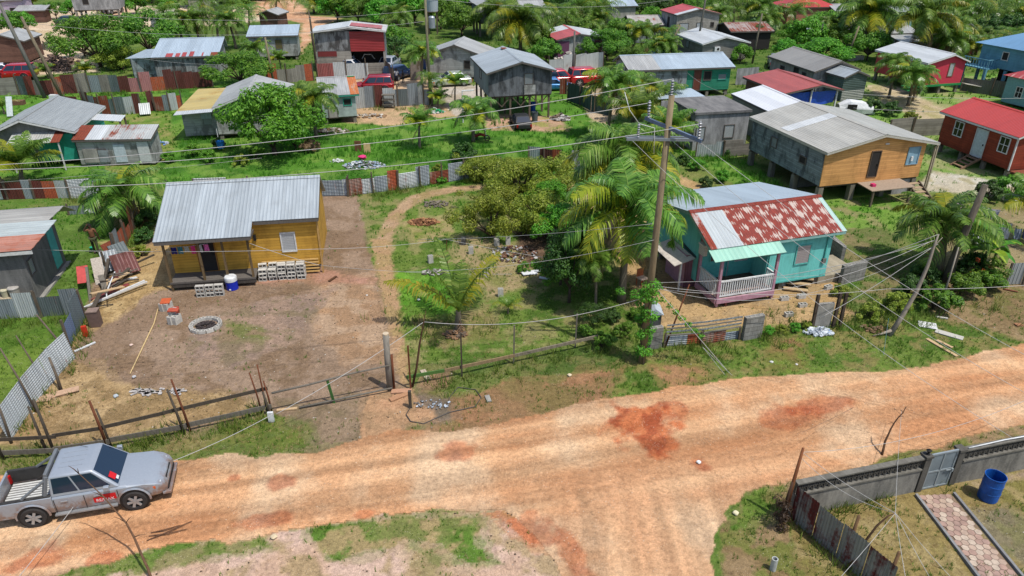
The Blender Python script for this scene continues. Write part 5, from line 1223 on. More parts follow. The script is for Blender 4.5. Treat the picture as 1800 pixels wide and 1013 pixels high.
for i, (bx, by, v, s, lb) in enumerate([(592, 40, TV_H, 1.0, 'bright tree left in the thicket above the red-sided house'), (630, 42, TV_F, 1.0, 'green tree second in the thicket above the red-sided house'), (668, 50, TV_H, .9, 'bright tree beside the pale palm in the thicket'),
   (730, 44, TV_H, 1.0, 'bright tree right of the pale palm in the thicket'), (775, 52, TV_F, 1.05, 'green tree above the half hidden grey house'), (812, 64, TV_F, .9, 'green tree left of the tall grey house on posts'), (800, 20, TV_H, 1.0, 'bright tree at the top edge near the tall grey house'),
   (600, 14, TV_F, 1.0, 'green tree at the top edge right of the lane'), (650, 10, TV_H, 1.0, 'bright tree at the top edge over the thicket'), (700, 8, TV_F, 1.0, 'green tree behind the pale palm at the top edge'), (750, 12, TV_F, 1.0, 'green tree at the top edge left of centre'),
   (240, 26, TV_H, .8, 'bright bush-like tree beside the parked white car'), (130, 32, TV_H, .6, 'low tree in front of the raised grey house'), (100, 34, TV_F, .6, 'low tree by the small rusty-brown store'), (30, 62, TV_F, .7, 'tree behind the brown house'), (50, 58, TV_H, .6, 'low bright tree between the brown house and the tall pole'),
   (960, 112, TV_F, .6, 'green tree at the left wall of the red and white roofed house'), (945, 96, TV_F, .8, 'green tree behind the stilt house'), (1320, 82, TV_G, .7, 'dark tree at the right of the white gabled house'), (1300, 112, TV_H, .45, 'bright shrub-like tree below the white gabled house'),
   (1480, 88, TV_F, .7, 'green tree at the right rim of the wide spreading one'), (1560, 90, TV_G, .6, 'dark tree among the rear shacks'), (700, 108, TV_G, .6, 'dark tree right of the red-sided house'), (785, 122, TV_F, .5, 'leafy little tree before the half hidden grey house'), (833, 128, TV_F, .45, 'small tree touching the left wall of the stilt house'),
   (690, 90, TV_F, .7, 'tree behind the right corner of the red-sided house'), (1185, 120, TV_F, .4, 'shrub-like tree behind the long green house'), (1200, 8, TV_G, .9, 'dark tree behind the two-storey block house'), (1150, 30, TV_G, .8, 'dark tree left of the two-storey block house'), (995, 30, TV_G, .9, 'dark tree behind the red and white roofed house')]):
    tree((bx, by), v, s, lb)
rs = random.Random(5)
for i in range(64):
    px = rs.uniform(560, 1860); py = rs.uniform(-75, -2)
    tree((px, py+12), rs.choice([TV_F, TV_G, TV_H, TV_F, TV_G]), rs.uniform(.9, 1.5), 'leafy tree in the unbroken green belt along the top edge', group='trees of the far green belt')
for i in range(150):
    px = rs.uniform(940, 1830) if i % 3 else rs.uniform(220, 900); py = rs.uniform(-6, 112) if i % 3 else rs.uniform(-6, 46); b = W(px, py)
    if any(inpoly(np.array([b.x+dx]), np.array([b.y+dy]), P)[0] for P in NOGRASS for dx, dy in ((0, 0), (2.6, 0), (-2.6, 0), (0, -2.6), (0, 3), (0, -5))) or (440 < px < 560) or (px < 300 and py > 6) or (1380 < px < 1500 and py > 90): continue
    if i % 2: palm((px, py), py-rs.uniform(26, 42), rs.uniform(22, 32), rs.choice([PV_E, PV_B]), 'coconut palm growing between the houses at the back', 'palms between the back houses')
    else: tree((px, py), rs.choice([TV_F, TV_G, TV_H, TV_F]), rs.uniform(.5, .85), 'leafy tree growing between the houses at the back', group='trees between the back houses')
def bush(base, v, s, label, sz=None, name='leafy_bush'): return tree(base, v, s, label, 'bush', name, None, sz)
for i, x in enumerate((1350, 1374, 1398, 1420)): bush((x, 588-i*3), BV_D if i % 2 else BV_B, .38, ['first', 'second', 'third', 'fourth'][i]+' weed clump, left to right, between the block pillar and the standing slab')
bush((815, 284), BV_C, 1.35, 'dark round bush in the bright grass behind the lot'); bush((545, 268), BV_E, 1.0, 'heap of dry brown brush by the mango tree')
bush((920, 478), BV_A, .5, 'weedy tuft beside the white zinc scraps'); bush((1270, 272), BV_C, .9, 'dark bush under the left grey plank wall'); bush((770, 300), BV_D, .5, 'weeds at the foot of the rusty back fence')
for (x, y), v, s, l in [((720, 318), BV_B, .45, 'bright weeds against the rusty back fence, left'), ((775, 322), BV_B, .5, 'bright weeds against the rusty back fence, middle'), ((1000, 290), BV_B, 1.0, 'yellow-green creeper over the rusty scrap fence'), ((1020, 268), BV_B, .8, 'creeper heap right of the rusty scrap fence'),
   ((1060, 610), BV_A, .7, 'green weeds in the near right corner of the lot'), ((1095, 590), BV_A, .6, 'dark weeds round the palm trunk base'), ((1030, 590), BV_A, .5, 'feathery plant near the right lot corner'), ((1075, 565), BV_C, .6, 'tangled dark shrub between palm trunk and lot'), ((1120, 560), BV_A, .6, 'vine-clad shrub left of the power pole'),
   ((1600, 520), BV_C, 1.0, 'dark shrub behind the leaning dead trunk'), ((1645, 545), BV_A, 1.2, 'shrub at the foot of the leaning dark pole'), ((1690, 520), BV_A, 1.25, 'green shrub under the banana plants'), ((1735, 510), BV_A, 1.1, 'flowering shrub right of the banana plants'), ((1705, 485), BV_C, 1.2, 'dark shrub beneath the banana leaves'),
   ((1575, 545), BV_D, .9, 'brownish weeds left of the leaning dead trunk'), ((1530, 560), BV_D, .8, 'olive weeds beside the broken wall'), ((1625, 500), BV_C, 1.1, 'dark bush between trunk and pole'), ((1770, 350), BV_B, 1.5, 'bright bush beside the path at the right edge'), ((1735, 352), BV_C, 1.2, 'darker bush left of the bright one near the path'),
   ((1530, 200), BV_C, 1.3, 'dark brush pile behind the white boat hull'), ((1565, 204), BV_C, 1.2, 'second dark brush heap right of the white boat hull'), ((1600, 212), BV_D, .9, 'olive scrub between the brush heaps and the grass'), ((1570, 255), BV_E, .6, 'dry scrub by the weathered board fence'), ((1610, 262), BV_B, .6, 'bright scrub by the weathered board fence'),
   ((1660, 130), BV_D, .8, 'scrub beside the rear red fence'), ((1475, 520), BV_D, .6, 'weeds behind the block ruin'), ((262, 400), BV_C, 1.0, 'dark leafy shrub at the left back corner of the yellow house'), ((255, 425), BV_C, .8, 'creeper mound on the left lot boundary'), ((272, 372), BV_A, 1.0, 'green shrub behind the yellow house corner'),
   ((248, 450), BV_D, .6, 'dry creepers beside the stack of zinc scraps'), ((150, 800), BV_B, .0001, '')][:-1]:
    bush((x, y), v, s, l)
for (x, y), v, s, l in [((340, 275), BV_B, .9, 'tall weeds left of the blue bucket'), ((370, 285), BV_B, .9, 'tall weeds below the blue bucket'), ((425, 290), BV_D, .8, 'tall dry-tipped weeds right of the blue bucket'), ((450, 278), BV_B, .9, 'tall weeds at the mango tree'), ((300, 285), BV_B, .8, 'weeds before the path to the patched shack'),
   ((385, 262), BV_C, .8, 'dark weeds behind the blue bucket'), ((1225, 300), BV_B, .8, 'bright creepers at the start of the tall grass strip'), ((1270, 320), BV_B, .8, 'bright creepers in the middle of the tall grass strip'), ((1310, 335), BV_B, .8, 'bright creepers at the end of the tall grass strip'), ((1240, 330), BV_C, .7, 'dark growth along the edge of the straw-coloured yard'), ((1200, 290), BV_C, .8, 'dark growth at the top corner of the straw-coloured yard')]:
    bush((x, y), v, s, l)
# banana plants
def banana(base, s, label, seed):
    rs = random.Random(seed); b = W(*base); t = thing('banana_plant', label, 'banana plant', (b.x, b.y, 0), rs.uniform(0, 6)); t.scale = (s, s, s)
    mb = MB(); mb.tube([(0, 0, -.1), (.05, 0, .8), (.08, .02, 1.5)], [.13, .1, .07], 8); mb.build('stem', plain((130, 140, 80)), t, smooth=True)
    for i in range(9):
        az = i*2.4; el = rad(75-i*7); L = rs.uniform(1.5, 2.1); w = .26; mb = MB(); P = []; p = Vector((.08, .02, 1.4)); e = el
        for j in range(9): P.append(p.copy()); p = p+Vector((math.cos(e)*math.cos(az), math.cos(e)*math.sin(az), math.sin(e)))*L/8; e -= rs.uniform(.12, .26)
        sd = Vector((-math.sin(az), math.cos(az), 0))
        for j in range(1, 8):
            w0 = w*math.sin(math.pi*(j-.0)/8.2)**.6; w1 = w*math.sin(math.pi*(j+1)/8.4)**.6 if j < 7 else .04
            for sg in (-1, 1):
                up = Vector((0, 0, .09)); mb.add([P[j], P[j+1], P[j+1]+sd*sg*w1+up*w1*3, P[j]+sd*sg*w0+up*w0*3], [(0, 1, 2, 3)])
        mb.build('leaf', LEAF_YG if i == 4 else LEAF_BR, t, uv=False)
banana((1700, 470), 1.15, 'banana plant with broad torn leaves right of the leaning dark pole', 3); banana((1722, 488), .95, 'smaller banana plant with yellowing leaves', 8); banana((1745, 470), .8, 'lowest banana plant, nearest the laundry', 11)
t = thing('flowering_shrub', 'shrub with scattered red flowers beside the banana plants', 'bush', W(1728, 500)); mb = MB(); rs = random.Random(4)
leafcloud(mb, rs, [(Vector((rs.uniform(-.8, .8), rs.uniform(-.5, .5), rs.uniform(.3, 1.3))), .35) for _ in range(10)], 1600, .07); mb.build('foliage', LEAF_G, t, uv=False)
mb = MB(); leafcloud(mb, rs, [(Vector((rs.uniform(-.9, .9), rs.uniform(-.6, .2), rs.uniform(.4, 1.5))), .12) for _ in range(12)], 160, .05); mb.build('flowers', REDB, t, uv=False)

# grass
pg = scatter(9, 36, 42, 1, 'g'); pg2 = scatter(36, 62, 16, 2, 'g'); pg3 = scatter(62, 110, 3.2, 3, 'g'); ps = scatter(9, 34, 60, 4, 's')
GR = leafmat((80, 122, 38), (122, 162, 58), (178, 178, 106), trans=.35, scale=.35, name='grass_blades'); ST = leafmat((150, 124, 78), (186, 158, 108), (214, 190, 142), trans=.2, scale=.35, name='straw')
def hts(p, a, b, s): return (a+(b-a)*fbm(p[:, 0]*.5, p[:, 1]*.5, s, 4))
def lush(p):
    P = PW([(300, 240), (600, 170), (1000, 170), (1130, 250), (1030, 310), (700, 300), (300, 330)]); Q = PW([(1170, 262), (1230, 262), (1330, 285), (1400, 350), (1330, 345), (1250, 300)])
    return 1+.9*inpoly(p[:, 0], p[:, 1], P)+1.3*inpoly(p[:, 0], p[:, 1], Q)
tag(blades('grass', pg, hts(pg, .02, .27, 7), .026, 6, 11, GR), kind='stuff', label='green grass and weeds growing over the lots and verges')
GRB = leafmat((70, 124, 30), (104, 166, 46), (146, 190, 76), trans=.35, scale=.35, name='lush_grass_blades')
tag(blades('lush_grass', pg2, hts(pg2, .06, .30, 8)*lush(pg2), .045, 5, 12, GRB), kind='stuff', label='lush bright grass of the middle clearing')
tag(blades('far_grass', pg3, hts(pg3, .12, .5, 9), .10, 5, 13, GRB), kind='stuff', label='grass between the far houses')
tag(blades('straw', ps, hts(ps, .02, .12, 10), .016, 6, 14, ST, lean=2.4), kind='stuff', label='dry straw and cut weeds strewn over the yard')
rw = np.random.RandomState(8); TW_ = []
for L_, sp, dn in (([(0, 806), (190, 790), (330, 765), (480, 730)], .35, 22), ([(722, 690), (900, 645), (1110, 602)], .45, 18), ([(1150, 622), (1300, 606), (1430, 585), (1560, 570), (1640, 560)], .5, 26), ([(150, 560), (120, 640), (20, 780)], .3, 16), ([(0, 572), (150, 562)], .25, 20),
  ([(612, 350), (815, 320), (900, 310)], .4, 20), ([(125, 355), (230, 350)], .3, 18), ([(190, 485), (240, 400), (262, 370)], .4, 22), ([(622, 196), (750, 190)], .4, 10), ([(36, 172), (250, 167), (375, 158)], .4, 8), ([(1388, 915), (1600, 872), (1800, 810)], .2, 12), ([(1395, 925), (1540, 1040)], .25, 16), ([(1225, 282), (1330, 278)], .4, 12), ([(700, 560), (800, 585), (870, 560)], .8, 12), ([(1340, 575), (1440, 560), (1560, 540), (1700, 540), (1780, 520)], .8, 16)):
    Pq = [W(*q) for q in L_]
    for a, b in zip(Pq[:-1], Pq[1:]):
        n_ = int((b-a).length*dn); tt_ = rw.uniform(0, 1, n_); x_ = a.x+(b.x-a.x)*tt_+rw.normal(0, sp, n_); y_ = a.y+(b.y-a.y)*tt_+rw.normal(0, sp, n_); TW_.append(np.stack([x_, y_, height(x_, y_)], 1))
TW_ = np.concatenate(TW_); TW_ = TW_[fbm(TW_[:, 0]*.8, TW_[:, 1]*.8, 97, 3) > .42]
tag(blades('tall_weeds', TW_, hts(TW_, .15, .75, 19), .032, 7, 21, leafmat((78, 112, 38), (130, 156, 60), (196, 180, 112), trans=.35, scale=.6, name='tall_weed_blades'), lean=.8), kind='stuff', label='taller weeds along the fences and walls')
# pebbles and litter
rs_ = np.random.RandomState(3)
def pebbles(name, n, y0, y1, s0, s1, mat, seed, road, label):
    rq = np.random.RandomState(seed); wm = y1*.86+4; x = rq.uniform(-wm, wm, n*3); y = rq.uniform(y0, y1, n*3); k = np.abs(x) < y*.84+3; x = x[k]; y = y[k]
    rmk = roadmask(x, y) > .5
    if road: k = rmk
    else:
        c, gd, sd = paint(x, y); k = ~rmk & (gd < .35)
    x = x[k][:n]; y = y[k][:n]
    for P in NOGRASS:
        kk = ~inpoly(x, y, P); x = x[kk]; y = y[kk]
    z = height(x, y); mb = MB()
    for a, b, c_ in zip(x, y, z):
        s = s0+(s1-s0)*rq.rand()**3; r_ = rq.rand()*6; q = [(a+s*math.cos(r_+i*1.57)*(.7+.5*rq.rand()), b+s*math.sin(r_+i*1.57)*(.7+.5*rq.rand()), c_+.01) for i in range(4)]
        mb.add(q+[(a, b, c_+.01+s*.7)], [(0, 1, 4), (1, 2, 4), (2, 3, 4), (3, 0, 4)])
    tag(mb.build(name, mat, uv=False), kind='stuff', label=label)
pebbles('road_gravel', 5200, 9, 26, .008, .028, plain((226, 200, 172), .9, var=.25, scale=2), 5, True, 'loose pale gravel on the dirt road')
pebbles('yard_crumbs', 5200, 9, 40, .01, .045, plain((96, 80, 64), .95, var=.5, scale=1.2), 9, False, 'dark leaf crumbs and twig bits on the bare yards')
pebbles('yard_litter', 2600, 9, 48, .01, .045, plain((206, 196, 182), .9, var=.35, scale=1.2), 6, False, 'pale stones and small litter on the bare yards')
# ---------------------------------------------------------------- fences, walls, poles, wires
def at(px, py, Y):
    """point on the sight line of a pixel at forward distance Y"""
    x = (px-900)/F; v = (py-506.5)/F
    dy = math.cos(PITCH)-v*math.sin(PITCH); dz = -math.sin(PITCH)-v*math.cos(PITCH); t = Y/dy
    return Vector((x*t, Y, CAMZ+dz*t))
RUST = metal_sheet((170, 140, 124), rust=.55, rustcol=(140, 70, 44)); RUSTD = metal_sheet((122, 66, 60), dirt=.4, rust=.35, rustcol=(96, 50, 40)); RUSTO = metal_sheet((176, 150, 132), dirt=.3, rust=.62, rustcol=(186, 92, 56))
GZ = metal_sheet((156, 166, 172), dirt=.35, rust=.08); GZD = metal_sheet((116, 128, 130), dirt=.35, rust=.08); GZL = metal_sheet((206, 212, 212), dirt=.25, rust=.08); REDZ = metal_sheet((164, 76, 68), dirt=.4, rust=.1); PNK = metal_sheet((206, 140, 140), dirt=.3, rust=.2); BRD = siding((150, 144, 134), .2, .3, axis=0); BRDH = siding((158, 152, 142), .2, .3)
def fence(name, label, pts, h, pats, w=.8, post=2.2, posts=True, cat='fence', jit=.10, group=None, ph=.15, lean=0.0, seed=1, horiz=False, pm=None, real=False, zb=0.02):
    rs = random.Random(seed); P = [W(*p) for p in pts]; o = P[0]
    t = thing(name, label, cat, (o.x, o.y, 0), 0, group); k = 0
    for a, b in zip(P[:-1], P[1:]):
        d = (b-a); L = d.length; d.normalize(); n = Vector((-d.y, d.x, 0)); s = 0
        while s < L-.05:
            ww = min(w*rs.uniform(.75, 1.25), L-s); p = a+d*s-o; q = a+d*(s+ww)-o; m = pats[k % len(pats)] if rs.random() > .22 else rs.choice(pats); k += 1; s += ww+.004
            if m is None: continue
            mb = MB(); hh = h*(1+rs.uniform(-jit, jit)*2); off = n*rs.uniform(-.02, .02)
            if real: mb.corr(p+off, q+off, hh, .016, .095, zb=zb, horiz=horiz)
            else:
                mb.add([p+off+Vector((0, 0, zb)), q+off+Vector((0, 0, zb)), q+off+Vector((0, 0, hh+rs.uniform(-jit, jit))), p+off+Vector((0, 0, hh))], [(0, 1, 2, 3)])
                e = n*.02; mb.add([p+off+e+Vector((0, 0, zb)), q+off+e+Vector((0, 0, zb)), q+off+e+Vector((0, 0, hh)), p+off+e+Vector((0, 0, hh))], [(3, 2, 1, 0)])
            if lean:
                mb.v = [tuple(Vector(v)+n*lean*v[2]) for v in mb.v]
            mb.build('sheet' if m not in (BRD, BRDH) else 'boards', m, t)
        if posts:
            np_ = max(1, int(L/post))
            for i in range(np_+1):
                p = a+d*(L*i/np_)-o; mb = MB(); mb.bar(p+Vector((0, 0, -.2))-n*.06, p+Vector((rs.uniform(-.06, .06), rs.uniform(-.06, .06), h+ph+rs.uniform(0, .2)))-n*.06+n*lean*h, .08, .08); mb.build('post', pm or POSTW, t)
    return t
fence('tin_fence', 'pale horizontal zinc fence behind the yellow house', [(300, 354), (440, 349), (614, 344)], 1.25, [GZL, GZ, GZL, GZL], 1.9, 1.6, seed=3, real=True, horiz=True)
fence('rusty_back_fence', 'low rusty patched fence along the back of the empty lot', [(612, 345), (700, 334), (815, 316), (880, 308)], 1.15, [GZ, GZL, GZ, RUSTO, GZL, GZ, RUST, GZ], 1.1, 1.4, seed=4, real=True, horiz=True, jit=.12)
fence('scrap_fence', 'broken rust-red scrap fence half buried in creepers', [(930, 288), (985, 296), (1030, 300)], 1.1, [GZL, RUSTD, RUSTO, RUSTD], .8, 1.2, seed=5, jit=.15)
fence('zinc_fence', 'upright grey zinc fence in front of the plastered house', [(-60, 566), (0, 562), (75, 558), (150, 552)], 1.15, [GZ, GZD, GZ, GZL, GZ, GZD, GZ, GZ], .8, 1.9, seed=6, real=True)
t = fence('leaning_zinc_fence', 'bright ribbed zinc fence leaning outward beside the straw-covered yard', [(18, 778), (62, 712), (104, 660), (134, 630)], 1.3, [GZL, GZL, GZL, GZL], 1.7, 3, posts=False, seed=7, real=True, horiz=True, lean=.12, jit=.02)
o = W(18, 778)
for a, b, r in (((66, 725), (0, 612), .035), ((82, 682), (28, 590), .03), ((127, 632), (64, 553), .04), ((108, 688), (86, 628), .05), ((20, 780), (-8, 700), .04)):
    p = W(*a); hgt = hof(a, b[1]); q = at(b[0], b[1], p.y+.25); mb = MB(); mb.tube([p-o+Vector((0, 0, -.1)), (p+q)/2-o+Vector((.03, 0, 0)), q-o], [r*1.3, r*1.1, r*.8], 7); mb.build('pole', POSTW, t, smooth=True)
fence('blue_zinc_panel', 'blue-grey ribbed panel over a red strip, standing along the left lot line', [(122, 616), (150, 560)], 1.3, [metal_sheet((120, 136, 164), dirt=.2), GZD], 1.6, 1.4, seed=8, real=True, horiz=True)
fence('creeper_fence', 'crooked fence of grey and rusty zinc behind the scrap pile', [(188, 480), (205, 455), (222, 432), (236, 405), (248, 385)], 1.2, [GZ, RUST, GZD, GZ, RUSTO, RUST], .8, 1.3, seed=9, jit=.2)
fence('patch_fence', 'rusty and pale patched fence in front of the two grey shacks', [(-20, 352), (15, 351), (62, 350), (125, 349)], 1.2, [GZL, RUSTD, RUSTD, GZ, GZL, RUSTO, GZL], .9, 2, seed=10, real=True)
fence('rail_sheet_fence', 'fence of long rusty rails and sheets left of the bushy palm', [(125, 350), (180, 346), (228, 343)], 1.1, [GZL, RUSTD, RUST], 1.9, 1.5, seed=11, real=True, horiz=True)
fence('low_scrap_wall', 'low run of bluish and rusty scraps below the rail fence', [(122, 378), (170, 376), (232, 370)], .55, [GZ, GZL, RUSTO, BRDH, GZ, BRDH], 1.0, 1.6, seed=12, horiz=True)
fence('board_fence', 'grey plank fence in front of the red pickup at the far left', [(-60, 166), (0, 168), (34, 167)], 1.7, [BRDH], 2.0, 2, seed=13)
fence('patchwork_fence', 'long patchwork fence of rust, grey, red and white panels below the zinc shed', [(36, 167), (75, 168), (160, 163), (250, 162), (375, 153)], 1.75, [GZD, REDZ, BRD, BRD, RUSTO, GZL, RUST, GZL, GZ, BRD, GZD, RUSTD, PNK, GZ, PNK, RUSTO, GZL, RUSTD, RUSTD, RUSTD, RUSTD, RUSTD, RUSTD, RUST, RUSTD], 1.0, 3, seed=14)
fence('inner_patchwork_fence', 'second shorter fence of blue-grey and rusty panels in front of the patchwork one', [(120, 196), (150, 197), (180, 202), (205, 202), (250, 200), (272, 195)], 1.6, [RUSTD, None, RUSTD, GZ, GZD, RUST, GZD, GZD, GZL], .95, 2, seed=15)
fence('side_zinc_fence', 'short zinc fence left of the yellowed lean-to', [(275, 196), (300, 195), (322, 192)], 1.4, [RUST, GZ, GZL, RUSTO], .8, 2, seed=16)
fence('board_yard_fence', 'grey board fence with a rusty end beside the plank house', [(470, 148), (505, 146), (552, 142)], 1.7, [RUSTO, BRD, BRD, BRD], 1.1, 2, seed=17)
fence('car_yard_fence', 'fence of pale horizontal sheets between the wrecks and the red wagon', [(560, 142), (610, 140), (680, 138)], 1.9, [REDZ, GZL, GZL, BRDH], 2.0, 2, seed=18, real=True, horiz=True)
fence('brown_fence_panel', 'dark brown board panel at the right of the red wagon', [(680, 139), (694, 151)], 1.9, [siding((112, 96, 92), .2, .3, axis=0)], 2, 3, seed=19)
fence('low_zinc_fence', 'low fence of whitish and rusty zinc in front of the car yard', [(622, 192), (660, 189), (700, 187), (745, 185), (755, 185)], 1.75, [GZL, GZ, RUSTD, GZL, GZD, RUSTO, GZ, GZL, RUSTO], .9, 2, seed=20, jit=.1)
fence('board_screen', 'brown upright panel left of the pole in the car yard', [(722, 142), (742, 141)], 1.9, [plain((150, 136, 124))], 2, 3, seed=21)
fence('tarp_fence', 'dark green tarpaulin fence curving beside the clearing', [(998, 178), (1020, 186), (1045, 199), (1075, 205)], 1.7, [siding((74, 96, 94), .6, .2, axis=0)], 1.8, 2, seed=22)
fence('rust_gate_panel', 'small rusty panel beside the tarpaulin fence', [(984, 166), (996, 166)], 1.4, [RUST], 1.2, 2, seed=23)
fence('pale_rear_fence', 'pale zinc fence behind the red cars', [(965, 128), (1010, 124), (1060, 118)], 1.6, [GZL, GZ, GZL], 1.6, 2.5, seed=24)
fence('long_rear_wall', 'grey concrete wall between the green house and the long grey house', [(1292, 150), (1330, 148), (1372, 143)], 1.5, [CONC], 3, 9, posts=False, seed=25)
fence('plank_heap_fence', 'fence of loose grey planks below the flat-roofed house', [(1222, 276), (1270, 276), (1330, 272)], 1.0, [BRDH, GZL, BRDH, BRDH, RUSTD, BRDH], 1.3, 1.8, seed=26, jit=.2)
fence('weathered_board_fence', 'weathered grey board fence left of the brown cabin', [(1558, 244), (1600, 240), (1652, 238)], 1.35, [BRDH], 3, 2.2, seed=27)
fence('dark_zinc_fence', 'long dark grey zinc fence below the blue house', [(1688, 160), (1740, 168), (1830, 182)], 1.5, [metal_sheet((112, 114, 112), dirt=.2)], 3, 3, seed=28)
fence('dull_red_fence', 'dull red rear fence left of the blue house', [(1652, 94), (1690, 96), (1716, 97)], 1.6, [metal_sheet((156, 76, 76), dirt=.3)], 3, 3, seed=29)
fence('pink_board_fence', 'faded pinkish boards above the dull red fence', [(1674, 86), (1712, 87)], 1.4, [PNK], 3, 3, seed=30)
fence('rear_plank_fence', 'brown plank fence at the back among the rear palms', [(1580, 88), (1640, 92), (1690, 80)], 1.4, [BRD], 2.5, 3, seed=31)
fence('low_white_wall', 'low white wall piece beside the long grey house', [(1486, 108), (1518, 106)], .6, [CONCL], 3, 9, posts=False, seed=32)
fence('wire_yard_fence', 'sagging wire fence by the sandy ground at the upper left', [(40, 86), (80, 88), (120, 86)], .9, [metal_sheet((140, 140, 136), dirt=.3)], 3, 1.6, seed=33)
fence('zinc_gate_piece', 'small striped zinc gate piece near the right edge', [(1764, 502), (1796, 500)], 1.05, [GZL], .9, 1.1, seed=34, real=True)
# verge fence of the turquoise house yard
t = fence('rail_zinc_fence', 'see-through fence of split horizontal zinc strips by the verge', [(1166, 610), (1232, 606), (1298, 596)], .5, [GZL, RUSTO, RUST, GZ], 1.0, 1.6, seed=35, real=True, horiz=True)
o = W(1166, 610)
for k in range(4):
    a = W(1168, 610)-o; b = W(1232, 606)-o; c = W(1298, 596)-o; z = .62+k*.16
    mb = MB(); mb.bar(a+Vector((0, -.05, z)), b+Vector((0, -.05, z+.02*k)), .02, .07); mb.bar(b+Vector((0.01, -.05, z+.02*k)), c+Vector((0, -.05, z+.05)), .02, .07); mb.build('strip', GZ if k % 2 else BRDH, t)

def blockwall(name, label, a, b, h, th=.2, mat=None, cat='wall', base=0.0):
    A = W(*a); B = W(*b); d = (B-A); L = d.length; t = thing(name, label, cat, (A.x, A.y, 0), math.atan2(d.y, d.x))
    mb = MB(); mb.b2(0, L, 0, th, base-.1, h-.02); mb.build('wall', mat or concrete((178, 176, 170), (120, 118, 114), .3, True), t)
    n = max(1, int(L/.2)); mb = MB()
    mb.b2(0, L, 0, .035, h-.02, h); mb.b2(0, L, th-.035, th, h-.02, h)
    for i in range(n+1): x = min(L-.04, i*L/n); mb.b2(x, x+.04, .035, th-.035, h-.02, h)
    mb.build('cell_top', CONCL, t); return t, L
blockwall('block_pillar', 'block pillar by the power pole, hollow cells open on top', (1142, 616), (1163, 612), 1.05)
blockwall('block_pillar', 'block pillar at the right end of the split zinc fence', (1306, 600), (1338, 594), 1.15)
t, L = blockwall('concrete_slab', 'stained concrete slab standing between wooden posts by the verge', (1430, 578), (1458, 576), 1.25, .14, CONCL)
for x, lean in ((-.12, .0), (L+.1, .05), (L+.42, .02)):
    mb = MB(); mb.bar((x, -.08, -.2), (x+lean, .0, 1.75), .12, .12); mb.build('post', wood((84, 72, 62)), t)
for x0, x1 in ((1290, 1.2),): pass
blockwall('yard_block_wall', 'block wall beside the turquoise house, running away from the road', (1482, 462), (1444, 428), .95)
blockwall('short_block_wall', 'short raised block wall on stub legs near the house steps', (1478, 500), (1518, 492), 1.0)
t = thing('house_slab', 'cracked concrete apron right of the turquoise house', 'slab', W(1436, 500), rad(17)); mb = MB(); mb.b2(0, 1.9, 0, 3.1, -.05, .42); mb.b2(1.901, 2.6, .6, 2.2, -.05, .3); mb.build('slab', concrete((196, 184, 160), (150, 140, 120), .3), t)
t = thing('plank_steps', 'four broad weathered planks laid as steps in front of the apron', 'steps', W(1398, 512), rad(17))
for k in range(4):
    mb = MB(); M = Matrix.Rotation(rad(-32), 3, 'Z'); mb.box((k*.36, k*.30, .10+k*.12), (1.15, .27, .06), M=M); mb.build('plank', wood((196, 168, 130), .2), t)
    mb = MB(); mb.box((k*.36-.02, k*.30+.03, .02+k*.05), (.8, .1, .05+k*.08), M=M); mb.build('bearer', wood((60, 52, 46)), t)

# bottom right: lattice-topped wall, gate, rusty fence
A = W(1388, 912); B = W(1606, 866); d = (B-A).normalized(); ang = math.atan2(d.y, d.x)
def lattice_wall(label, A, L, h, cap=True):
    t = thing('lattice_wall', label, 'wall', (A.x, A.y, 0), ang, 'garden wall with a pierced top'); CW = concrete((176, 172, 162), (66, 66, 66), .62)
    mb = MB(); mb.b2(0, L, 0, .15, -.1, h-.48); mb.build('wall', CW, t)
    mb = MB(); mb.b2(0, L, -.04, .19, h-.479, h-.42); mb.b2(0, L, -.02, .17, h-.05, h); mb.build('coping', concrete((150, 146, 136), (76, 74, 68), .6), t)
    mb = MB(); n = int(L/.19)
    for i in range(n):
        x = i*L/n; mb.b2(x, x+.03, .03, .12, h-.419, h-.051)
        mb.bar((x+.03, .075, h-.41), (x+L/n, .075, h-.06), .07, .025); mb.bar((x+.03, .078, h-.06), (x+L/n, .078, h-.41), .07, .024)
    mb.b2(0, L, .04, .11, h-.24, h-.22); mb.build('lattice', concrete((120, 116, 108), (60, 58, 54), .7), t); return t
L1 = (B-A).length; lattice_wall('stained grey wall with a pierced top, between the rusty fence and the gate', A, L1, 1.42)
G0 = B+d*.02; G1 = G0+d*1.52; 
t = thing('metal_gate', 'grey framed metal gate standing in the pierced-top wall', 'gate', (G0.x, G0.y, 0), ang)
GM = plain((168, 178, 182), .5, .3, var=.1); GP = plain((140, 152, 158), .55, .2, var=.15, scale=2)
for x in (.0, 1.28): 
    mb = MB(); mb.b2(x, x+.22, -.04, .2, -.1, 1.42); mb.b2(x-.03, x+.25, -.07, .23, 1.421, 1.5); mb.build('pillar', concrete((120, 116, 108), (56, 54, 50), .8), t)
mb = MB()
for x0, x1, z0, z1 in ((.24, .30, .05, 1.5), (1.2, 1.26, .05, 1.5), (.30, 1.2, 1.44, 1.5), (.30, 1.2, .05, .11), (.30, 1.2, .72, .78), (.72, .77, .11, .72), (.72, .77, .78, 1.44)): mb.b2(x0, x1, .0, .06, z0, z1)
mb.build('gate_frame', GM, t)
for i, (x0, x1, z0, z1) in enumerate(((.301, .719, .111, .719), (.771, 1.199, .111, .719), (.301, .719, .781, 1.439), (.771, 1.199, .781, 1.439))):
    mb = MB(); mb.b2(x0, x1, .02, .035, z0, z1); mb.build('panel', GP, t)
mb = MB(); mb.bar((.95, -.04, .75), (1.24, -.04, .75), .03, .04); mb.b2(1.14, 1.2, -.08, -.02, .68, .8); mb.build('bolt', GM, t)
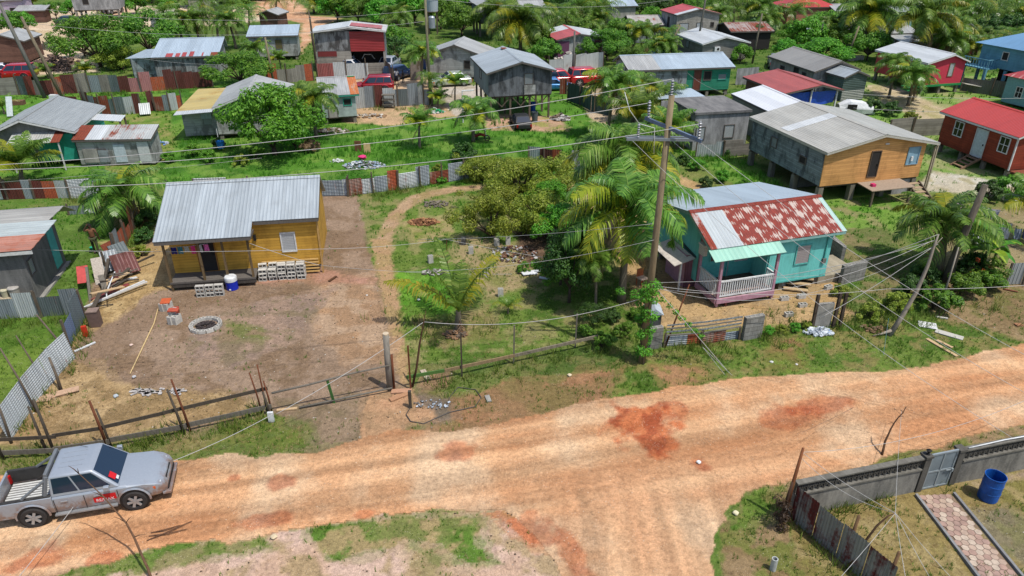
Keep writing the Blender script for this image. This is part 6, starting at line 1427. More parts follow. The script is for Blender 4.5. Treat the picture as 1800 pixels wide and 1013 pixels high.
t2 = thing('wall_finial', 'small dark iron ornament on the left gate pillar', 'ornament', (G0.x+.1, G0.y+.1, 1.5)); mb = MB(); mb.lathe([(.0, 0), (.07, .0), (.03, .05), (.05, .1), (.09, .16), (.03, .2), (0, .24)], 8); mb.build('finial', DARKV, t2)
W2 = G0+d*1.56; lattice_wall('stained grey wall with a pierced top, right of the gate, a white hose on it', W2, 4.5, 1.42)
t = thing('white_hose', 'white hose lying along the top of the wall right of the gate', 'hose', (W2.x, W2.y, 1.45), ang); mb = MB(); mb.tube([(.1, .05, 0), (.8, .04, .03), (1.5, .07, .02), (2.3, .03, .04), (2.5, .02, .0), (2.9, .06, .06), (4.4, .05, .03)], .022, 6); mb.build('hose', WHT, t, smooth=True)
t = thing('rusty_panel_fence', 'grey zinc fence streaked with dark red rust, closing the corner yard', 'fence', (A.x, A.y, 0), 0)
E0 = A+Vector((-.05, -.05, 0)); E1 = W(1545, 1050); dd = (E1-E0); LL = dd.length; dd.normalize(); RSTK = metal_sheet((176, 176, 172), rust=.40, rustcol=(110, 36, 30), dirt=.35, sp=.1)
for k in range(int(LL/.85)+1):
    p = dd*(k*.86); q = dd*(k*.86+.85); mb = MB(); mb.corr(p, q, 1.35-.05*(k % 2), .014, .095, zb=.0); mb.build('sheet', RSTK, t)
for s_, hh in ((1.9, 1.75), (3.2, 1.6)):
    p = dd*s_+Vector((.12, .05, 0)); mb = MB(); mb.tube([p+Vector((0, 0, -.1)), p+Vector((.05, 0, hh))], [.055, .045], 7); mb.build('post', wood((120, 92, 66)), t, smooth=True)
t = thing('rusty_post', 'tall rusty-brown post at the corner of the pierced-top wall', 'post', W(1378, 912)); mb = MB(); mb.tube([(0, 0, -.1), (.03, .02, 1.4), (.1, .05, 2.75)], [.07, .055, .04], 8); mb.build('post', wood((140, 88, 58), .3), t, smooth=True)
mb = MB(); mb.tube([(-.12, -.05, -.1), (-.05, -.02, .9), (.0, 0, 1.5)], [.06, .05, .04], 7); mb.build('prop', wood((84, 62, 48)), t, smooth=True)
t = thing('dead_vine', 'tangle of dead dark vine at the foot of the rusty corner post', 'plant', W(1370, 925)); mb = MB(); rs = random.Random(2)
leafcloud(mb, rs, [(Vector((rs.uniform(-.15, .15), rs.uniform(-.3, .2), rs.uniform(.1, 1.3))), .18) for _ in range(12)], 700, .05); mb.build('foliage', leafmat((50, 36, 28), (84, 62, 46), name='dead_vine'), t, uv=False)

# rail fence at the lower left and its gate
WD = wood((86, 78, 68), .3); WDG = wood((120, 114, 104), .3); WR = wood((116, 70, 48), .3)
def railseg(mb, a, b, za, zb, w=.03, h=.14): mb.bar(W(*a)+Vector((0, 0, za)), W(*b)+Vector((0, 0, zb)), w, h)
t = thing('rail_fence', 'low fence of dark weathered rails and paired stakes above the silver pickup', 'fence', (0, 0, 0))
for a, b, za, zb in (((0, 808), (110, 800), .85, .8), ((104, 799), (195, 786), .82, .85), ((190, 786), (300, 762), .86, .92), ((296, 765), (478, 723), .98, 1.05)):
    mb = MB(); railseg(mb, a, b, za, zb); mb.build('rail', WD, t)
for a, b, za, zb in (((0, 808), (100, 802), .28, .25), ((98, 801), (196, 788), .27, .3), ((194, 786), (330, 762), .3, .32), ((328, 760), (480, 727), .30, .34)):
    mb = MB(); railseg(mb, a, b, za, zb, .03, .2); mb.build('rail', WDG, t)
for a, top_, r, m in (((97, 800), 704, .05, WD), ((84, 800), 716, .045, WD), ((190, 788), 706, .05, WR), ((196, 787), 720, .04, WD), ((325, 764), 686, .045, WD), ((336, 760), 668, .04, WR), ((462, 728), 656, .03, WR), ((470, 728), 642, .03, WR), ((479, 726), 671, .035, WR), ((474, 730), 690, .05, WD), ((8, 808), 730, .05, WD)):
    p = W(*a); hh = hof(a, top_); lx = R.uniform(-.12, .02)*hh; mb = MB(); mb.tube([p+Vector((0, 0, -.15)), p+Vector((lx*.5+.02, 0, hh*.5)), p+Vector((lx, .03, hh))], [r*1.1, r, r*.8], 7); mb.build('stake', m, t, smooth=True)
t = thing('yard_gate', 'long low gate of bent poles with one green upright, at the dirt yard entrance', 'gate', (0, 0, 0))
a, b = W(484, 728), W(690, 688)
mb = MB(); mb.tube([a+Vector((0, 0, .95)), a.lerp(b, .3)+Vector((0, 0, 1.02)), a.lerp(b, .65)+Vector((0, 0, 1.16)), b+Vector((0, 0, 1.22))], [.04, .04, .035, .03], 6); mb.build('top_pole', WDG, t, smooth=True)
mb = MB(); mb.tube([a.lerp(b, .2)+Vector((0, 0, .08)), a.lerp(b, .55)+Vector((0, 0, .12)), b+Vector((0, 0, .16))], [.04, .04, .035], 6); mb.build('bottom_pole', WDG, t, smooth=True)
mb = MB(); mb.bar(a.lerp(b, .49)+Vector((0, 0, -.05)), a.lerp(b, .46)+Vector((0, 0, 1.08)), .1, .04); mb.build('upright', plain((70, 120, 56), .7), t)
t = thing('gate_post', 'thick grey round post with a pale top at the right end of the yard gate', 'post', W(686, 684)); mb = MB(); mb.tube([(0, 0, -.2), (0, 0, 1.2), (.02, .02, 2.5)], [.13, .12, .115], 12); mb.build('post', wood((140, 134, 124), .3), t, smooth=True); mb = MB(); mb.lathe([(0, .0), (.116, .0), (.116, .05), (0, .06)], 12, (.02, .02, 2.5)); mb.build('cap', plain((220, 200, 170)), t)
t = thing('rusty_stake', 'short rusty stake just right of the thick gate post', 'post', W(693, 684)); mb = MB(); mb.tube([(0, 0, -.1), (.02, 0, 1.6)], .05, 6); mb.build('stake', WR, t, smooth=True)
# lot front fence
t = thing('lot_front_fence', 'thin post-and-board fence along the front of the empty lot', 'fence', (0, 0, 0))
for a, top_, m in (((722, 684), 608, WR), ((812, 662), 585, WD), ((903, 640), 572, WDG), ((1011, 610), 552, WDG)):
    p = W(*a); hh = hof(a, top_); mb = MB(); mb.bar(p+Vector((0, 0, -.1)), p+Vector((.02, 0, hh)), .06, .06); mb.build('post', m, t)
for a, b, z, m in (((716, 680), (782, 668), .45, plain((84, 122, 56))), ((782, 667), (905, 640), .42, wood((150, 128, 96))), ((905, 640), (1050, 606), .42, wood((140, 130, 112)))):
    mb = MB(); mb.bar(W(*a)+Vector((0, 0, z)), W(*b)+Vector((0, 0, z)), .05, .14); mb.build('board', m, t)
t = thing('stick_post', 'crooked dark stick holding up the sagging cable at the lot corner', 'post', W(724, 680)); q = at(745, 565, W(724, 680).y+.1)-W(724, 680); mb = MB(); mb.tube([(0, 0, -.1), q*.3+Vector((.05, 0, 0)), q*.65, q, q+Vector((.1, 0, .45))], [.05, .045, .04, .025, .01], 6); mb.build('stick', wood((96, 70, 52)), t, smooth=True)
t = thing('stump_post', 'dark short post with a pale face in front of the lot corner', 'post', W(722, 716)); mb = MB(); mb.bar((0, 0, -.1), (0, 0, .75), .12, .12); mb.build('post', WD, t)
mb = MB(); mb.b2(.0601, .09, -.05, .05, .0, .7); mb.build('face', wood((206, 176, 130)), t)

# poles
def pole(base, top_y, r, label, lean=(0, 0), mat=None, name='utility_pole', cat='pole'):
    p = W(*base); hh = hof(base, top_y); t = thing(name, label, cat, (p.x, p.y, 0)); mb = MB()
    mb.tube([(0, 0, -.3), (lean[0]*.5, lean[1]*.5, hh*.5), (lean[0], lean[1], hh)], [r, r*.85, r*.68], 14); mb.build('shaft', mat or wood((138, 126, 102), .25), t, smooth=True)
    return t, p+Vector((lean[0], lean[1], hh)), hh
MP, MT, MH = pole((1128, 637), 168, .155, 'thick wooden utility pole with two crossarms, rising in front of the palms', (.12, 0), wood((146, 130, 102), .25))
GALV = plain((170, 178, 186), .45, .5, var=.08); INS = plain((150, 154, 160), .35)
za = MH-1.15; mb = MB(); mb.bar((-.75+.1, .45, za+.25), (1.05+.1, -.75, za-.25), .1, .12); mb.build('upper_crossarm', plain((120, 138, 164), .5, .3), MP)
zb_ = hof((1128, 637), 243); mb = MB(); mb.bar((-1.35, -.12, zb_), (1.15, -.12, zb_-.03), .08, .1); mb.bar((-1.35, .16, zb_), (1.15, .16, zb_-.03), .06, .08); mb.build('lower_crossarm', GALV, MP)
def insul(p, h=.45, r=.07):
    mb = MB(); pr_ = [(0, 0)]
    for k in range(6): pr_ += [(r*.5, k*h/6), (r, k*h/6+h/18), (r*.5, k*h/6+h/9)]
    mb.lathe(pr_+[(r*.4, h), (0, h+.03)], 10, p); mb.build('insulator', INS, MP, smooth=False)
insul((-.55, .38, za+.28), .6); insul((1.05, -.68, za-.18), .6); insul((.1, 0, MH), .55); insul((-.95, -.12, zb_+.06), .5, .06)
mb = MB(); mb.tube([(-.95, -.12, zb_+.55), (-.4, -.15, zb_+.4), (-.35, -.2, zb_-.5)], .015, 5); mb.tube([(-.95, -.12, zb_+.55), (-1.3, 0, zb_+1.0), (-1.5, .1, zb_+1.6)], .015, 5); mb.build('jumper_lead', plain((226, 230, 226)), MP, smooth=True)
mb = MB(); rs = random.Random(12); cl = [(Vector((math.sin(k*1.7)*.22, math.cos(k*1.3)*.22, .3+k*.17)), .25) for k in range(20)]; cl += [(Vector((.3+k*.28, -.1, 3.3-k*.28)), .16) for k in range(8)]; cl += [(Vector((.1, -.1, 3.6)), .42), (Vector((-.45, 0, 3.2)), .3), (Vector((-1.1, .0, 3.35)), .22)]
leafcloud(mb, rs, cl, 3400, .06); o = mb.build('foliage', LEAF_BR, None, uv=False); v = thing('climbing_vine', 'leafy green vine climbing the lower half of the thick utility pole', 'plant', (MP.location.x, MP.location.y, 0)); o.parent = v
mb = MB(); mb.tube([(.05, -.2, 0), (-.22, -.05, 1.5), (.1, -.22, 3.2)], .02, 5); mb.build('stem', BARKD, v)
LPT, LP1, _h = pole((80, 172), -14, .2, 'tall pole leaning left at the upper left, the farther left of two', (-1.9, 0), wood((120, 118, 112)))
_, LP2, _ = pole((110, 172), 30, .18, 'pole leaning left at the upper left, the shorter right one of two', (-1.9, .3), wood((128, 116, 96)))
mb = MB(); q = LP1-W(80, 172); mb.bar(q+Vector((-.9, 0, -1.2)), q+Vector((.7, 0, -.8)), .1, .1); mb.build('crossarm', POSTW, LPT)
pole((157, 200), 138, .16, 'short dark post in the patchwork fences, tied with wire', (-.2, 0), wood((84, 84, 76)))
pole((559, 136), 30, .14, 'dark slim pole at the left of the red-sided house', (-.1, 0), wood((84, 74, 62))); pole((550, 80), 18, .1, 'thin far pole behind the slim dark one', (0, 0), POSTW)
pole((482, 150), 66, .13, 'grey pole between the palm and the plank house', (-.2, 0)); TP, CP, _h = pole((757, 182), -4, .15, 'utility pole with a grey transformer drum in the car yard', (.0, 0), wood((130, 124, 100)))
mb = MB(); mb.lathe([(0, 0), (.3, .03), (.3, .95), (.22, 1.05), (0, 1.08)], 14, (.5, 0, hof((757, 182), 50))); mb.build('transformer', GALV, TP)
pole((1006, 145), 55, .14, 'grey pole standing in front of the red cars', (.05, 0), wood((110, 112, 106))); pole((944, 92), 24, .12, 'thin grey pole left of the red and white roof', (0, 0)); _, RP, _ = pole((1223, 95), -12, .15, 'dark pole before the white gabled house', (.5, 0), wood((96, 96, 88)))
pole((1322, 112), 24, .13, 'pole at the right end of the white gabled house', (.3, 0), wood((120, 112, 96))); pole((1170, 92), 44, .13, 'short grey pole slanting beside the tall block house', (1.6, 0)); _, FP, _ = pole((1603, 78), -8, .13, 'slim leaning pole in front of the rear palms at the right', (1.3, 0), wood((150, 136, 110)))
pole((1487, 108), 46, .14, 'weathered pole right of the spreading bright tree', (.7, 0)); pole((1436, 92), 42, .1, 'thin pole next to the street lamp', (.1, 0), wood((90, 92, 84)))
_, DP, _ = pole((1655, 505), 325, .2, 'dark leaning utility pole among banana plants at the right', (.55, 0), wood((104, 96, 84)))
t = thing('street_lamp', 'small grey street lamp before the spreading bright tree', 'street lamp', W(1423, 92)); hh = hof((1423, 92), 52); mb = MB(); mb.tube([(0, 0, -.1), (0, 0, hh-.2), (-.1, 0, hh), (-.5, 0, hh+.1)], .06, 7); mb.build('pole', GALV, t); mb = MB(); mb.box((-.7, 0, hh+.1), (.5, .22, .12)); mb.build('lamp_head', WHT, t)
t = thing('streetlight', 'far street light above the palms at the top right', 'street lamp', W(1782, 60)); hh = hof((1782, 60), 32); mb = MB(); mb.tube([(0, 0, -.1), (0, 0, hh-.2), (-1.2, 0, hh)], .07, 7); mb.build('pole', GALV, t); mb = MB(); mb.box((-1.5, 0, hh+.02), (.7, .25, .12)); mb.build('lamp_head', WHT, t)
t = thing('standpipe', 'white bent pipe standing left of the stilt house', 'pipe', W(814, 216)); mb = MB(); hh = hof((814, 216), 160); mb.tube([(0, 0, 0), (0, 0, hh), (.0, 0, hh), (1.0, 0, hh+.05)], .05, 7); mb.build('pipe', WHT, t)
# leaning dead trunk by the verge
t = thing('dead_tree', 'bare grey tree trunk leaning to the right, bundles of cables tied to its top', 'dead tree', W(1562, 590)); e = at(1650, 412, W(1562, 590).y+.6)-W(1562, 590)
mb = MB(); mb.tube([(0, 0, -.1), e*.2+Vector((.14, 0, -.12)), e*.45+Vector((.26, 0, -.05)), e*.7+Vector((.2, 0, .0)), e*.9+Vector((.05, 0, 0)), e], [.12, .10, .085, .07, .05, .03], 8); mb.tube([e*.05, Vector((-.35, -.05, .12)), Vector((-.75, -.1, .05))], [.08, .05, .02], 6); mb.tube([e*.86, e*.95+Vector((.25, 0, .1))], [.03, .012], 5); mb.build('trunk', wood((160, 150, 136), .25), t, smooth=True)
LT = W(1562, 590)+e
t = thing('cable_post', 'tall thin grey post with cables tied to it in front of the leaning pole', 'post', W(1652, 540)); mb = MB(); mb.tube([(0, 0, -.1), (.02, 0, 1.6), (0, 0, 3.1)], [.045, .04, .03], 6); mb.build('post', wood((170, 160, 146)), t, smooth=True)
t = thing('leaning_rod', 'long dark rod leaning against the split zinc fence', 'stick', W(1168, 612)); e = at(1212, 500, W(1168, 612).y+.4)-W(1168, 612); mb = MB(); mb.tube([(0, 0, -.05), e*.5, e], [.04, .035, .025], 6); mb.build('rod', WR, t, smooth=True)
for x, y, x2, y2, l in ((787, 470, 787, 421, 'thin iron rod carrying a cable corner in the lot'), (1545, 800, 1595, 720, 'x')):
    if l == 'x': continue
    t = thing('iron_rod', l, 'rod', W(x, y)); mb = MB(); mb.tube([(0, 0, -.1), (0, 0, hof((x, y), y2))], .02, 6); mb.build('rod', WR, t)
RODT = W(787, 470)+Vector((0, 0, hof((787, 470), 421)))

# cables
WIREM = plain((196, 194, 190), .5, var=.05); WIRED = plain((84, 80, 78), .6, var=.05); WIREG = plain((90, 130, 136), .5)
def wire(a, b, sag, label, r=.014, mat=None, name='overhead_cable', n=18):
    a = Vector(a); b = Vector(b); pts = []
    for i in range(n+1):
        t = i/n; p = a.lerp(b, t); p.z -= 4*sag*t*(1-t); pts.append(p-a)
    mb = MB(); mb.tube(pts, r*.62, 5); o = mb.build(name, mat or WIREM, smooth=True); o.location = a; tag(o, label, 'cable'); return o
wire(MT+Vector((-.05, 0, .55)), W(-90, 295, 9.6), .45, 'upper of the two high power lines from the thick pole to the left edge', .018)
wire(MT+Vector((-.65, .4, -.35)), W(-90, 302, 9.6), .45, 'lower of the two high power lines from the thick pole to the left edge', .018)
wire(MT+Vector((.95, -.7, -.8)), W(-90, 335, 9.2), .5, 'third power line, lowest of the high ones, from the thick pole to the left', .018)
PLO = MP.location+Vector((0, -.1, hof((1128, 637), 390)))
wire(PLO+Vector((-.15, -.1, 0)), RODT+Vector((-1.5, 0, .0)), .15, 'cable from the thick pole past the bushes to the left part of the lot', .014)
wire(RODT, at(560, 438, 31), .12, 'cable from the iron rod across the dirt yard to the yellow house', .016); wire(at(560, 438, 31), W(-60, 434, 2.0), .2, 'pale cable passing in front of the clothesline to the left edge', .018)
wire(RODT, W(1052, 466, 1.6), .1, 'cable from the iron rod down to the palm trunks', .016); wire(MP.location+Vector((0, -.1, hof((1128, 637), 420))), at(700, 478, 28), .35, 'cable sloping from pole to the lot middle', .012)
wire(at(439, 428, 31.1), at(560, 466, 30), .05, 'service cable leaving the porch corner of the yellow house', .018); wire(at(560, 466, 30), at(900, 482, 29), .15, 'service cable crossing the empty lot at mid height', .012)
wire(at(745, 566, 24.4), MP.location+Vector((-.1, -.1, hof((1128, 637), 520))), .55, 'white cable sagging across the front of the empty lot', .02); wire(at(745, 566, 24.4), W(486, 728, .9), .12, 'white cable from the crooked stick down to the rail fence', .018)
wire(W(480, 728, .85), at(150, 862, 17.2), .25, 'white cable from the rail fence past the pickup roof', .018); wire(at(150, 862, 17.2), W(20, 1030, .5), .05, 'white cable dropping to the bottom left corner', .016)
GP0 = W(1281, 655); wire(MP.location+Vector((.15, -.1, hof((1128, 637), 500))), GP0, -.0, 'guy wire from the thick pole to its anchor by the road', .02)
for k, dx in enumerate((-6, 6)): wire(W(1235, 610, .75), W(1281+dx, 660, .0), 0, ['left', 'right'][k]+' strand of the guy wire fan at the road anchor', .012)
q = MP.location+Vector((.1, -.1, hof((1128, 637), 500)))
wire(q, at(1560, 508, 27), .35, 'white cable at porch height toward the leaning trunk', .016); wire(at(1560, 508, 27), at(1840, 499, 27.5), .1, 'white cable continuing level to the right edge', .018)
wire(q+Vector((0, 0, -.1)), LT+Vector((-.2, 0, -.3)), 1.1, 'deeply sagging cable in front of the turquoise house', .016); wire(q+Vector((0, 0, .12)), at(1440, 484, 30), .05, 'cable over the porch railing', .012)
wire(at(1440, 484, 30), LT, .1, 'bundle cable from the turquoise house corner to the trunk top', .022); wire(at(1340, 490, 29.5), LT+Vector((0, 0, -.25)), .2, 'second bundle cable to the trunk top, just below', .022)
wire(at(1150, 505, 27), LT+Vector((.1, 0, -.45)), 1.5, 'lowest sagging cable rising to the trunk top', .014); wire(at(1440, 560, 27), LT+Vector((0, 0, -.5)), .15, 'short thick cable from the standing slab to the trunk', .02)
wire(MP.location+Vector((1.1, -.12, zb_)), W(1860, 655, 3.0), .4, 'long diagonal cable from the lower crossarm over the verge, upper', .013); wire(MP.location+Vector((.2, -.12, zb_)), W(1800, 690, 2.0), .5, 'long diagonal cable from the lower crossarm over the verge, middle', .013)
wire(MP.location+Vector((-1.2, -.12, zb_)), W(1780, 770, 1.5), .6, 'long diagonal cable from the lower crossarm to the road edge, lower', .013)
BT = Vector(W(1574, 902, 2.2)); RT = W(1378, 912)+Vector((.1, .05, 2.6))
wire(RT, BT, .1, 'cable from the rusty corner post to the bent stick, upper', .012); wire(RT+Vector((0, 0, -.2)), BT, .3, 'cable from the rusty corner post to the bent stick, lower', .012)
wire(BT, W(1455, 1040, 1.4), .05, 'cable from the bent stick to the bottom edge, heading left', .011)
for k, (x, y) in enumerate(((1600, 1060), (1655, 1050), (1700, 1045))): wire(BT, W(x, y, 1.2), .05, ['left', 'middle', 'right'][k]+' of three cables fanning from the bent stick to the bottom edge', .011)
wire(BT, at(1585, 720, 21), .1, 'cable rising from the bent stick toward the road', .010); wire(RT, at(1800, 705, 21), .5, 'thin cable from the rusty corner post along the road to the right edge', .012)
wire(at(1545, 690, 24), at(1562, 560, 27.5), .1, 'blue-green cord hanging by the leaning trunk', .014, WIREG); wire(at(1545, 690, 24), at(1410, 760, 19), .1, 'thin dark cord from the trunk over the road to the corner post', .008, WIRED); wire(at(1545, 690, 24), at(1590, 735, 21), .02, 'short dark cord to the twig in the road', .008, WIRED)
wire(at(-20, 322, 42), at(460, 278, 44), .1, 'lower pale cable above the left shacks', .012); wire(LP1+Vector((0, 0, -1)), CP+Vector((0, 0, -1.0)), 1.2, 'far power line between the leaning poles and the car yard pole', .02); wire(LP2+Vector((0, 0, -.5)), CP+Vector((0, 0, -2.0)), 1.2, 'second far power line to the car yard pole', .02)
wire(CP, RP, 1.2, 'far power line from the car yard pole to the right', .02); wire(at(1208, 128, 72), W(1284, 166, 3), .3, 'service cable from the green house to the white-roofed store', .018)
wire(at(230, 100, 80), at(390, 114, 75), .2, 'service cable before the long zinc shed', .02); wire(at(1500, 165, 62), at(1850, 172, 62), .2, 'cable passing above the brown cabin, upper', .02); wire(at(1500, 190, 56), at(1850, 196, 56), .2, 'cable passing above the brown cabin, lower', .02)
# ---------------------------------------------------------------- loose things
BLK = concrete((238, 234, 224), (180, 176, 168), .3); BLKD = concrete((150, 146, 140), (96, 92, 88), .5)
def block_mesh():
    mb = MB(); L, Wd, Hh = .40, .20, .20      # two open cells, lying so the cells face sideways or up
    mb.b2(-L/2, L/2, -Wd/2, -Wd/2+.03, 0, Hh); mb.b2(-L/2, L/2, Wd/2-.03, Wd/2, 0, Hh)
    for x in (-L/2, -.0175, L/2-.035): mb.b2(x, x+.035, -Wd/2+.0301, Wd/2-.0301, 0, Hh-.001)
    return mb.build('concrete_block', BLK)
B0 = block_mesh(); SRC.append(B0)
def block(p, rz=0, rx=0, label='', group=None, s=1, mat=None):
    o = B0.copy(); C.collection.objects.link(o); o.location = p; o.rotation_euler = (rx, 0, rz); o.scale = (s, s, s)
    tag(o, label, 'block', group); return o
# big stack by the yellow house: blocks lie on their side, cells towards the viewer
o = W(498, 490); a0 = rad(7); cs, sn = math.cos(a0), math.sin(a0); rs = random.Random(3); GL1 = 'concrete block in the long stack beside the yellow house steps'
for row in range(5):
    for lay in range(4):
        n = 6 if lay < 4 else 5
        for dpt in range(2):
            if dpt == 0 and lay > 2 + (row > 1): continue
            if lay > 4-(row == 4): continue
            u = -.95+row*.47+rs.uniform(-.03, .03); v = dpt*.24+rs.uniform(-.02, .03)+lay*.02
            block((o.x+u*cs-v*sn, o.y+u*sn+v*cs, .10+lay*.205), a0+rs.uniform(-.16, .16), rad(90)+rs.uniform(-.06, .1), GL1, 'blocks in the long stack')
o = W(372, 520); GL2 = 'concrete block in the small stack beside the blue and white cooler'
for lay in range(3):
    for k in range(3): block((o.x-.45+k*.43, o.y+.06*k+rs.uniform(-.02, .02), .10+lay*.205), a0, rad(90), GL2, 'blocks in the small stack')
# ring of blocks round the fire pit
o = W(362, 574); GL3 = 'concrete block set in the ring around the ash heap'
for k in range(12):
    a = k/12*2*math.pi+.1; block((o.x+.62*math.cos(a), o.y+.60*math.sin(a), 0.0), a+math.pi/2, 0, GL3, 'blocks around the ash heap', .76)
t = thing('ash_heap', 'dark heap of ash and burnt scraps inside the block ring', 'ash heap', o); mb = MB(); rs = random.Random(8)
for k in range(160):
    r_ = .42*math.sqrt(rs.random()); a = rs.uniform(0, 6.28); p = Vector((r_*math.cos(a), r_*math.sin(a), .02+.12*(1-r_/.42)+rs.uniform(0, .05))); s = rs.uniform(.02, .07)
    mb.box(p, (s*2, s, s*.6), rz=rs.uniform(0, 3))
mb.build('ash', plain((76, 66, 64), .95, var=.6, scale=9), t)
# the two block piles with orange boards
ORB = plain((206, 96, 50), .7)
for base, n, lab, gr in ((W(293, 545), 4, 'grey block in the left pile under an orange board', 'blocks under the left orange board'), (W(308, 568), 5, 'grey block in the right dark pile under reddish boards', 'blocks under the right reddish boards')):
    for k in range(n):
        b = block(base+Vector(((k % 2)*.22-.1, (k//4)*.2, .0+.2*(k//2 % 3))), rad(70), 0, lab, gr)
for base, z, sz, rz, m, l in ((W(293, 545), .42, (.42, .5, .04), .2, ORB, 'orange board lying on the left block pile'), (W(308, 568), .62, (.45, .3, .05), .1, plain((190, 84, 60), .8), 'reddish board on the dark block pile'), (W(309, 556), .25, (.3, .3, .25), .3, plain((170, 70, 50), .8), 'rusty tin box behind the dark block pile')):
    t = tag(MB().box((0, 0, 0), sz).build('board' if 'board' in l else 'tin_box', m), l, 'board' if 'board' in l else 'box'); t.location = base+Vector((0, .1, z)); t.rotation_euler = (.03, .04, rz)
# cooler
t = thing('drink_cooler', 'blue drum cooler with a white lid beside the small block stack', 'cooler', W(409, 508)); bl = plain((24, 50, 190), .4)
mb = MB(); mb.lathe([(0, 0), (.27, 0), (.29, .03), (.29, .55), (.27, .58), (0, .58)], 22); mb.build('body', bl, t, smooth=False)
mb = MB(); mb.lathe([(.302, .48), (.302, .60), (.29, .68), (.25, .72), (.1, .73), (0, .73)], 22); mb.lathe([(.302, .48), (.29, .481)], 22); mb.build('lid', WHT, t, smooth=False)
mb = MB(); mb.box((0, -.30, .1), (.08, .06, .06)); mb.build('tap', WHT, t)
# clothes
hy = H_YEL; cl0 = hy.world(.45, .5, 2.25); cl1 = hy.world(2.3, .5, 2.32)
o = MB().tube([Vector((0, 0, 0)), (cl1-cl0)*.5+Vector((0, 0, -.05)), cl1-cl0], .008, 4).build('clothesline', WHT); o.location = cl0; tag(o, 'cord strung under the porch roof of the yellow house', 'clothesline')
for k, (c, w_, h_, l) in enumerate((((30, 34, 120), .28, .34, 'dark blue'), ((60, 130, 140), .26, .36, 'teal'), ((190, 190, 180), .24, .30, 'pale grey'), ((236, 70, 140), .22, .42, 'bright pink'), ((232, 226, 226), .24, .38, 'white'), ((240, 120, 190), .24, .34, 'light pink'))):
    p = cl0.lerp(cl1, .06+k*.165); mb = MB(); n = 5
    for i in range(n):
        for j in range(3):
            f = lambda a, b: (a*w_/n, .03*math.sin(a*2.1+b), -b*h_/3)
            mb.quad(f(i, j+1), f(i+1, j+1), f(i+1, j), f(i, j)); 
    o = mb.build('hanging_cloth', plain(c, .9, var=.08), smooth=True); o.location = p+Vector((0, 0, -.03)); o.rotation_euler = (0, 0, rad(6)); tag(o, l+' cloth on the porch clothesline of the yellow house', 'clothes')
# laundry at the right
def cloth(a, b, z, h, col, label, n=8, tilt=.3):
    A = W(*a); B = W(*b); d = B-A; mb = MB(); nn = Vector((-d.y, d.x, 0)).normalized()
    for i in range(n):
        for j in range(4):
            f = lambda u, v: d*(u/n)+nn*(.05*math.sin(u*1.9+v*.6)-tilt*v/4)+Vector((0, 0, z-h*v/4-.06*math.sin(math.pi*u/n)))
            mb.quad(f(i, j+1), f(i+1, j+1), f(i+1, j), f(i, j))
    o = mb.build('hanging_sheet', plain(col, .9, var=.12, scale=3), smooth=True); o.location = A; tag(o, label, 'laundry')
cloth((1668, 405), (1690, 408), 1.7, .9, (222, 190, 200), 'pinkish cloth left of the leaning dark pole'); cloth((1698, 408), (1742, 420), 1.75, .5, (170, 168, 174), 'grey cloth on the line right of the leaning dark pole'); cloth((1700, 432), (1744, 442), 1.4, 1.0, (214, 218, 224), 'large off-white sheet hanging above the banana plants')
cloth((1752, 425), (1768, 428), 1.2, .8, (226, 226, 224), 'white towel at the right, next to the dark clothes'); cloth((1774, 432), (1786, 434), 1.1, .5, (150, 160, 170), 'grey-blue shirt on the right line'); cloth((1788, 434), (1802, 436), 1.1, .45, (30, 40, 70), 'dark blue garment on the right line')
# scraps and boards on the ground
def board(px, py, sz, rz, m, label, name='plank', cat='plank', z=None, rx=0, ry=0):
    p = W(px, py); o = MB().box((0, 0, 0), sz).build(name, m); o.location = (p.x, p.y, hz(p.x, p.y)+(sz[2]/2+.02 if z is None else z)); o.rotation_euler = (rx, ry, rad(rz)); tag(o, label, cat); return o
TW = wood((206, 176, 136), .2)
board(748, 660, (.22, .75, .04), 25, wood((196, 180, 160), .2), 'short pale plank inside the lot corner'); board(704, 697, (.9, .22, .04), 35, wood((186, 140, 106), .2), 'brown plank lying at the dirt entrance, front'); board(706, 688, (.8, .25, .04), 5, wood((196, 150, 120), .2), 'wide brown plank lying at the dirt entrance, back')
board(858, 702, (.18, .4, .05), 15, CONCL, 'small pale slab in the grass by the verge'); board(478, 742, (.2, .1, .42), 5, WHT, 'white upright marker block at the end of the rail fence', 'marker_block', 'block'); board(505, 722, (.75, .12, .05), 10, TW, 'pale splinter plank beside the white marker block')
board(585, 492, (.12, .6, .05), -25, wood((96, 66, 44)), 'short dark plank on the bare yard right of the long block stack'); board(1630, 573, (.75, .55, .02), -20, plain((250, 250, 250), .5), 'white sheet of board lying in the verge grass', 'white_sheet', 'sheet'); board(1668, 590, (1.1, .35, .03), -38, wood((200, 196, 186), .15), 'whitish plank behind the white sheet')
board(1655, 612, (.16, 1.5, .04), 22, TW, 'long tan plank reaching from the grass to the road'); board(1660, 606, (.14, .7, .04), 30, TW, 'shorter tan plank beside the long one at the road'); board(1776, 512, (.6, .1, .04), -30, wood((130, 80, 60)), 'reddish plank below the striped gate piece')
board(1790, 572, (.3, .2, .05), 10, wood((170, 120, 90)), 'small brown scrap at the right edge of the verge'); board(1655, 560, (.5, .1, .05), -20, BLK, 'broken pale block pieces in the verge', 'rubble_piece', 'rubble')
for k, (x, y, w_, l_, rz_, m, l) in enumerate(((930, 482, .8, .45, 20, plain((240, 242, 244), .45), 'white zinc scrap lying in the lot, front'), (952, 478, .7, .4, -10, plain((214, 218, 222), .45), 'crumpled white zinc scrap behind the front one'), (958, 492, .6, .18, -12, plain((226, 228, 232), .45), 'narrow white scrap right of the others'))):
    board(x, y, (w_, l_, .03), rz_, m, l, 'zinc_scrap', 'scrap', z=.08, ry=.08)
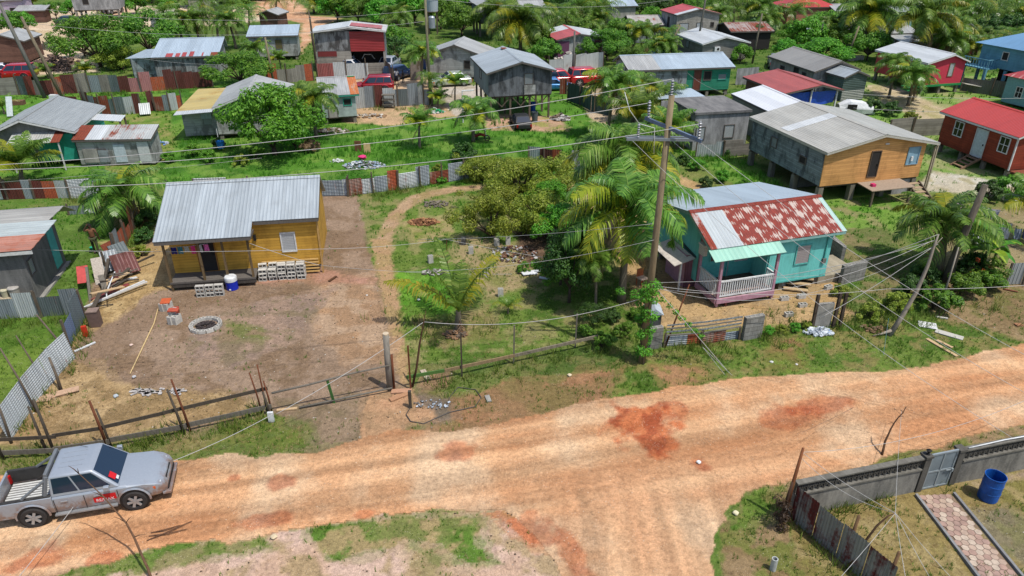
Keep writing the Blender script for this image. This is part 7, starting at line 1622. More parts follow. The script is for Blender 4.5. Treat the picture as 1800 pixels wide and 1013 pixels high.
board(257, 203, (.9, 1.1, .04), 20, metal_sheet((206, 212, 212)), 'tilted pale zinc sheet in the grass by the inner patchwork fence', 'zinc_sheet', 'sheet', z=.6, rx=rad(50)); board(22, 205, (.5, 1.8, .05), 12, plain((206, 216, 216)), 'pale board leaning at the left edge above the gabled house', 'leaning_board', 'board', z=.9, rx=rad(60))
board(98, 172, (1.0, .5, .3), 5, WHT, 'white box between the two leaning poles', 'white_box', 'box'); board(32, 184, (1.2, .6, .4), 5, wood((130, 96, 76)), 'brown crate by the board fence at the left', 'crate', 'crate')
# scrap pile on the left lot line
rs = random.Random(31); SC = [('dark red zinc panel with a light cross brace on the scrap pile', (224, 480), (1.15, 1.3, .05), 38, RUSTD, .55, 35), ('blue-grey zinc panel on the scrap pile', (198, 475), (.8, 1.2, .04), 30, GZ, .55, 40), ('pale board panel on the scrap pile', (178, 492), (.5, 1.5, .05), 28, wood((190, 180, 168)), .5, 40),
 ('red painted sheet at the left of the scrap pile', (152, 505), (.5, .9, .04), 20, plain((206, 70, 66)), .7, 45), ('long white pole on top of the scrap pile', (200, 528), (.07, 3.2, .07), -42, WHT, .3, 6), ('second white length at the scrap pile edge', (214, 518), (.10, 2.6, .06), -40, plain((226, 222, 214)), .14, 3),
 ('red strip in the scrap pile between the white lengths', (196, 520), (.22, 1.8, .05), -40, REDZ, .22, 5), ('dark beam lying across the scrap pile', (190, 500), (.13, 2.4, .13), 15, WD, .5, 18), ('long dark pole sticking out of the scrap pile to the right', (232, 478), (.08, 2.6, .08), -42, WD, .35, 8),
 ('grey beam standing out of the scrap pile to the left', (162, 522), (.12, 1.9, .10), 20, WDG, .6, 50), ('grey board at the foot of the scrap pile', (186, 512), (.25, 1.6, .05), 35, WDG, .3, 20), ('bent grey sheet behind the dark red panel', (214, 458), (.9, .8, .04), 55, GZD, .6, 55), ('rusty sheet behind the dark red panel', (196, 452), (.7, .7, .04), 70, RUST, .5, 60)]
for l, (x, y), sz, rz_, m, z, rx_ in SC: board(x, y, sz, rz_, m, l, 'scrap_sheet' if sz[0] > .3 else 'scrap_beam', 'scrap', z=z, rx=rad(rx_))
rs = random.Random(77)
for k in range(26):
    x = rs.uniform(170, 228); y = 545-(x-170)*1.05+rs.uniform(-10, 6); w_ = rs.choice([.05, .08, .2]); m = rs.choice([WD, WDG, WHT, TW, RUSTD])
    board(x, y, (w_, rs.uniform(.6, 1.8), .04), rs.uniform(-60, 40), m, 'loose stick or strip scattered through the scrap pile', 'scrap_strip', 'scrap', z=rs.uniform(.1, .5), rx=rs.uniform(-.25, .35))['group'] = 'strips in the scrap pile'
t = thing('old_washing_box', 'brown metal box standing at the lower end of the scrap pile', 'box', W(170, 572), rad(10)); mb = MB(); mb.b2(-.22, .22, -.2, .2, 0, .75); mb.build('box', plain((120, 98, 90), .7), t); mb = MB(); mb.b2(-.24, .24, -.22, .22, .751, .80); mb.build('lid', plain((150, 128, 116)), t)
board(152, 592, (.2, .14, .5), 20, plain((214, 60, 30)), 'orange-red plastic bag at the lower end of the scrap pile', 'plastic_bag', 'bag'); board(150, 612, (.08, .9, .05), -35, WHT, 'white pipe at the foot of the blue-grey panel', 'pipe', 'pipe')
# long pale stick in the yard
a = W(278, 545); b = W(229, 658); o = MB().tube([Vector((0, 0, .05)), (b-a)*.25+Vector((.1, 0, .04)), (b-a)*.6+Vector((.05, 0, .03)), (b-a)+Vector((0, 0, .03))], [.02, .028, .028, .022], 6).build('bamboo_pole', plain((226, 196, 140), .7)); o.location = a; tag(o, 'long pale curved pole lying on the dirt yard below the block piles', 'pole')
for (x, y), l in (((250, 690), 'left'), ((300, 690), 'right')):
    t = thing('torn_sack', 'pale torn sacking on the '+l+' in the straw of the yard', 'sack', W(x, y)); mb = MB(); rs = random.Random(x)
    for k in range(14): mb.box((rs.uniform(-.5, .5), rs.uniform(-.2, .2), .03), (rs.uniform(.1, .5), rs.uniform(.05, .15), .03), rz=rs.uniform(-.5, .9))
    mb.build('sacking', plain((196, 190, 184), .9, var=.25), t)
t = thing('flat_stones', 'flat pinkish cardboard pieces by the leaning zinc fence', 'scrap', W(100, 695)); mb = MB()
for k, (x, y, a) in enumerate(((0, 0, .4), (-.45, -.35, .2), (.35, .15, .5))): mb.box((x, y, .03+.03*k), (.8, .35, .03), rz=a)
mb.build('cardboard', plain((206, 170, 140), .9), t)
def stone(px, py, s, col, label, name='stone', cat='stone', n=9):
    p = W(px, py); rs = random.Random(int(px*7+py)); mb = MB(); pr_ = []
    for i in range(6):
        a = i/5*math.pi; pr_.append((max(0, math.sin(a))*s*rs.uniform(.85, 1.1), s*.55-math.cos(a)*s*.55))
    mb.lathe(pr_, n); mb.v = [(x*(1+.2*math.sin(y*30+z*20)), y*(1+.15*math.cos(x*25)), z) for x, y, z in mb.v]
    o = mb.build(name, plain(col, .85)); o.location = p+Vector((0, 0, .0)); tag(o, label, cat); return o
stone(1001, 661, .09, (232, 214, 180), 'round pale stone on the brown verge in front of the lot'); stone(1228, 814, .08, (250, 250, 248), 'white stone in a small red patch of the road'); stone(482, 946, .10, (226, 206, 170), 'pale stone at the edge of the lower grass'); stone(1293, 904, .10, (240, 230, 190), 'pale yellow stone in the grass beside the branch road')
stone(236, 664, .08, (206, 206, 206), 'grey stone in the yard straw'); stone(204, 698, .1, (190, 200, 206), 'bluish stone in the yard straw'); stone(231, 608, .08, (236, 206, 190), 'pinkish stone in the middle of the dirt yard'); stone(1356, 638, .08, (220, 220, 216), 'pale stone at the verge foot'); stone(1400, 642, .06, (230, 226, 220), 'small pale stone at the verge foot')
stone(645, 520, .05, (240, 232, 224), 'white pebble on the yard path'); stone(736, 528, .07, (250, 250, 246), 'white scrap in the lot grass', 'paper_scrap', 'litter'); stone(158, 376, .28, (236, 238, 236), 'white round stone in the left yard below the scrap wall'); stone(262, 378, .12, (236, 236, 236), 'white cup on a post by the bushy palm', 'cup', 'cup')
# blocks standing in the lot
for x, y, l, rz_ in ((828, 446, 'pale block standing behind the young palm, right', .1), (757, 462, 'block with hollow top left of the young palm', .4), (854, 487, 'pale upright block right of the young palm', .2), (880, 521, 'small pale upright block nearest the viewer in the lot', .1), (815, 430, 'dark upright block at the rear of the lot', .1), (873, 432, 'upright block before the rubbish heap', .3), (893, 430, 'second upright block before the rubbish heap', .1)):
    p = W(x, y); t = thing('upright_block', l, 'block', p, rz_); mb = MB(); mb.b2(-.13, .13, -.1, .1, -.05, .42); mb.build('block', BLKD if 'dark' in l else BLK, t); mb = MB(); mb.b2(-.11, .11, -.08, .08, .421, .44); mb.build('top', CONCL, t)
for x, y, l in ((1378, 528, 'left pale block below the turquoise house steps'), (1408, 524, 'middle pale block below the turquoise house steps'), (1410, 540, 'lower pale block below the turquoise house steps'), (1386, 556, 'flat pale block near the standing slab')): block(W(x, y), .2, rad(0), l)
block(W(1372, 502), .3, 0, 'pale block at the foot of the turquoise house wall'); block(W(1455, 508), .5, 0, 'pale block beside the lowest plank step')
# rubbish heap under the thicket, brushwood, slab, dry roots
def heap(px, py, n, rx_, ry_, sc, mats, name, label, cat, hh=.25, parts=None):
    t = thing(name, label, cat, W(px, py)); rs = random.Random(int(px)); 
    for m, pn in zip(mats, parts or ['pieces']*len(mats)):
        mb = MB()
        for k in range(n//len(mats)):
            r_ = math.sqrt(rs.random()); a = rs.uniform(0, 6.28); p = Vector((r_*rx_*math.cos(a), r_*ry_*math.sin(a), .03+hh*(1-r_)*rs.random()+.02)); s = rs.uniform(.4, 1.2)*sc
            M = (Matrix.Rotation(rs.uniform(0, 6), 3, 'Z') @ Matrix.Rotation(rs.uniform(-.8, .8), 3, 'X')); mb.box(p, (s*1.6, s, s*.5), M=M)
        mb.build(pn, m, t)
    return t
heap(640, 292, 220, 1.5, .9, .13, [plain((222, 226, 230), .6), plain((150, 170, 190), .6), plain((120, 120, 116), .7)], 'rubbish_heap', 'heap of white plastic rubbish in the bright grass', 'rubbish', .4, ['plastic', 'plastic', 'scraps'])
stone(638, 280, .3, (236, 60, 130), 'bright pink tub on the rubbish heap', 'tub', 'tub'); board(630, 266, (.5, .1, .8), 5, wood((120, 84, 60)), 'brown cupboard piece behind the rubbish heap', 'cupboard', 'furniture'); board(646, 268, (.5, .1, .7), 10, plain((226, 196, 140)), 'tan panel behind the rubbish heap', 'panel_piece', 'board')
heap(592, 284, 40, .5, .4, .1, [plain((226, 230, 226), .6)], 'rubbish_bit', 'few white scraps left of the rubbish heap', 'rubbish', .1)
heap(905, 448, 160, 1.3, 1.1, .11, [plain((84, 66, 56), .9), plain((190, 188, 186), .7), plain((130, 90, 70), .9)], 'junk_heap', 'dark heap of leaves and rubbish under the olive thicket', 'rubbish', .3, ['leaves', 'scraps', 'leaves'])  # one of the leaves parts stands for twigs
heap(745, 392, 150, .9, .55, .12, [wood((176, 130, 90)), wood((120, 80, 56))], 'brushwood_pile', 'heap of chopped reddish-brown wood in the lot', 'wood pile', .25, ['logs', 'logs'])
heap(766, 360, 60, .8, .6, .12, [concrete((150, 140, 124), (100, 92, 84), .5)], 'old_foundation', 'crumbling grey foundation remains at the back of the lot', 'rubble', .15)
t = heap(800, 590, 90, .5, .35, .10, [wood((150, 116, 86)), wood((110, 96, 82))], 'root_litter', 'dry husks and roots around the foot of the young palm', 'litter', .25)
heap(765, 480, 70, .7, .35, .09, [BLK, plain((110, 104, 92), .9)], 'rubble_patch', 'pale rubble in the grass left of the young palm', 'rubble', .15)
heap(760, 712, 50, .7, .3, .06, [plain((190, 200, 210), .6), plain((120, 116, 112), .9)], 'litter_patch', 'bluish litter on the grey patch before the lot corner', 'litter', .05)
heap(1438, 586, 120, .62, .3, .11, [plain((226, 234, 240), .35), plain((206, 214, 222), .35)], 'bottle_heap', 'heap of clear plastic bottles in front of the standing slab', 'rubbish', .35, ['bottles', 'bottles']); heap(1453, 586, 30, .2, .15, .1, [plain((110, 160, 214), .35)], 'blue_bottles', 'few bluish bottles right of the clear bottle heap', 'rubbish', .2)
heap(1535, 580, 50, .6, .4, .1, [wood((150, 120, 90)), plain((120, 96, 70))], 'husk_pile', 'dry husks at the foot of the leaning grey trunk', 'litter', .15)
heap(985, 210, 130, .9, .8, .2, [plain((216, 210, 204)), wood((130, 112, 96)), plain((90, 84, 80))], 'scrap_heap', 'heap of pale scraps beside the stilt house', 'rubbish', .6)
heap(100, 120, 300, 4.0, 2.0, .45, [plain((130, 108, 96), .95)], 'gravel_heap', 'brown heap of gravel behind the two leaning poles', 'gravel heap', 1.8)
heap(1010, 105, 220, 2.6, 1.2, .35, [plain((206, 200, 192), .95)], 'rubble_mound', 'pale mound of rubble behind the red cars', 'rubble', 1.4)
heap(650, 205, 60, 1.4, .8, .16, [wood((150, 120, 90)), plain((206, 200, 190))], 'yard_scraps', 'scattered scraps on the sandy ground behind the clearing', 'litter', .2)
heap(585, 232, 90, 1.6, .7, .2, [plain((200, 190, 180)), wood((120, 96, 76))], 'broken_boards', 'pale broken boards in front of the small grey cabin', 'rubbish', .3)
heap(765, 198, 60, .9, .5, .2, [plain((230, 230, 226)), plain((40, 160, 100))], 'tub_heap', 'white tubs and a green sheet beside the car yard fence', 'rubbish', .4, ['tubs', 'sheet'])
heap(280, 254, 50, .7, .5, .16, [plain((216, 222, 232)), plain((120, 160, 220))], 'laundry_heap', 'white and light blue plastic things near the patched shack', 'rubbish', .35)
# buckets, barrels, tanks
def bucket(base, r, h, col, label, name='bucket', cat='bucket', z=0, rimc=None, lid=None):
    p = W(*base) if len(base) == 2 else Vector(base); t = thing(name, label, cat, (p.x, p.y, z)); mb = MB(); mb.lathe([(0, 0.01), (r*.88, 0.01), (r, h), (r*.93, h), (r*.8, .06), (0, .06)] if lid is None else [(0, 0), (r*.9, 0), (r, h), (0, h)], 18); mb.build('body', plain(col, .45, var=.08), t)
    mb = MB(); mb.lathe([(r*1.0, h-.04), (r*1.05, h-.04), (r*1.05, h+.005), (r*1.0, h+.005)], 18); mb.build('rim', plain(rimc or col, .45), t)
    if lid: mb = MB(); mb.lathe([(r*1.02, h+.006), (r*.9, h+.04), (0, h+.05)], 18); mb.build('lid', plain(lid, .5), t)
    return t
t = thing('wash_bench', 'low wooden bench against the plastered house, buckets on it', 'bench', W(16, 536), rad(10)); mb = MB(); mb.b2(-1.3, .85, -.25, .25, .38, .44); mb.build('top', wood((190, 176, 150)), t)
for x in (-1.2, .75): mb = MB(); mb.b2(x, x+.08, -.2, .2, 0, .379); mb.build('leg', WD, t)
o = W(16, 536)
bucket((o.x+.0, o.y+.0, 0), .16, .34, (206, 200, 170), 'cream bucket on the bench, left of the larger one', z=.445, lid=(214, 206, 176)); bucket((o.x+.42, o.y+.06, 0), .24, .44, (176, 170, 160), 'large dull bucket on the bench', z=.445, lid=(190, 184, 176)); bucket((o.x-.95, o.y-.1, 0), .19, .45, (226, 230, 236), 'white bucket at the left end of the bench', z=.445, lid=(190, 200, 214))
bucket((390, 266), .30, .55, (30, 120, 200), 'blue bucket on a stand in the tall weeds', z=.25); board(386, 256, (.05, .05, .9), 10, WHT, 'white pipe sticking out behind the blue bucket', 'pipe', 'pipe', z=.9)
p = W(1735, 876); t = thing('blue_barrel', 'open blue plastic barrel standing in the corner yard', 'barrel', p); r = .30; hh = hof((1735, 876), 836); BB = plain((24, 96, 186), .45, var=.3, scale=3)
mb = MB(); mb.lathe([(0, .03), (r*.9, 0), (r*.97, .04), (r, .3), (r, .32), (r*1.03, .34), (r, .36), (r, hh*.66), (r*1.03, hh*.68), (r, hh*.70), (r*.99, hh-.05), (r*1.03, hh-.04), (r*1.03, hh), (r*.96, hh), (r*.94, .08), (0, .07)], 30); mb.build('body', BB, t, smooth=False)
bucket((748, 122), .35, 1.1, (30, 60, 110), 'dark blue barrel behind the brown screen in the car yard', 'water_barrel', 'barrel'); bucket((762, 60), .9, 1.6, (190, 200, 206), 'pale round water tank on posts above the hidden grey house', 'water_tank', 'tank', z=3.2, lid=(200, 206, 210))
t = bpy.data.objects.get('water_tank'); mb = MB()
for x, y in ((-.6, -.6), (.6, -.6), (.6, .6), (-.6, .6)): mb.b2(x-.06, x+.06, y-.06, y+.06, -3.3, -.02)
mb.b2(-.8, .8, -.8, .8, -.1, -.001); mb.build('stand', POSTW, t)
for x, l in ((160, 'left'), (185, 'right')): bucket((x, 12), .4, 1.0, (30, 80, 170), 'blue barrel under the raised grey house, the '+l+' one', 'water_barrel', 'barrel')
for x, y, c, l in ((1149, 94, (40, 80, 200), 'left blue bin behind the green plank house'), (1164, 93, (40, 80, 200), 'right blue bin behind the green plank house')): bucket((x, y), .45, 1.0, c, l, 'bin', 'bin')
bucket((940, 215), .28, .9, (90, 100, 106), 'grey drum under the stilt house', 'drum', 'drum'); bucket((937, 195), .25, .8, (30, 90, 190), 'blue barrel under the stilt house', 'water_barrel', 'barrel'); bucket((162, 438), .12, .12, (60, 200, 160), 'green bowl in the grass of the left yard', 'bowl', 'bowl')
# shed at the left of the turquoise house
o = W(1205, 505); t = thing('lean_shed', 'small mauve shed with a dark and white roof, against the turquoise house', 'shed', o, rad(17)); PV = siding((150, 100, 112), .25, .25, axis=0)
for x0, x1, y0, y1, m in ((-.15, 1.0, -.02, .03, PV), (.96, 1.0, .031, 1.9, PV), (-.15, -.1, .031, 1.9, PKT), (-.099, .959, 1.85, 1.9, PV)): mb = MB(); mb.b2(x0, x1, y0, y1, 0, 1.75); mb.build('wall', m, t)
mb = MB(); mb.add([(-1.0, -.4, 1.5), (.1, -.4, 1.75), (.1, 2.0, 1.8), (-1.0, 2.0, 1.55)], [(0, 1, 2, 3)]); mb.add([(-1.0, -.4, 1.47), (.1, -.4, 1.72), (.1, 2.0, 1.77), (-1.0, 2.0, 1.52)], [(3, 2, 1, 0)]); mb.build('white_roof', plain((226, 216, 206)), t)
mb = MB(); mb.add([(.1, -.3, 1.78), (1.15, -.3, 1.7), (1.15, 2.0, 2.1), (.1, 2.0, 2.1)], [(0, 1, 2, 3)]); mb.add([(.1, -.3, 1.74), (1.15, -.3, 1.66), (1.15, 2.0, 2.06), (.1, 2.0, 2.06)], [(3, 2, 1, 0)]); mb.build('dark_roof', plain((74, 84, 86)), t)
mb = MB(); mb.b2(-.6, -.52, -.3, -.22, 0, 1.55); mb.build('post', TRIMW, t)
t = thing('vent_hood', 'white louvred box on the left wall of the turquoise house', 'vent', H_TQ.world(.24, 1.0, 2.2), H_TQ.ang); mb = MB(); mb.b2(-.1, .1, -.22, .22, 0, .5); mb.build('louvres', louver((220, 224, 224), .08), t); mb = MB(); mb.b2(-.14, .12, -.25, .25, .501, .56); mb.build('top', WHT, t)
# wooden chair, little house-shaped box, shelf rack
t = thing('wooden_chair', 'broken reddish chair standing in the straw-coloured yard', 'chair', W(1128, 502), rad(30)); cw = wood((190, 110, 70)); mb = MB(); mb.b2(-.22, .22, -.2, .2, .4, .44); mb.build('seat', wood((226, 200, 180)), t)
for x in (-.2, .2):
    for y in (-.18, .18): mb = MB(); mb.b2(x-.02, x+.02, y-.02, y+.02, 0, .399); mb.build('leg', cw, t)
mb = MB(); mb.b2(-.2, .2, .19, .22, .45, .85); mb.build('backrest', cw, t)
t = thing('grave_box', 'small grey house-shaped box behind the block pillar by the pole', 'box', W(1146, 572)); mb = MB(); mb.b2(-.3, .3, -.4, .4, 0, .8); mb.build('body', concrete((120, 124, 126)), t); mb = MB(); mb.add([(-.38, -.48, .8), (.38, -.48, .8), (.38, .48, .8), (-.38, .48, .8), (0, -.48, 1.1), (0, .48, 1.1)], [(0, 4, 5, 3), (1, 2, 5, 4), (0, 1, 4), (2, 3, 5)]); mb.build('roof', plain((196, 206, 214)), t)
t = thing('shelf_rack', 'grey wooden rack in front of the low zinc fence', 'rack', W(684, 190)); mb = MB()
for x in (-.5, .5): mb.b2(x-.04, x+.04, -.2, .2, 0, 1.2)
for z in (.3, .75, 1.2): mb.b2(-.6, .6, -.25, .25, z, z+.06)
mb.build('frame', WDG, t); 
# pvc stub, bent stick, poles in the corner yard, twigs
t = thing('pipe_stub', 'open grey plastic pipe stub in the bottom right corner', 'pipe', W(1358, 1002)); mb = MB(); mb.lathe([(.07, -.3), (.09, -.3), (.09, .45), (.065, .45), (.065, -.1)], 16); mb.build('pipe', plain((196, 200, 196), .5), t)
p = W(1488, 1000); q = BT-p; t = thing('bent_stick', 'thin dark stick bending over to the right, cables tied to its tip', 'stick', p); mb = MB(); mb.tube([(0, 0, -.05), q*.3+Vector((.0, 0, .35)), q*.55+Vector((0, 0, .5)), q*.8+Vector((0, 0, .32)), q], [.04, .035, .03, .022, .012], 7); mb.build('stick', wood((110, 84, 62)), t, smooth=True)
def twig(base, tip_px, Y, r, label, seed, mat=None, side=5, name='dead_branch'):
    p = W(*base); q = at(tip_px[0], tip_px[1], Y)-p; rs = random.Random(seed); t = thing(name, label, 'branch', p); mb = MB(); bend = Vector((q.y, -q.x, 0)).normalized()*.12*q.length*rs.choice((-1, 1))
    P = [q*(i/8)+bend*math.sin(i/8*math.pi)*.6+Vector((rs.uniform(-.03, .03), rs.uniform(-.03, .03), 0)) for i in range(9)]; mb.tube(P, [r*(1-.75*i/8) for i in range(9)], 6)
    for k in range(side):
        i = rs.randint(3, 8); d = Vector((rs.uniform(-1, 1), rs.uniform(-.4, .4), rs.uniform(.0, .9))).normalized()*rs.uniform(.15, .45)*q.length*.35
        mb.tube([P[i], P[i]+d*.5+Vector((0, 0, .03)), P[i]+d], [r*.35, r*.25, r*.1], 4)
    mb.build('branch', mat or wood((112, 84, 64)), t, smooth=True)
twig((1549, 800), (1594, 716), 19.9, .045, 'curved bare branch standing at the far edge of the wall, over the road', 3); twig((268, 1030), (140, 832), 15.6, .045, 'knotty bare branch rising across the picture at the lower left, before the pickup', 5, side=9)
for k, (a, b) in enumerate((((258, 952), (338, 918)), ((262, 944), (330, 932)), ((266, 938), (318, 925)))):
    P = W(*a); Q = W(*b); o = MB().tube([Vector((0, 0, .03)), (Q-P)*.5+Vector((0, -.1, .10)), (Q-P)+Vector((0, 0, .05))], [.02, .02, .01], 5).build('fallen_twig', wood((110, 80, 60))); o.location = P; tag(o, ['lowest', 'middle', 'upper'][k]+' of the three fallen twigs on the road below the pickup', 'twig')
# loop of cable on the verge
t = thing('cable_loop', 'thin dark cable looping over the brown verge by the lot corner', 'cable', W(722, 722)); mb = MB(); P = []
for k, (x, y) in enumerate(((722, 716), (714, 730), (722, 742), (745, 746), (790, 726), (835, 716), (846, 700), (836, 686), (805, 682), (790, 700), (788, 715))): P.append(W(x, y)-W(722, 722)+Vector((0, 0, .03)))
mb.tube(P, .018, 5); mb.build('cable', WIRED, t, smooth=True)
# paved path with its kerb
c0, c1, c2, c3 = W(1612, 872), W(1662, 858), W(1845, 1060), W(1770, 1080)
u = (c1-c0); Lw = u.length; u.normalize(); v = (c3-c0).normalized()
t = thing('paved_path', 'path of hexagonal pinkish pavers leading to the metal gate', 'path', c0); rs = random.Random(1); mats = [plain(c, .85, var=.15) for c in ((196, 170, 150), (182, 150, 134), (206, 186, 166), (176, 146, 132))]; mbs = [MB() for _ in mats]
s = .125; Ln = (c3-c0).length; nn = Vector((-v.y, v.x, 0)); nn = nn if nn.dot(u) > 0 else -nn; Wd = Lw*nn.dot(u)
for i in range(int(Ln/(s*1.5))+1):
    for j in range(-1, int(Wd/(s*1.732))+1):
        y0 = j*s*1.732+(s*.866 if i % 2 else 0)+s*.9; x0 = i*s*1.5+s
        if y0-s > Wd or y0 < .02 or y0 > Wd-.04: continue
        c = v*x0+nn*y0+Vector((0, 0, .0)); k = rs.randrange(4); rr = s*.93; z = .05+rs.uniform(0, .008)
        top = [c+v*(rr*math.cos(a*math.pi/3))+nn*(rr*math.sin(a*math.pi/3))+Vector((0, 0, z)) for a in range(6)]; bot = [p-Vector((0, 0, .06)) for p in top]
        if (top[1]-top[0]).cross(top[2]-top[1]).z < 0: top = top[::-1]; bot = bot[::-1]
        mbs[k].add(top+bot, [tuple(range(6))]+[(q, 6+q, 6+(q+1) % 6, (q+1) % 6) for q in range(6)])
for m, mb in zip(mats, mbs): mb.build('pavers', m, t)
mb = MB(); mb.bar(nn*-.05+Vector((0, 0, .05)), v*Ln+nn*-.05+Vector((0, 0, .05)), .08, .12); mb.bar(nn*(Wd+.08)+Vector((0, 0, .05)), v*Ln+nn*(Wd+.08)+Vector((0, 0, .05)), .08, .12); mb.build('kerb', concrete((176, 176, 176), (120, 120, 120), .3), t)
mb = MB(); mb.add([nn*0+Vector((0, 0, .025)), v*Ln+Vector((0, 0, .025)), v*Ln+nn*Wd+Vector((0, 0, .025)), nn*Wd+Vector((0, 0, .025))], [(3, 2, 1, 0)]); mb.build('bedding', plain((146, 124, 104), .95), t)
t = thing('white_tap_box', 'small white tap fitting at the foot of the wall left of the gate', 'tap', W(1582, 866)); mb = MB(); mb.tube([(-.12, 0, .0), (-.12, 0, .18), (.1, 0, .22), (.14, 0, .1)], .03, 6); mb.build('pipe', WHT, t)
# ---------------------------------------------------------------- vehicles and people
def carpaint(col, mud=0.0, metal=.3, rough=.32):
    key = ('cp', col, mud)
    if key in _M: return _M[key]
    m, nt, b = nodemat('car_paint'); tc = N(nt, 'ShaderNodeTexCoord'); s = sep(nt, tc.outputs['Object']); n = noise(nt, tc.outputs['Object'], 2.6, 6, .7); n2 = noise(nt, tc.outputs['Object'], 14, 4, .7)
    c = lin(col); base = ramp(nt, n2, [(.3, tuple(v*.94 for v in c)), (.7, tuple(min(1, v*1.04) for v in c))])
    if mud > 0:
        h = math_(nt, 'MULTIPLY_ADD', s[2], -1.6, 1.65); h = math_(nt, 'MULTIPLY', math_(nt, 'MAXIMUM', h, 0.0), math_(nt, 'MULTIPLY_ADD', n, 5.0, -1.9)); f = ramp(nt, math_(nt, 'ADD', h, math_(nt, 'MULTIPLY', n2, .12)), [(.16, (0, 0, 0)), (.62, (.75,)*3)])
        base = mixc(nt, f, base, lin((150, 112, 88))); b.inputs['Roughness'].default_value = .45
    else: b.inputs['Roughness'].default_value = rough
    nt.links.new(base, b.inputs['Base Color']); b.inputs['Metallic'].default_value = metal; b.inputs['Coat Weight'].default_value = .6; b.inputs['Coat Roughness'].default_value = .15
    _M[key] = m; return m
TYRE = plain((54, 50, 48), .85); RIM = plain((196, 200, 204), .3, .5, var=.05); DGL = glass((30, 48, 70), .04); BLKP = plain((30, 30, 32), .6)  # blue tone of the car glass stands in for reflected sky
def loft(mb, secs):
    """secs: list of (x, [(y, z)...]) half profiles, bottom centre to top centre; mirrored"""
    rings = []
    for x, pr in secs: rings.append([(x, y, z) for y, z in pr]+[(x, -y, z) for y, z in pr[::-1] if y > 1e-6])
    n = len(rings[0]); vs = [p for r in rings for p in r]; fs = []
    for i in range(len(rings)-1):
        for k in range(n): a = i*n+k; b = i*n+(k+1) % n; fs.append((a, b, b+n, a+n))
    fs.append(tuple(range(n))[::-1]); fs.append(tuple((len(rings)-1)*n+k for k in range(n))); mb.add(vs, fs)
def wheel(root, x, y, r=.38, w=.24):
    sg = 1 if y > 0 else -1; a = (x, y, r)
    def lay(prof, n=24):
        mb = MB(); mb.lathe(prof, n); mb.v = [(p[0]+x, sg*p[2]+y, p[1]+r) for p in mb.v]
        if sg > 0: mb.f = [f[::-1] for f in mb.f]
        return mb
    t = lay([(r*.60, -w/2), (r*.93, -w/2), (r, -w/2+.03), (r, w/2-.03), (r*.93, w/2), (r*.66, w/2), (r*.62, w/2-.02)]).build('wheel', TYRE, root, smooth=False)
    lay([(0, w/2-.07), (r*.62, w/2-.07), (r*.63, w/2-.01), (r*.66, w/2+.002)]).build('rim', BLKP, t)
    mb = MB()
    for k in range(6):
        a = k*math.pi/3+.2; M = Matrix.Rotation(-a, 3, 'Y'); mb.box(Vector((x, y+sg*(w/2-.02), r))+M @ Vector((r*.34, 0, 0)), (r*.60, .03, r*.22), M=M)
    mb.box((x, y+sg*(w/2-.012), r), (r*.2, .03, r*.2)); mb.build('spokes', RIM, t)
def disc(mb, x, y, z, r, sg, n=26, r0=0):
    v = []; fs = []
    for k in range(n): a = 2*math.pi*k/n; v.append((x+r*math.cos(a), y, z+r*math.sin(a)))
    mb.add(v, [tuple(range(n)) if sg < 0 else tuple(range(n))[::-1]])
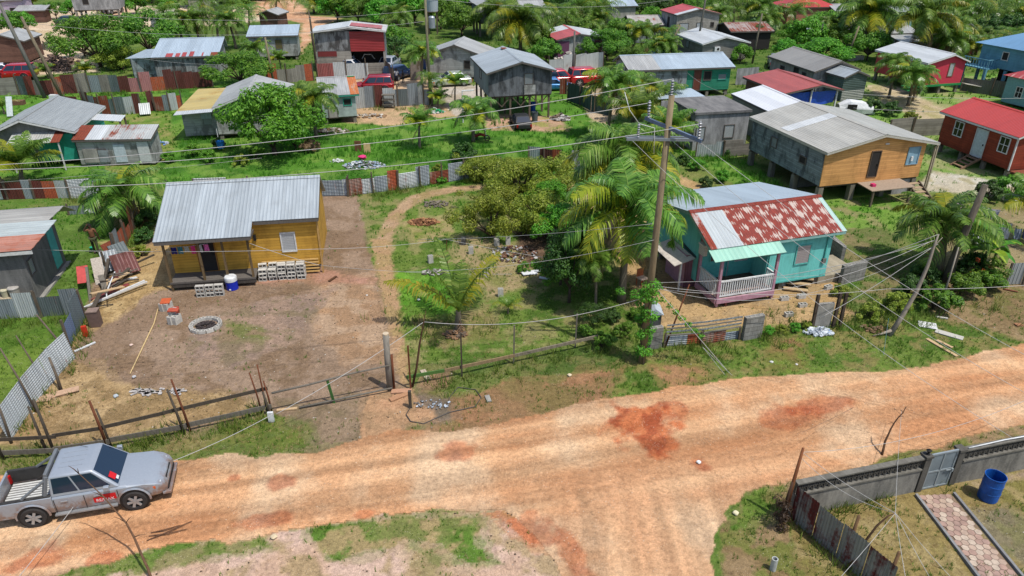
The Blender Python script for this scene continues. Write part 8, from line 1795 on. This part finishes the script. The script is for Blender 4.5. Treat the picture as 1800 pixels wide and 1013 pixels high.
def vehicle(base, rz, label, paint, kind='suv', s=1.0, cat='car', name='parked_car', group=None, mud=False, z=0, open_hood=False, centre=True):
    p = W(*base) if len(base) == 2 else Vector(base); root = thing(name, label, cat, (p.x, p.y, z), rad(rz), group); root.scale = (s, s, s)
    hw = .88; pk = kind == 'pickup'; rear = -2.45 if pk else (-2.2 if kind != 'sedan' else -2.2); ZB = .30 if kind != 'sedan' else .2; B = .97 if pk else (.95 if kind == 'suv' else .78)
    def pr(w, zt, zb=ZB, b=B, crown=.03): return [(0, zb), (w*.86, zb), (w*.97, zb+.12), (w*1.0, zb+(b-zb)*.55), (w*.985, b-.04), (w*.93, zt-.03), (w*.7, zt), (0, zt+crown)]
    body = MB()
    fx = 2.35 if pk else 2.15
    if pk:
        cx = -.78; loft(body, [(cx, pr(hw, B+.07)), (.0, pr(hw, B+.07)), (1.0, pr(hw, B+.07)), (1.35, pr(hw*.995, B+.04)), (1.9, pr(hw*.97, B-.02)), (2.2, pr(hw*.92, B-.1, ZB+.02, B-.1)), (2.38, pr(hw*.84, B-.22, ZB+.06, B-.2)), (2.47, pr(hw*.74, B-.36, ZB+.1, B-.34))])
    else:
        h1 = B+.05; loft(body, [(rear, pr(hw*.86, B-.1, ZB+.12, B-.12)), (rear+.12, pr(hw*.95, h1-.02, ZB+.04)), (rear+.5, pr(hw, h1)), (.0, pr(hw, h1)), (.85, pr(hw, h1)), (1.3, pr(hw*.98, h1-.04)), (1.8, pr(hw*.93, h1-.12, ZB, B-.1)), (2.05, pr(hw*.84, h1-.22, ZB+.05, B-.2)), (2.15, pr(hw*.74, h1-.34, ZB+.1, B-.3))])
    body.build('body', paint, root, smooth=False)
    zr = 1.70 if pk else 1.66 if kind != 'sedan' else 1.36; zb_ = B+.08
    x0b, x1b, x0t, x1t = {'pickup': (-.80, 1.16, -.74, .50), 'suv': (-2.12, 1.0, -1.95, .3), 'sedan': (-1.75, .95, -1.15, .2)}[kind]
    wb, wt = hw*.95, hw*.80
    gh = MB(); Bt = [(x0b, -wb, zb_-.03), (x1b, -wb, zb_-.03), (x1b, wb, zb_-.03), (x0b, wb, zb_-.03)]; Tp = [(x0t, -wt, zr), (x1t, -wt, zr), (x1t, wt, zr), (x0t, wt, zr)]
    Tc = [(x0t+.1, -wt*.6, zr+.045), (x1t-.1, -wt*.6, zr+.045), (x1t-.1, wt*.6, zr+.045), (x0t+.1, wt*.6, zr+.045)]
    gh.add(Bt+Tp+Tc, [(0, 1, 5, 4), (1, 2, 6, 5), (2, 3, 7, 6), (3, 0, 4, 7), (4, 5, 9, 8), (5, 6, 10, 9), (6, 7, 11, 10), (7, 4, 8, 11), (8, 9, 10, 11)]); gh.build('cabin', paint, root)
    V3 = Vector
    def panel(q, ins, nm, mat=DGL, off=.006):
        q = [V3(a) for a in q]; c = sum(q, V3())/4; n = (q[1]-q[0]).cross(q[3]-q[0]).normalized(); mb = MB(); mb.add([c+(a-c)*ins+n*off for a in q], [(0, 1, 2, 3)]); mb.build(nm, mat, root)
    def lerp3(a, b, t): return V3(a).lerp(V3(b), t)
    panel([Bt[1], Bt[2], Tp[2], Tp[1]], .90, 'windshield'); panel([Bt[3], Bt[0], Tp[0], Tp[3]], .82, 'rear_window')
    cuts = {'pickup': [.04, .44, .94], 'suv': [.02, .30, .58, .93], 'sedan': [.08, .5, .92]}[kind]
    for sd in (0, 1):
        a, b, c, d = (Bt[0], Bt[1], Tp[1], Tp[0]) if sd == 0 else (Bt[2], Bt[3], Tp[3], Tp[2])
        cc = cuts if sd == 0 else [1-t for t in cuts[::-1]]
        for t0, t1 in zip(cc[:-1], cc[1:]):
            q = [lerp3(a, b, t0), lerp3(a, b, t1), lerp3(d, c, t1), lerp3(d, c, t0)]; lo = [lerp3(q[0], q[3], .10), lerp3(q[1], q[2], .10), lerp3(q[1], q[2], .92), lerp3(q[0], q[3], .92)]; panel(lo, .93, 'window')
    wx = (1.5, -1.42) if pk else (1.35, -1.3); wr = .37 if kind != 'sedan' else .31
    for x in wx:
        for sg in (-1, 1):
            mb = MB(); disc(mb, x, sg*(hw*1.0+.004), wr+.02, wr+.075, sg); mb.build('wheel_arch', BLKP, root)
            mb = MB(); n = 14
            for k in range(n):
                a0, a1 = math.pi*k/n*1.06-.1, math.pi*(k+1)/n*1.06-.1; rr = wr+.075; y0 = sg*(hw+.0); y1 = sg*(hw+.035)
                P = lambda a, r_, y: (x+r_*math.cos(a), y, wr+.02+r_*math.sin(a)); mb.add([P(a0, rr, y1), P(a1, rr, y1), P(a1, rr+.06, y0), P(a0, rr+.06, y0), P(a0, rr, y0), P(a1, rr, y0)], [(0, 1, 2, 3), (4, 5, 1, 0)] if sg < 0 else [(3, 2, 1, 0), (0, 1, 5, 4)])
            mb.build('fender_flare', paint, root); wheel(root, x, sg*(hw-.06), wr)
    mb = MB(); 
    for sg in (-1, 1):
        mb = MB(); mb.b2(fx-.27, fx-.04, sg*.52-.13, sg*.52+.13, B-.32, B-.17); o = mb.build('headlight', plain((226, 230, 232), .15), root)
        q = MB(); q.b2(fx-.34, fx-.18, sg*.78-.04, sg*.78+.04, B-.3, B-.2); q.build('indicator', plain((236, 110, 40), .4), o)
        mb = MB(); mb.b2(rear+.0 if not pk else -2.49, (rear+.06) if not pk else -2.42, sg*.72-.09, sg*.72+.09, B-.35, B-.05); mb.build('tail_light', plain((190, 20, 20), .3), root)
        mb = MB(); mb.b2(.78, .94, sg*(hw+.06)-.12*(sg < 0)+0, sg*(hw+.06)+.12*(sg > 0), B+.10, B+.26); mb.build('mirror', paint, root)
        for xx in ((-.45, .5) if not kind == 'sedan' else (-.5, .45)): mb = MB(); mb.b2(xx-.1, xx+.1, sg*(hw+.012)-.014, sg*(hw+.012)+.014, B-.17, B-.135); mb.build('door_handle', RIM, root)
        for xx in ((-.74, .12, 1.08) if pk else (-.9, .0, .95)): mb = MB(); mb.b2(xx-.008, xx+.008, sg*(hw+.001)-.005, sg*(hw+.001)+.005, ZB+.14, B-.05); mb.build('door_seam', BLKP, root)
    for o in root.children:
        if o.name.split('.')[0] in ('body', 'cabin'):
            bv = o.modifiers.new('bevel', 'BEVEL'); bv.width = .05; bv.segments = 3; bv.limit_method = 'ANGLE'; bv.angle_limit = rad(12)
            for q in o.data.polygons: q.use_smooth = True
            o.data.set_sharp_from_angle(angle=rad(50))
    mb = MB(); mb.b2(fx-.02, fx+.085, -.36, .36, B-.40, B-.24); mb.build('grille', BLKP, root); mb = MB(); mb.b2(fx+.04, fx+.135, -.6, .6, ZB+.06, ZB+.22); mb.build('lower_grille', BLKP, root)
    return root
SILV = carpaint((176, 184, 194), .8)
tk = vehicle((150, 912), 12.5, 'silver double-cab pickup with mud-splashed doors parked on the dirt road', SILV, 'pickup', .97, 'pickup truck', 'pickup_truck')
tk.location = Vector((*((W(65, 928)+W(243, 897))/2)[:2], .02))-Vector((math.cos(rad(14.5))*.04+math.sin(rad(14.5))*-.85, 0, 0))
tk.rotation_euler[2] = rad(14.5); a_ = rad(14.5); m_ = (W(65, 928)+W(243, 897))/2; tk.location = (m_.x-math.sin(a_)*.88-math.cos(a_)*.04, m_.y+math.cos(a_)*.88, .02)
BEDL = plain((60, 58, 56), .7, var=.3, scale=3)
for sg in (-1, 1):
    mb = MB(); o_, i_ = sg*.88, sg*.74
    vs = [(-2.5, o_*.95, .42), (-.79, o_*.97, .42), (-.79, o_, .7), (-2.5, o_, .7), (-.79, o_*.98, 1.02), (-2.5, o_*.98, 1.02), (-.79, i_, 1.03), (-2.5, i_, 1.03), (-.79, i_, .55), (-2.5, i_, .55)]
    f = [(0, 1, 2, 3), (3, 2, 4, 5), (5, 4, 6, 7), (7, 6, 8, 9), (0, 3, 5, 7, 9), (1, 8, 6, 4, 2)]; mb.add(vs, f if sg < 0 else [q[::-1] for q in f]); mb.build('bed_side', SILV, tk)
    mb = MB(); mb.b2(-2.5, -.8, sg*.74-.006, sg*.74+.006, .6, 1.035); mb.b2(-2.5, -.8, sg*.80-.05, sg*.80+.05, 1.036, 1.05); mb.build('bed_liner', BEDL, tk)
mb = MB(); mb.b2(-2.54, -2.47, -.83, .83, .5, 1.03); mb.build('tailgate', SILV, tk); mb = MB(); mb.b2(-2.66, -2.545, -.8, .8, .36, .5); mb.build('rear_bumper', plain((90, 90, 92), .5), tk)
mb = MB(); mb.b2(-2.46, -.79, -.73, .73, .52, .56); b_ = mb.build('bed_floor', BEDL, tk)
mb = MB()
for k in range(11): mb.b2(-2.4, -.85, -.60+k*.118, -.53+k*.118, .561, .585)
mb.build('bed_rib', plain((222, 222, 218), .5), b_); mb = MB(); mb.b2(-.85, -.79, -.72, .72, .57, 1.06); mb.build('bed_front', BEDL, tk)
GRY = plain((120, 124, 128), .45); mb = MB()
for sg in (-1, 1): mb.bar((-.98, sg*.76, 1.05), (-.82, sg*.62, 1.68), .13, .10); mb.bar((-1.62, sg*.78, 1.06), (-.88, sg*.66, 1.55), .10, .07)
mb.bar((-.82, -.64, 1.71), (-.82, .64, 1.71), .10, .13); mb.build('roll_bar', GRY, tk)
mb = MB()
for y in (-.36, -.12, .12, .36): mb.b2(-.52, .18, y-.025, y+.025, 1.725, 1.758)
mb.build('roof_rib', SILV, tk); mb = MB(); mb.tube([(.2, .5, 1.70), (-.1, .5, 1.85)], .008, 4); mb.build('antenna', BLKP, tk)
for sg in (-1, 1): mb = MB(); mb.bar((-.8, sg*.90, .36), (1.0, sg*.90, .36), .13, .05); mb.build('side_step', plain((176, 178, 180), .4, .4), tk)
mb = MB(); mb.b2(2.3, 2.56, -.72, .72, .30, .40); mb.build('front_bumper', SILV, tk)
for o in tk.children:
    if o.name.split('.')[0] in ('bed_side', 'tailgate', 'fender_flare', 'headlight', 'mirror', 'grille', 'lower_grille', 'front_bumper', 'roll_bar'):
        bv = o.modifiers.new('bevel', 'BEVEL'); bv.width = .015; bv.segments = 3; bv.limit_method = 'ANGLE'; bv.angle_limit = rad(12); bv.harden_normals = False
        for q in o.data.polygons: q.use_smooth = True
        o.data.set_sharp_from_angle(angle=rad(50))
RD = plain((220, 24, 34), .5, var=.03)
mb = MB(); mb.b2(.52, 1.02, -.8865, -.8835, .60, .84); mb.b2(.36, .62, -.8873, -.8843, .56, .76); dk = mb.build('door_decal', RD, tk)
tx = bpy.data.curves.new('decal_text', 'FONT'); tx.body = 'RE/MAX'; tx.size = .15; tx.extrude = .001; t0 = bpy.data.objects.new('t0', tx); link(t0); me_ = bpy.data.meshes.new_from_object(t0.evaluated_get(bpy.context.evaluated_depsgraph_get())); bpy.data.objects.remove(t0); me_.materials.clear(); me_.materials.append(plain((245, 245, 245), .5, var=.02)); to = bpy.data.objects.new('decal_lettering', me_); link(to, dk); to.location = (.42, -.8885, .585); to.rotation_euler = (rad(90), 0, 0)
def WS(t, y): return Vector((1.16-.66*t+.02, y, 1.02+.68*t+.018))
for q, m in ((((.20, -.66), (.20, -.40), (.44, -.40), (.44, -.66)), RD), (((.10, -.58), (.10, -.42), (.19, -.42), (.19, -.58)), WHT)):
    mb = MB(); mb.add([WS(*p) for p in q], [(0, 1, 2, 3)]); mb.build('windshield_sticker', m, tk)

RP_ = carpaint((176, 16, 36)); WP = carpaint((232, 234, 236), 0, .05); BP = carpaint((36, 60, 100)); DP_ = carpaint((60, 66, 76)); RP2 = carpaint((206, 20, 30)); LBP = carpaint((60, 140, 206))
vehicle((655, 162), 188, 'dark red station wagon parked in front of the pale sheet fence', RP_, 'suv', 1.0); vehicle((1035, 148), 14, 'bright red pickup behind the grey pole, facing right', RP2, 'suv', 1.05); vehicle((985, 150), 12, 'red car left of the grey pole, partly behind the stilt house', RP2, 'suv', 1.0)
vehicle((974, 158), 5, 'light blue car peeping out behind the stilt house', LBP, 'sedan', .9); vehicle((640, 116), 10, 'white wrecked car without doors behind the pale sheet fence', WP, 'sedan', 1.0, name='wrecked_car'); vehicle((608, 124), 170, 'white wreck with a rusty bonnet left of the other wreck', WP, 'sedan', .95, name='wrecked_car')
mb = MB(); p = W(648, 118); mb.tube([(-.6, -.4, 1.0), (-.3, -.4, 1.5), (.5, -.4, 1.5), (.9, -.4, 1.0)], .06, 5); mb.tube([(-.6, .4, 1.0), (-.3, .4, 1.5), (.5, .4, 1.5), (.9, .4, 1.0)], .06, 5); o = mb.build('hood_frame', WP); o.location = p; o.parent = None; tag(o, 'bent white body frame thrown over the wrecked car', 'scrap'); o.name = 'scrap_metal'
vehicle((686, 118), 80, 'silver car front seen right of the red-sided house', carpaint((190, 196, 206)), 'sedan', .95); vehicle((702, 138), 60, 'dark blue open-bonnet car behind the standing man', BP, 'suv', .9); vehicle((792, 150), 195, 'pale green-white car half hidden by leaves in the car yard', carpaint((206, 216, 206)), 'sedan', 1.0)
vehicle((28, 140), 190, 'red pickup behind the grey plank fence at the far left', RP2, 'suv', 1.0); vehicle((198, 24), 80, 'white car parked on sandy ground near the raised grey house', WP, 'suv', 1.05); vehicle((126, 44), 5, 'dark car at the edge of the sandy road at the upper left', DP_, 'sedan', 1.0)
vehicle((8, 134), 30, 'white car with a blue window band at the far left edge', WP, 'sedan', 1.0); vehicle((915, 222), 100, 'old black car front in the shade beneath the stilt house', plain((40, 42, 44), .6), 'sedan', .8, name='old_car'); vehicle((1362, 118), 75, 'grey car parked left of the long grey house', carpaint((150, 154, 160)), 'suv', .9)
t = thing('boat_hull', 'white upturned boat-like shell with a dark window beside the red lean-to', 'boat', W(1500, 200), rad(-5)); mb = MB()
loft(mb, [(-1.5, [(0, .1), (.5, .15), (.6, .5), (.4, .8), (0, .9)]), (-.6, [(0, .0), (.7, .1), (.8, .6), (.55, 1.2), (0, 1.3)]), (.5, [(0, .0), (.7, .1), (.8, .6), (.55, 1.1), (0, 1.2)]), (1.5, [(0, .1), (.5, .2), (.55, .5), (.4, .75), (0, .8)])]); mb.build('shell', WHT, t, smooth=False)
mb = MB(); mb.b2(-.9, -.1, -.86, -.74, .55, 1.0); mb.build('window', DARKV, t); mb = MB(); mb.b2(1.2, 1.7, -.4, .0, .05, .3); mb.build('bracket', WHT, t)
# motorbike-like wreck in the clearing
t = thing('lawn_scooter', 'small toppled red and white scooter in the bright grass', 'scooter', W(846, 247), rad(-20)); mb = MB(); mb.tube([(-.5, 0, .3), (-.1, 0, .5), (.3, 0, .45)], .12, 7); mb.build('body', plain((170, 60, 50)), t)
for x in (-.55, .5):
    mb = MB(); n = 14; mb.tube([(x+.22*math.cos(k*2*math.pi/n), .0, .24+.22*math.sin(k*2*math.pi/n)) for k in range(n+1)], .05, 6); mb.build('wheel', TYRE, t)
mb = MB(); mb.tube([(.45, 0, .3), (.35, 0, .85)], .03, 6); mb.tube([(.35, -.25, .85), (.35, .25, .85)], .02, 6); mb.build('handlebar', WHT, t)

# people
def person(base, label, rz, shirt, pants, skin=(92, 62, 46), h=1.72, armL=((-.24, .0, 1.12), (-.27, .06, .86)), armR=((.24, .0, 1.12), (.27, .06, .86)), stride=.1, shortp=False, bare=False, cap=None):
    root = thing('person', label, 'person', W(*base), rad(rz)); k = h/1.72; root.scale = (k, k, k); SK = plain(skin, .6, var=.06)
    def skin_obj(name, verts, edges, radii, mat, lv=1, rt=0, parent=None):
        me = bpy.data.meshes.new(name); me.from_pydata(verts, edges, []); o = bpy.data.objects.new(name, me); link(o, parent or root); me.materials.append(mat)
        sm = o.modifiers.new('skin', 'SKIN'); sk = me.skin_vertices[0].data
        for i, r in enumerate(radii): sk[i].radius = (r, r)
        sk[rt].use_root = True; ss = o.modifiers.new('sub', 'SUBSURF'); ss.levels = lv; ss.render_levels = lv; return o
    V = [(0, 0, .98), (0, 0, 1.12), (0, .0, 1.30), (0, 0, 1.43), (0, -.0, 1.50), (0, -.01, 1.60)]; E = [(0, 1), (1, 2), (2, 3), (3, 4), (4, 5)]; Rr = [.135, .12, .14, .09, .055, .085]
    for sg, (el, wr), st in ((-1, armL, stride), (1, armR, -stride)):
        b = len(V); V += [(sg*.17, 0, 1.41), el, wr]; E += [(3, b), (b, b+1), (b+1, b+2)]; Rr += [.055, .042, .030]
        w_ = Vector(wr); d = (w_-Vector(el)).normalized(); side = d.cross(Vector((0, 1, 0))); side = side.normalized() if side.length > .1 else Vector((1, 0, 0)); pc = w_+d*.06; V.append(tuple(pc)); E.append((b+2, b+3)); Rr.append(.028)
        for j, (off, ln) in enumerate(((-.03, .055), (-.01, .07), (.01, .075), (.03, .065))):
            q = len(V); m1 = pc+d*.03+side*off; V += [tuple(m1), tuple(m1+d*ln*.5+Vector((0, .004, 0))), tuple(m1+d*ln+Vector((0, .015, -.005)))]; E += [(b+3, q), (q, q+1), (q+1, q+2)]; Rr += [.011, .009, .007]
        q = len(V); tb = w_+d*.02+side*.03; V += [tuple(tb), tuple(tb+d*.03+side*.02)]; E += [(b+3, q), (q, q+1)]; Rr += [.011, .009]
        l = len(V); V += [(sg*.09, 0, .92), (sg*.10, st*.5-.02, .50), (sg*.10, st, .09), (sg*.11, st-.13, .035)]; E += [(0, l), (l, l+1), (l+1, l+2), (l+2, l+3)]; Rr += [.085, .055, .038, .032]
    body = skin_obj('body', V, E, Rr, SK, 2)
    hd = MB(); pr_ = [(0, -.115), (.045, -.105), (.068, -.06), (.078, 0), (.08, .05), (.065, .095), (.03, .12), (0, .125)]
    hd.lathe(pr_, 14, (0, 0, 1.62)); hd.v = [(x, y*1.15, z) for x, y, z in hd.v]; hd.add([(-.012, -.085, 1.62), (.012, -.085, 1.62), (0, -.112, 1.60), (0, -.085, 1.645), (0, -.088, 1.59)], [(0, 2, 3), (2, 1, 3), (0, 4, 2), (4, 1, 2)])
    for sg in (-1, 1): hd.box((sg*.082, 0, 1.62), (.015, .03, .05))
    hd.build('head', SK, root, smooth=True); f = MB()
    for sg in (-1, 1): f.box((sg*.03, -.088, 1.635), (.02, .012, .01))
    f.build('eyes', DARKV, root); f = MB(); f.box((0, -.088, 1.568), (.04, .012, .01)); f.build('mouth', plain((110, 50, 46)), root)
    hr = MB(); hr.lathe([(.083, .0), (.088, .05), (.072, .105), (.035, .132), (0, .138)], 14, (0, .008, 1.62)); hr.v = [(x, y*1.15, z) for x, y, z in hr.v]; hr.build('hair', plain(cap or (24, 20, 18), .9), root, smooth=True)
    if not bare:
        V = [(0, 0, .96), (0, 0, 1.12), (0, 0, 1.30), (0, 0, 1.42)]; E = [(0, 1), (1, 2), (2, 3)]; Rr = [.155, .140, .158, .085]
        for sg, (el, wr) in ((-1, armL), (1, armR)): b = len(V); V += [(sg*.17, 0, 1.41), tuple(Vector((sg*.17, 0, 1.41)).lerp(Vector(el), .7))]; E += [(3, b), (b, b+1)]; Rr += [.068, .06]
        skin_obj('shirt', V, E, Rr, plain(shirt, .85, var=.08), 2)
    V = [(0, 0, .97)]; E = []; Rr = [.152]
    for sg, st in ((-1, stride), (1, -stride)): b = len(V); V += [(sg*.09, 0, .90), (sg*.10, st*.5-.02, .50)]; E += [(0, b), (b, b+1)]; Rr += [.10, .072]; 
    if not shortp:
        for sg, st, b in ((-1, stride, 2), (1, -stride, 4)): q = len(V); V.append((sg*.10, st, .10)); E.append((b, q)); Rr.append(.055)
    skin_obj('trousers', V, E, Rr, plain(pants, .85, var=.08), 2); f = MB()
    for sg, st in ((-1, stride), (1, -stride)): f.box((sg*.105, st-.05, .03), (.09, .25, .06))
    f.build('shoes', BLKP, root); return root
person((171, 446), 'person in brown clothes in the left yard, a hand raised to the head', 25, (128, 86, 56), (74, 78, 48), armL=((-.33, -.05, 1.40), (-.14, -.06, 1.66)), stride=.16)
person((698, 150), 'person in a white T-shirt and dark shorts standing in the car yard', 20, (244, 244, 246), (40, 44, 60), shortp=True, stride=.14); person((709, 146), 'person in dark clothes next to the one in white, at the open bonnet', 60, (50, 50, 56), (60, 60, 66), h=1.3, stride=.05)
person((1178, 92), 'person in a red top behind the long green house', 0, (226, 30, 40), (60, 60, 80))
# ---------------------------------------------------------------- drop the unplaced prototypes
for o in SRC: bpy.data.objects.remove(o)
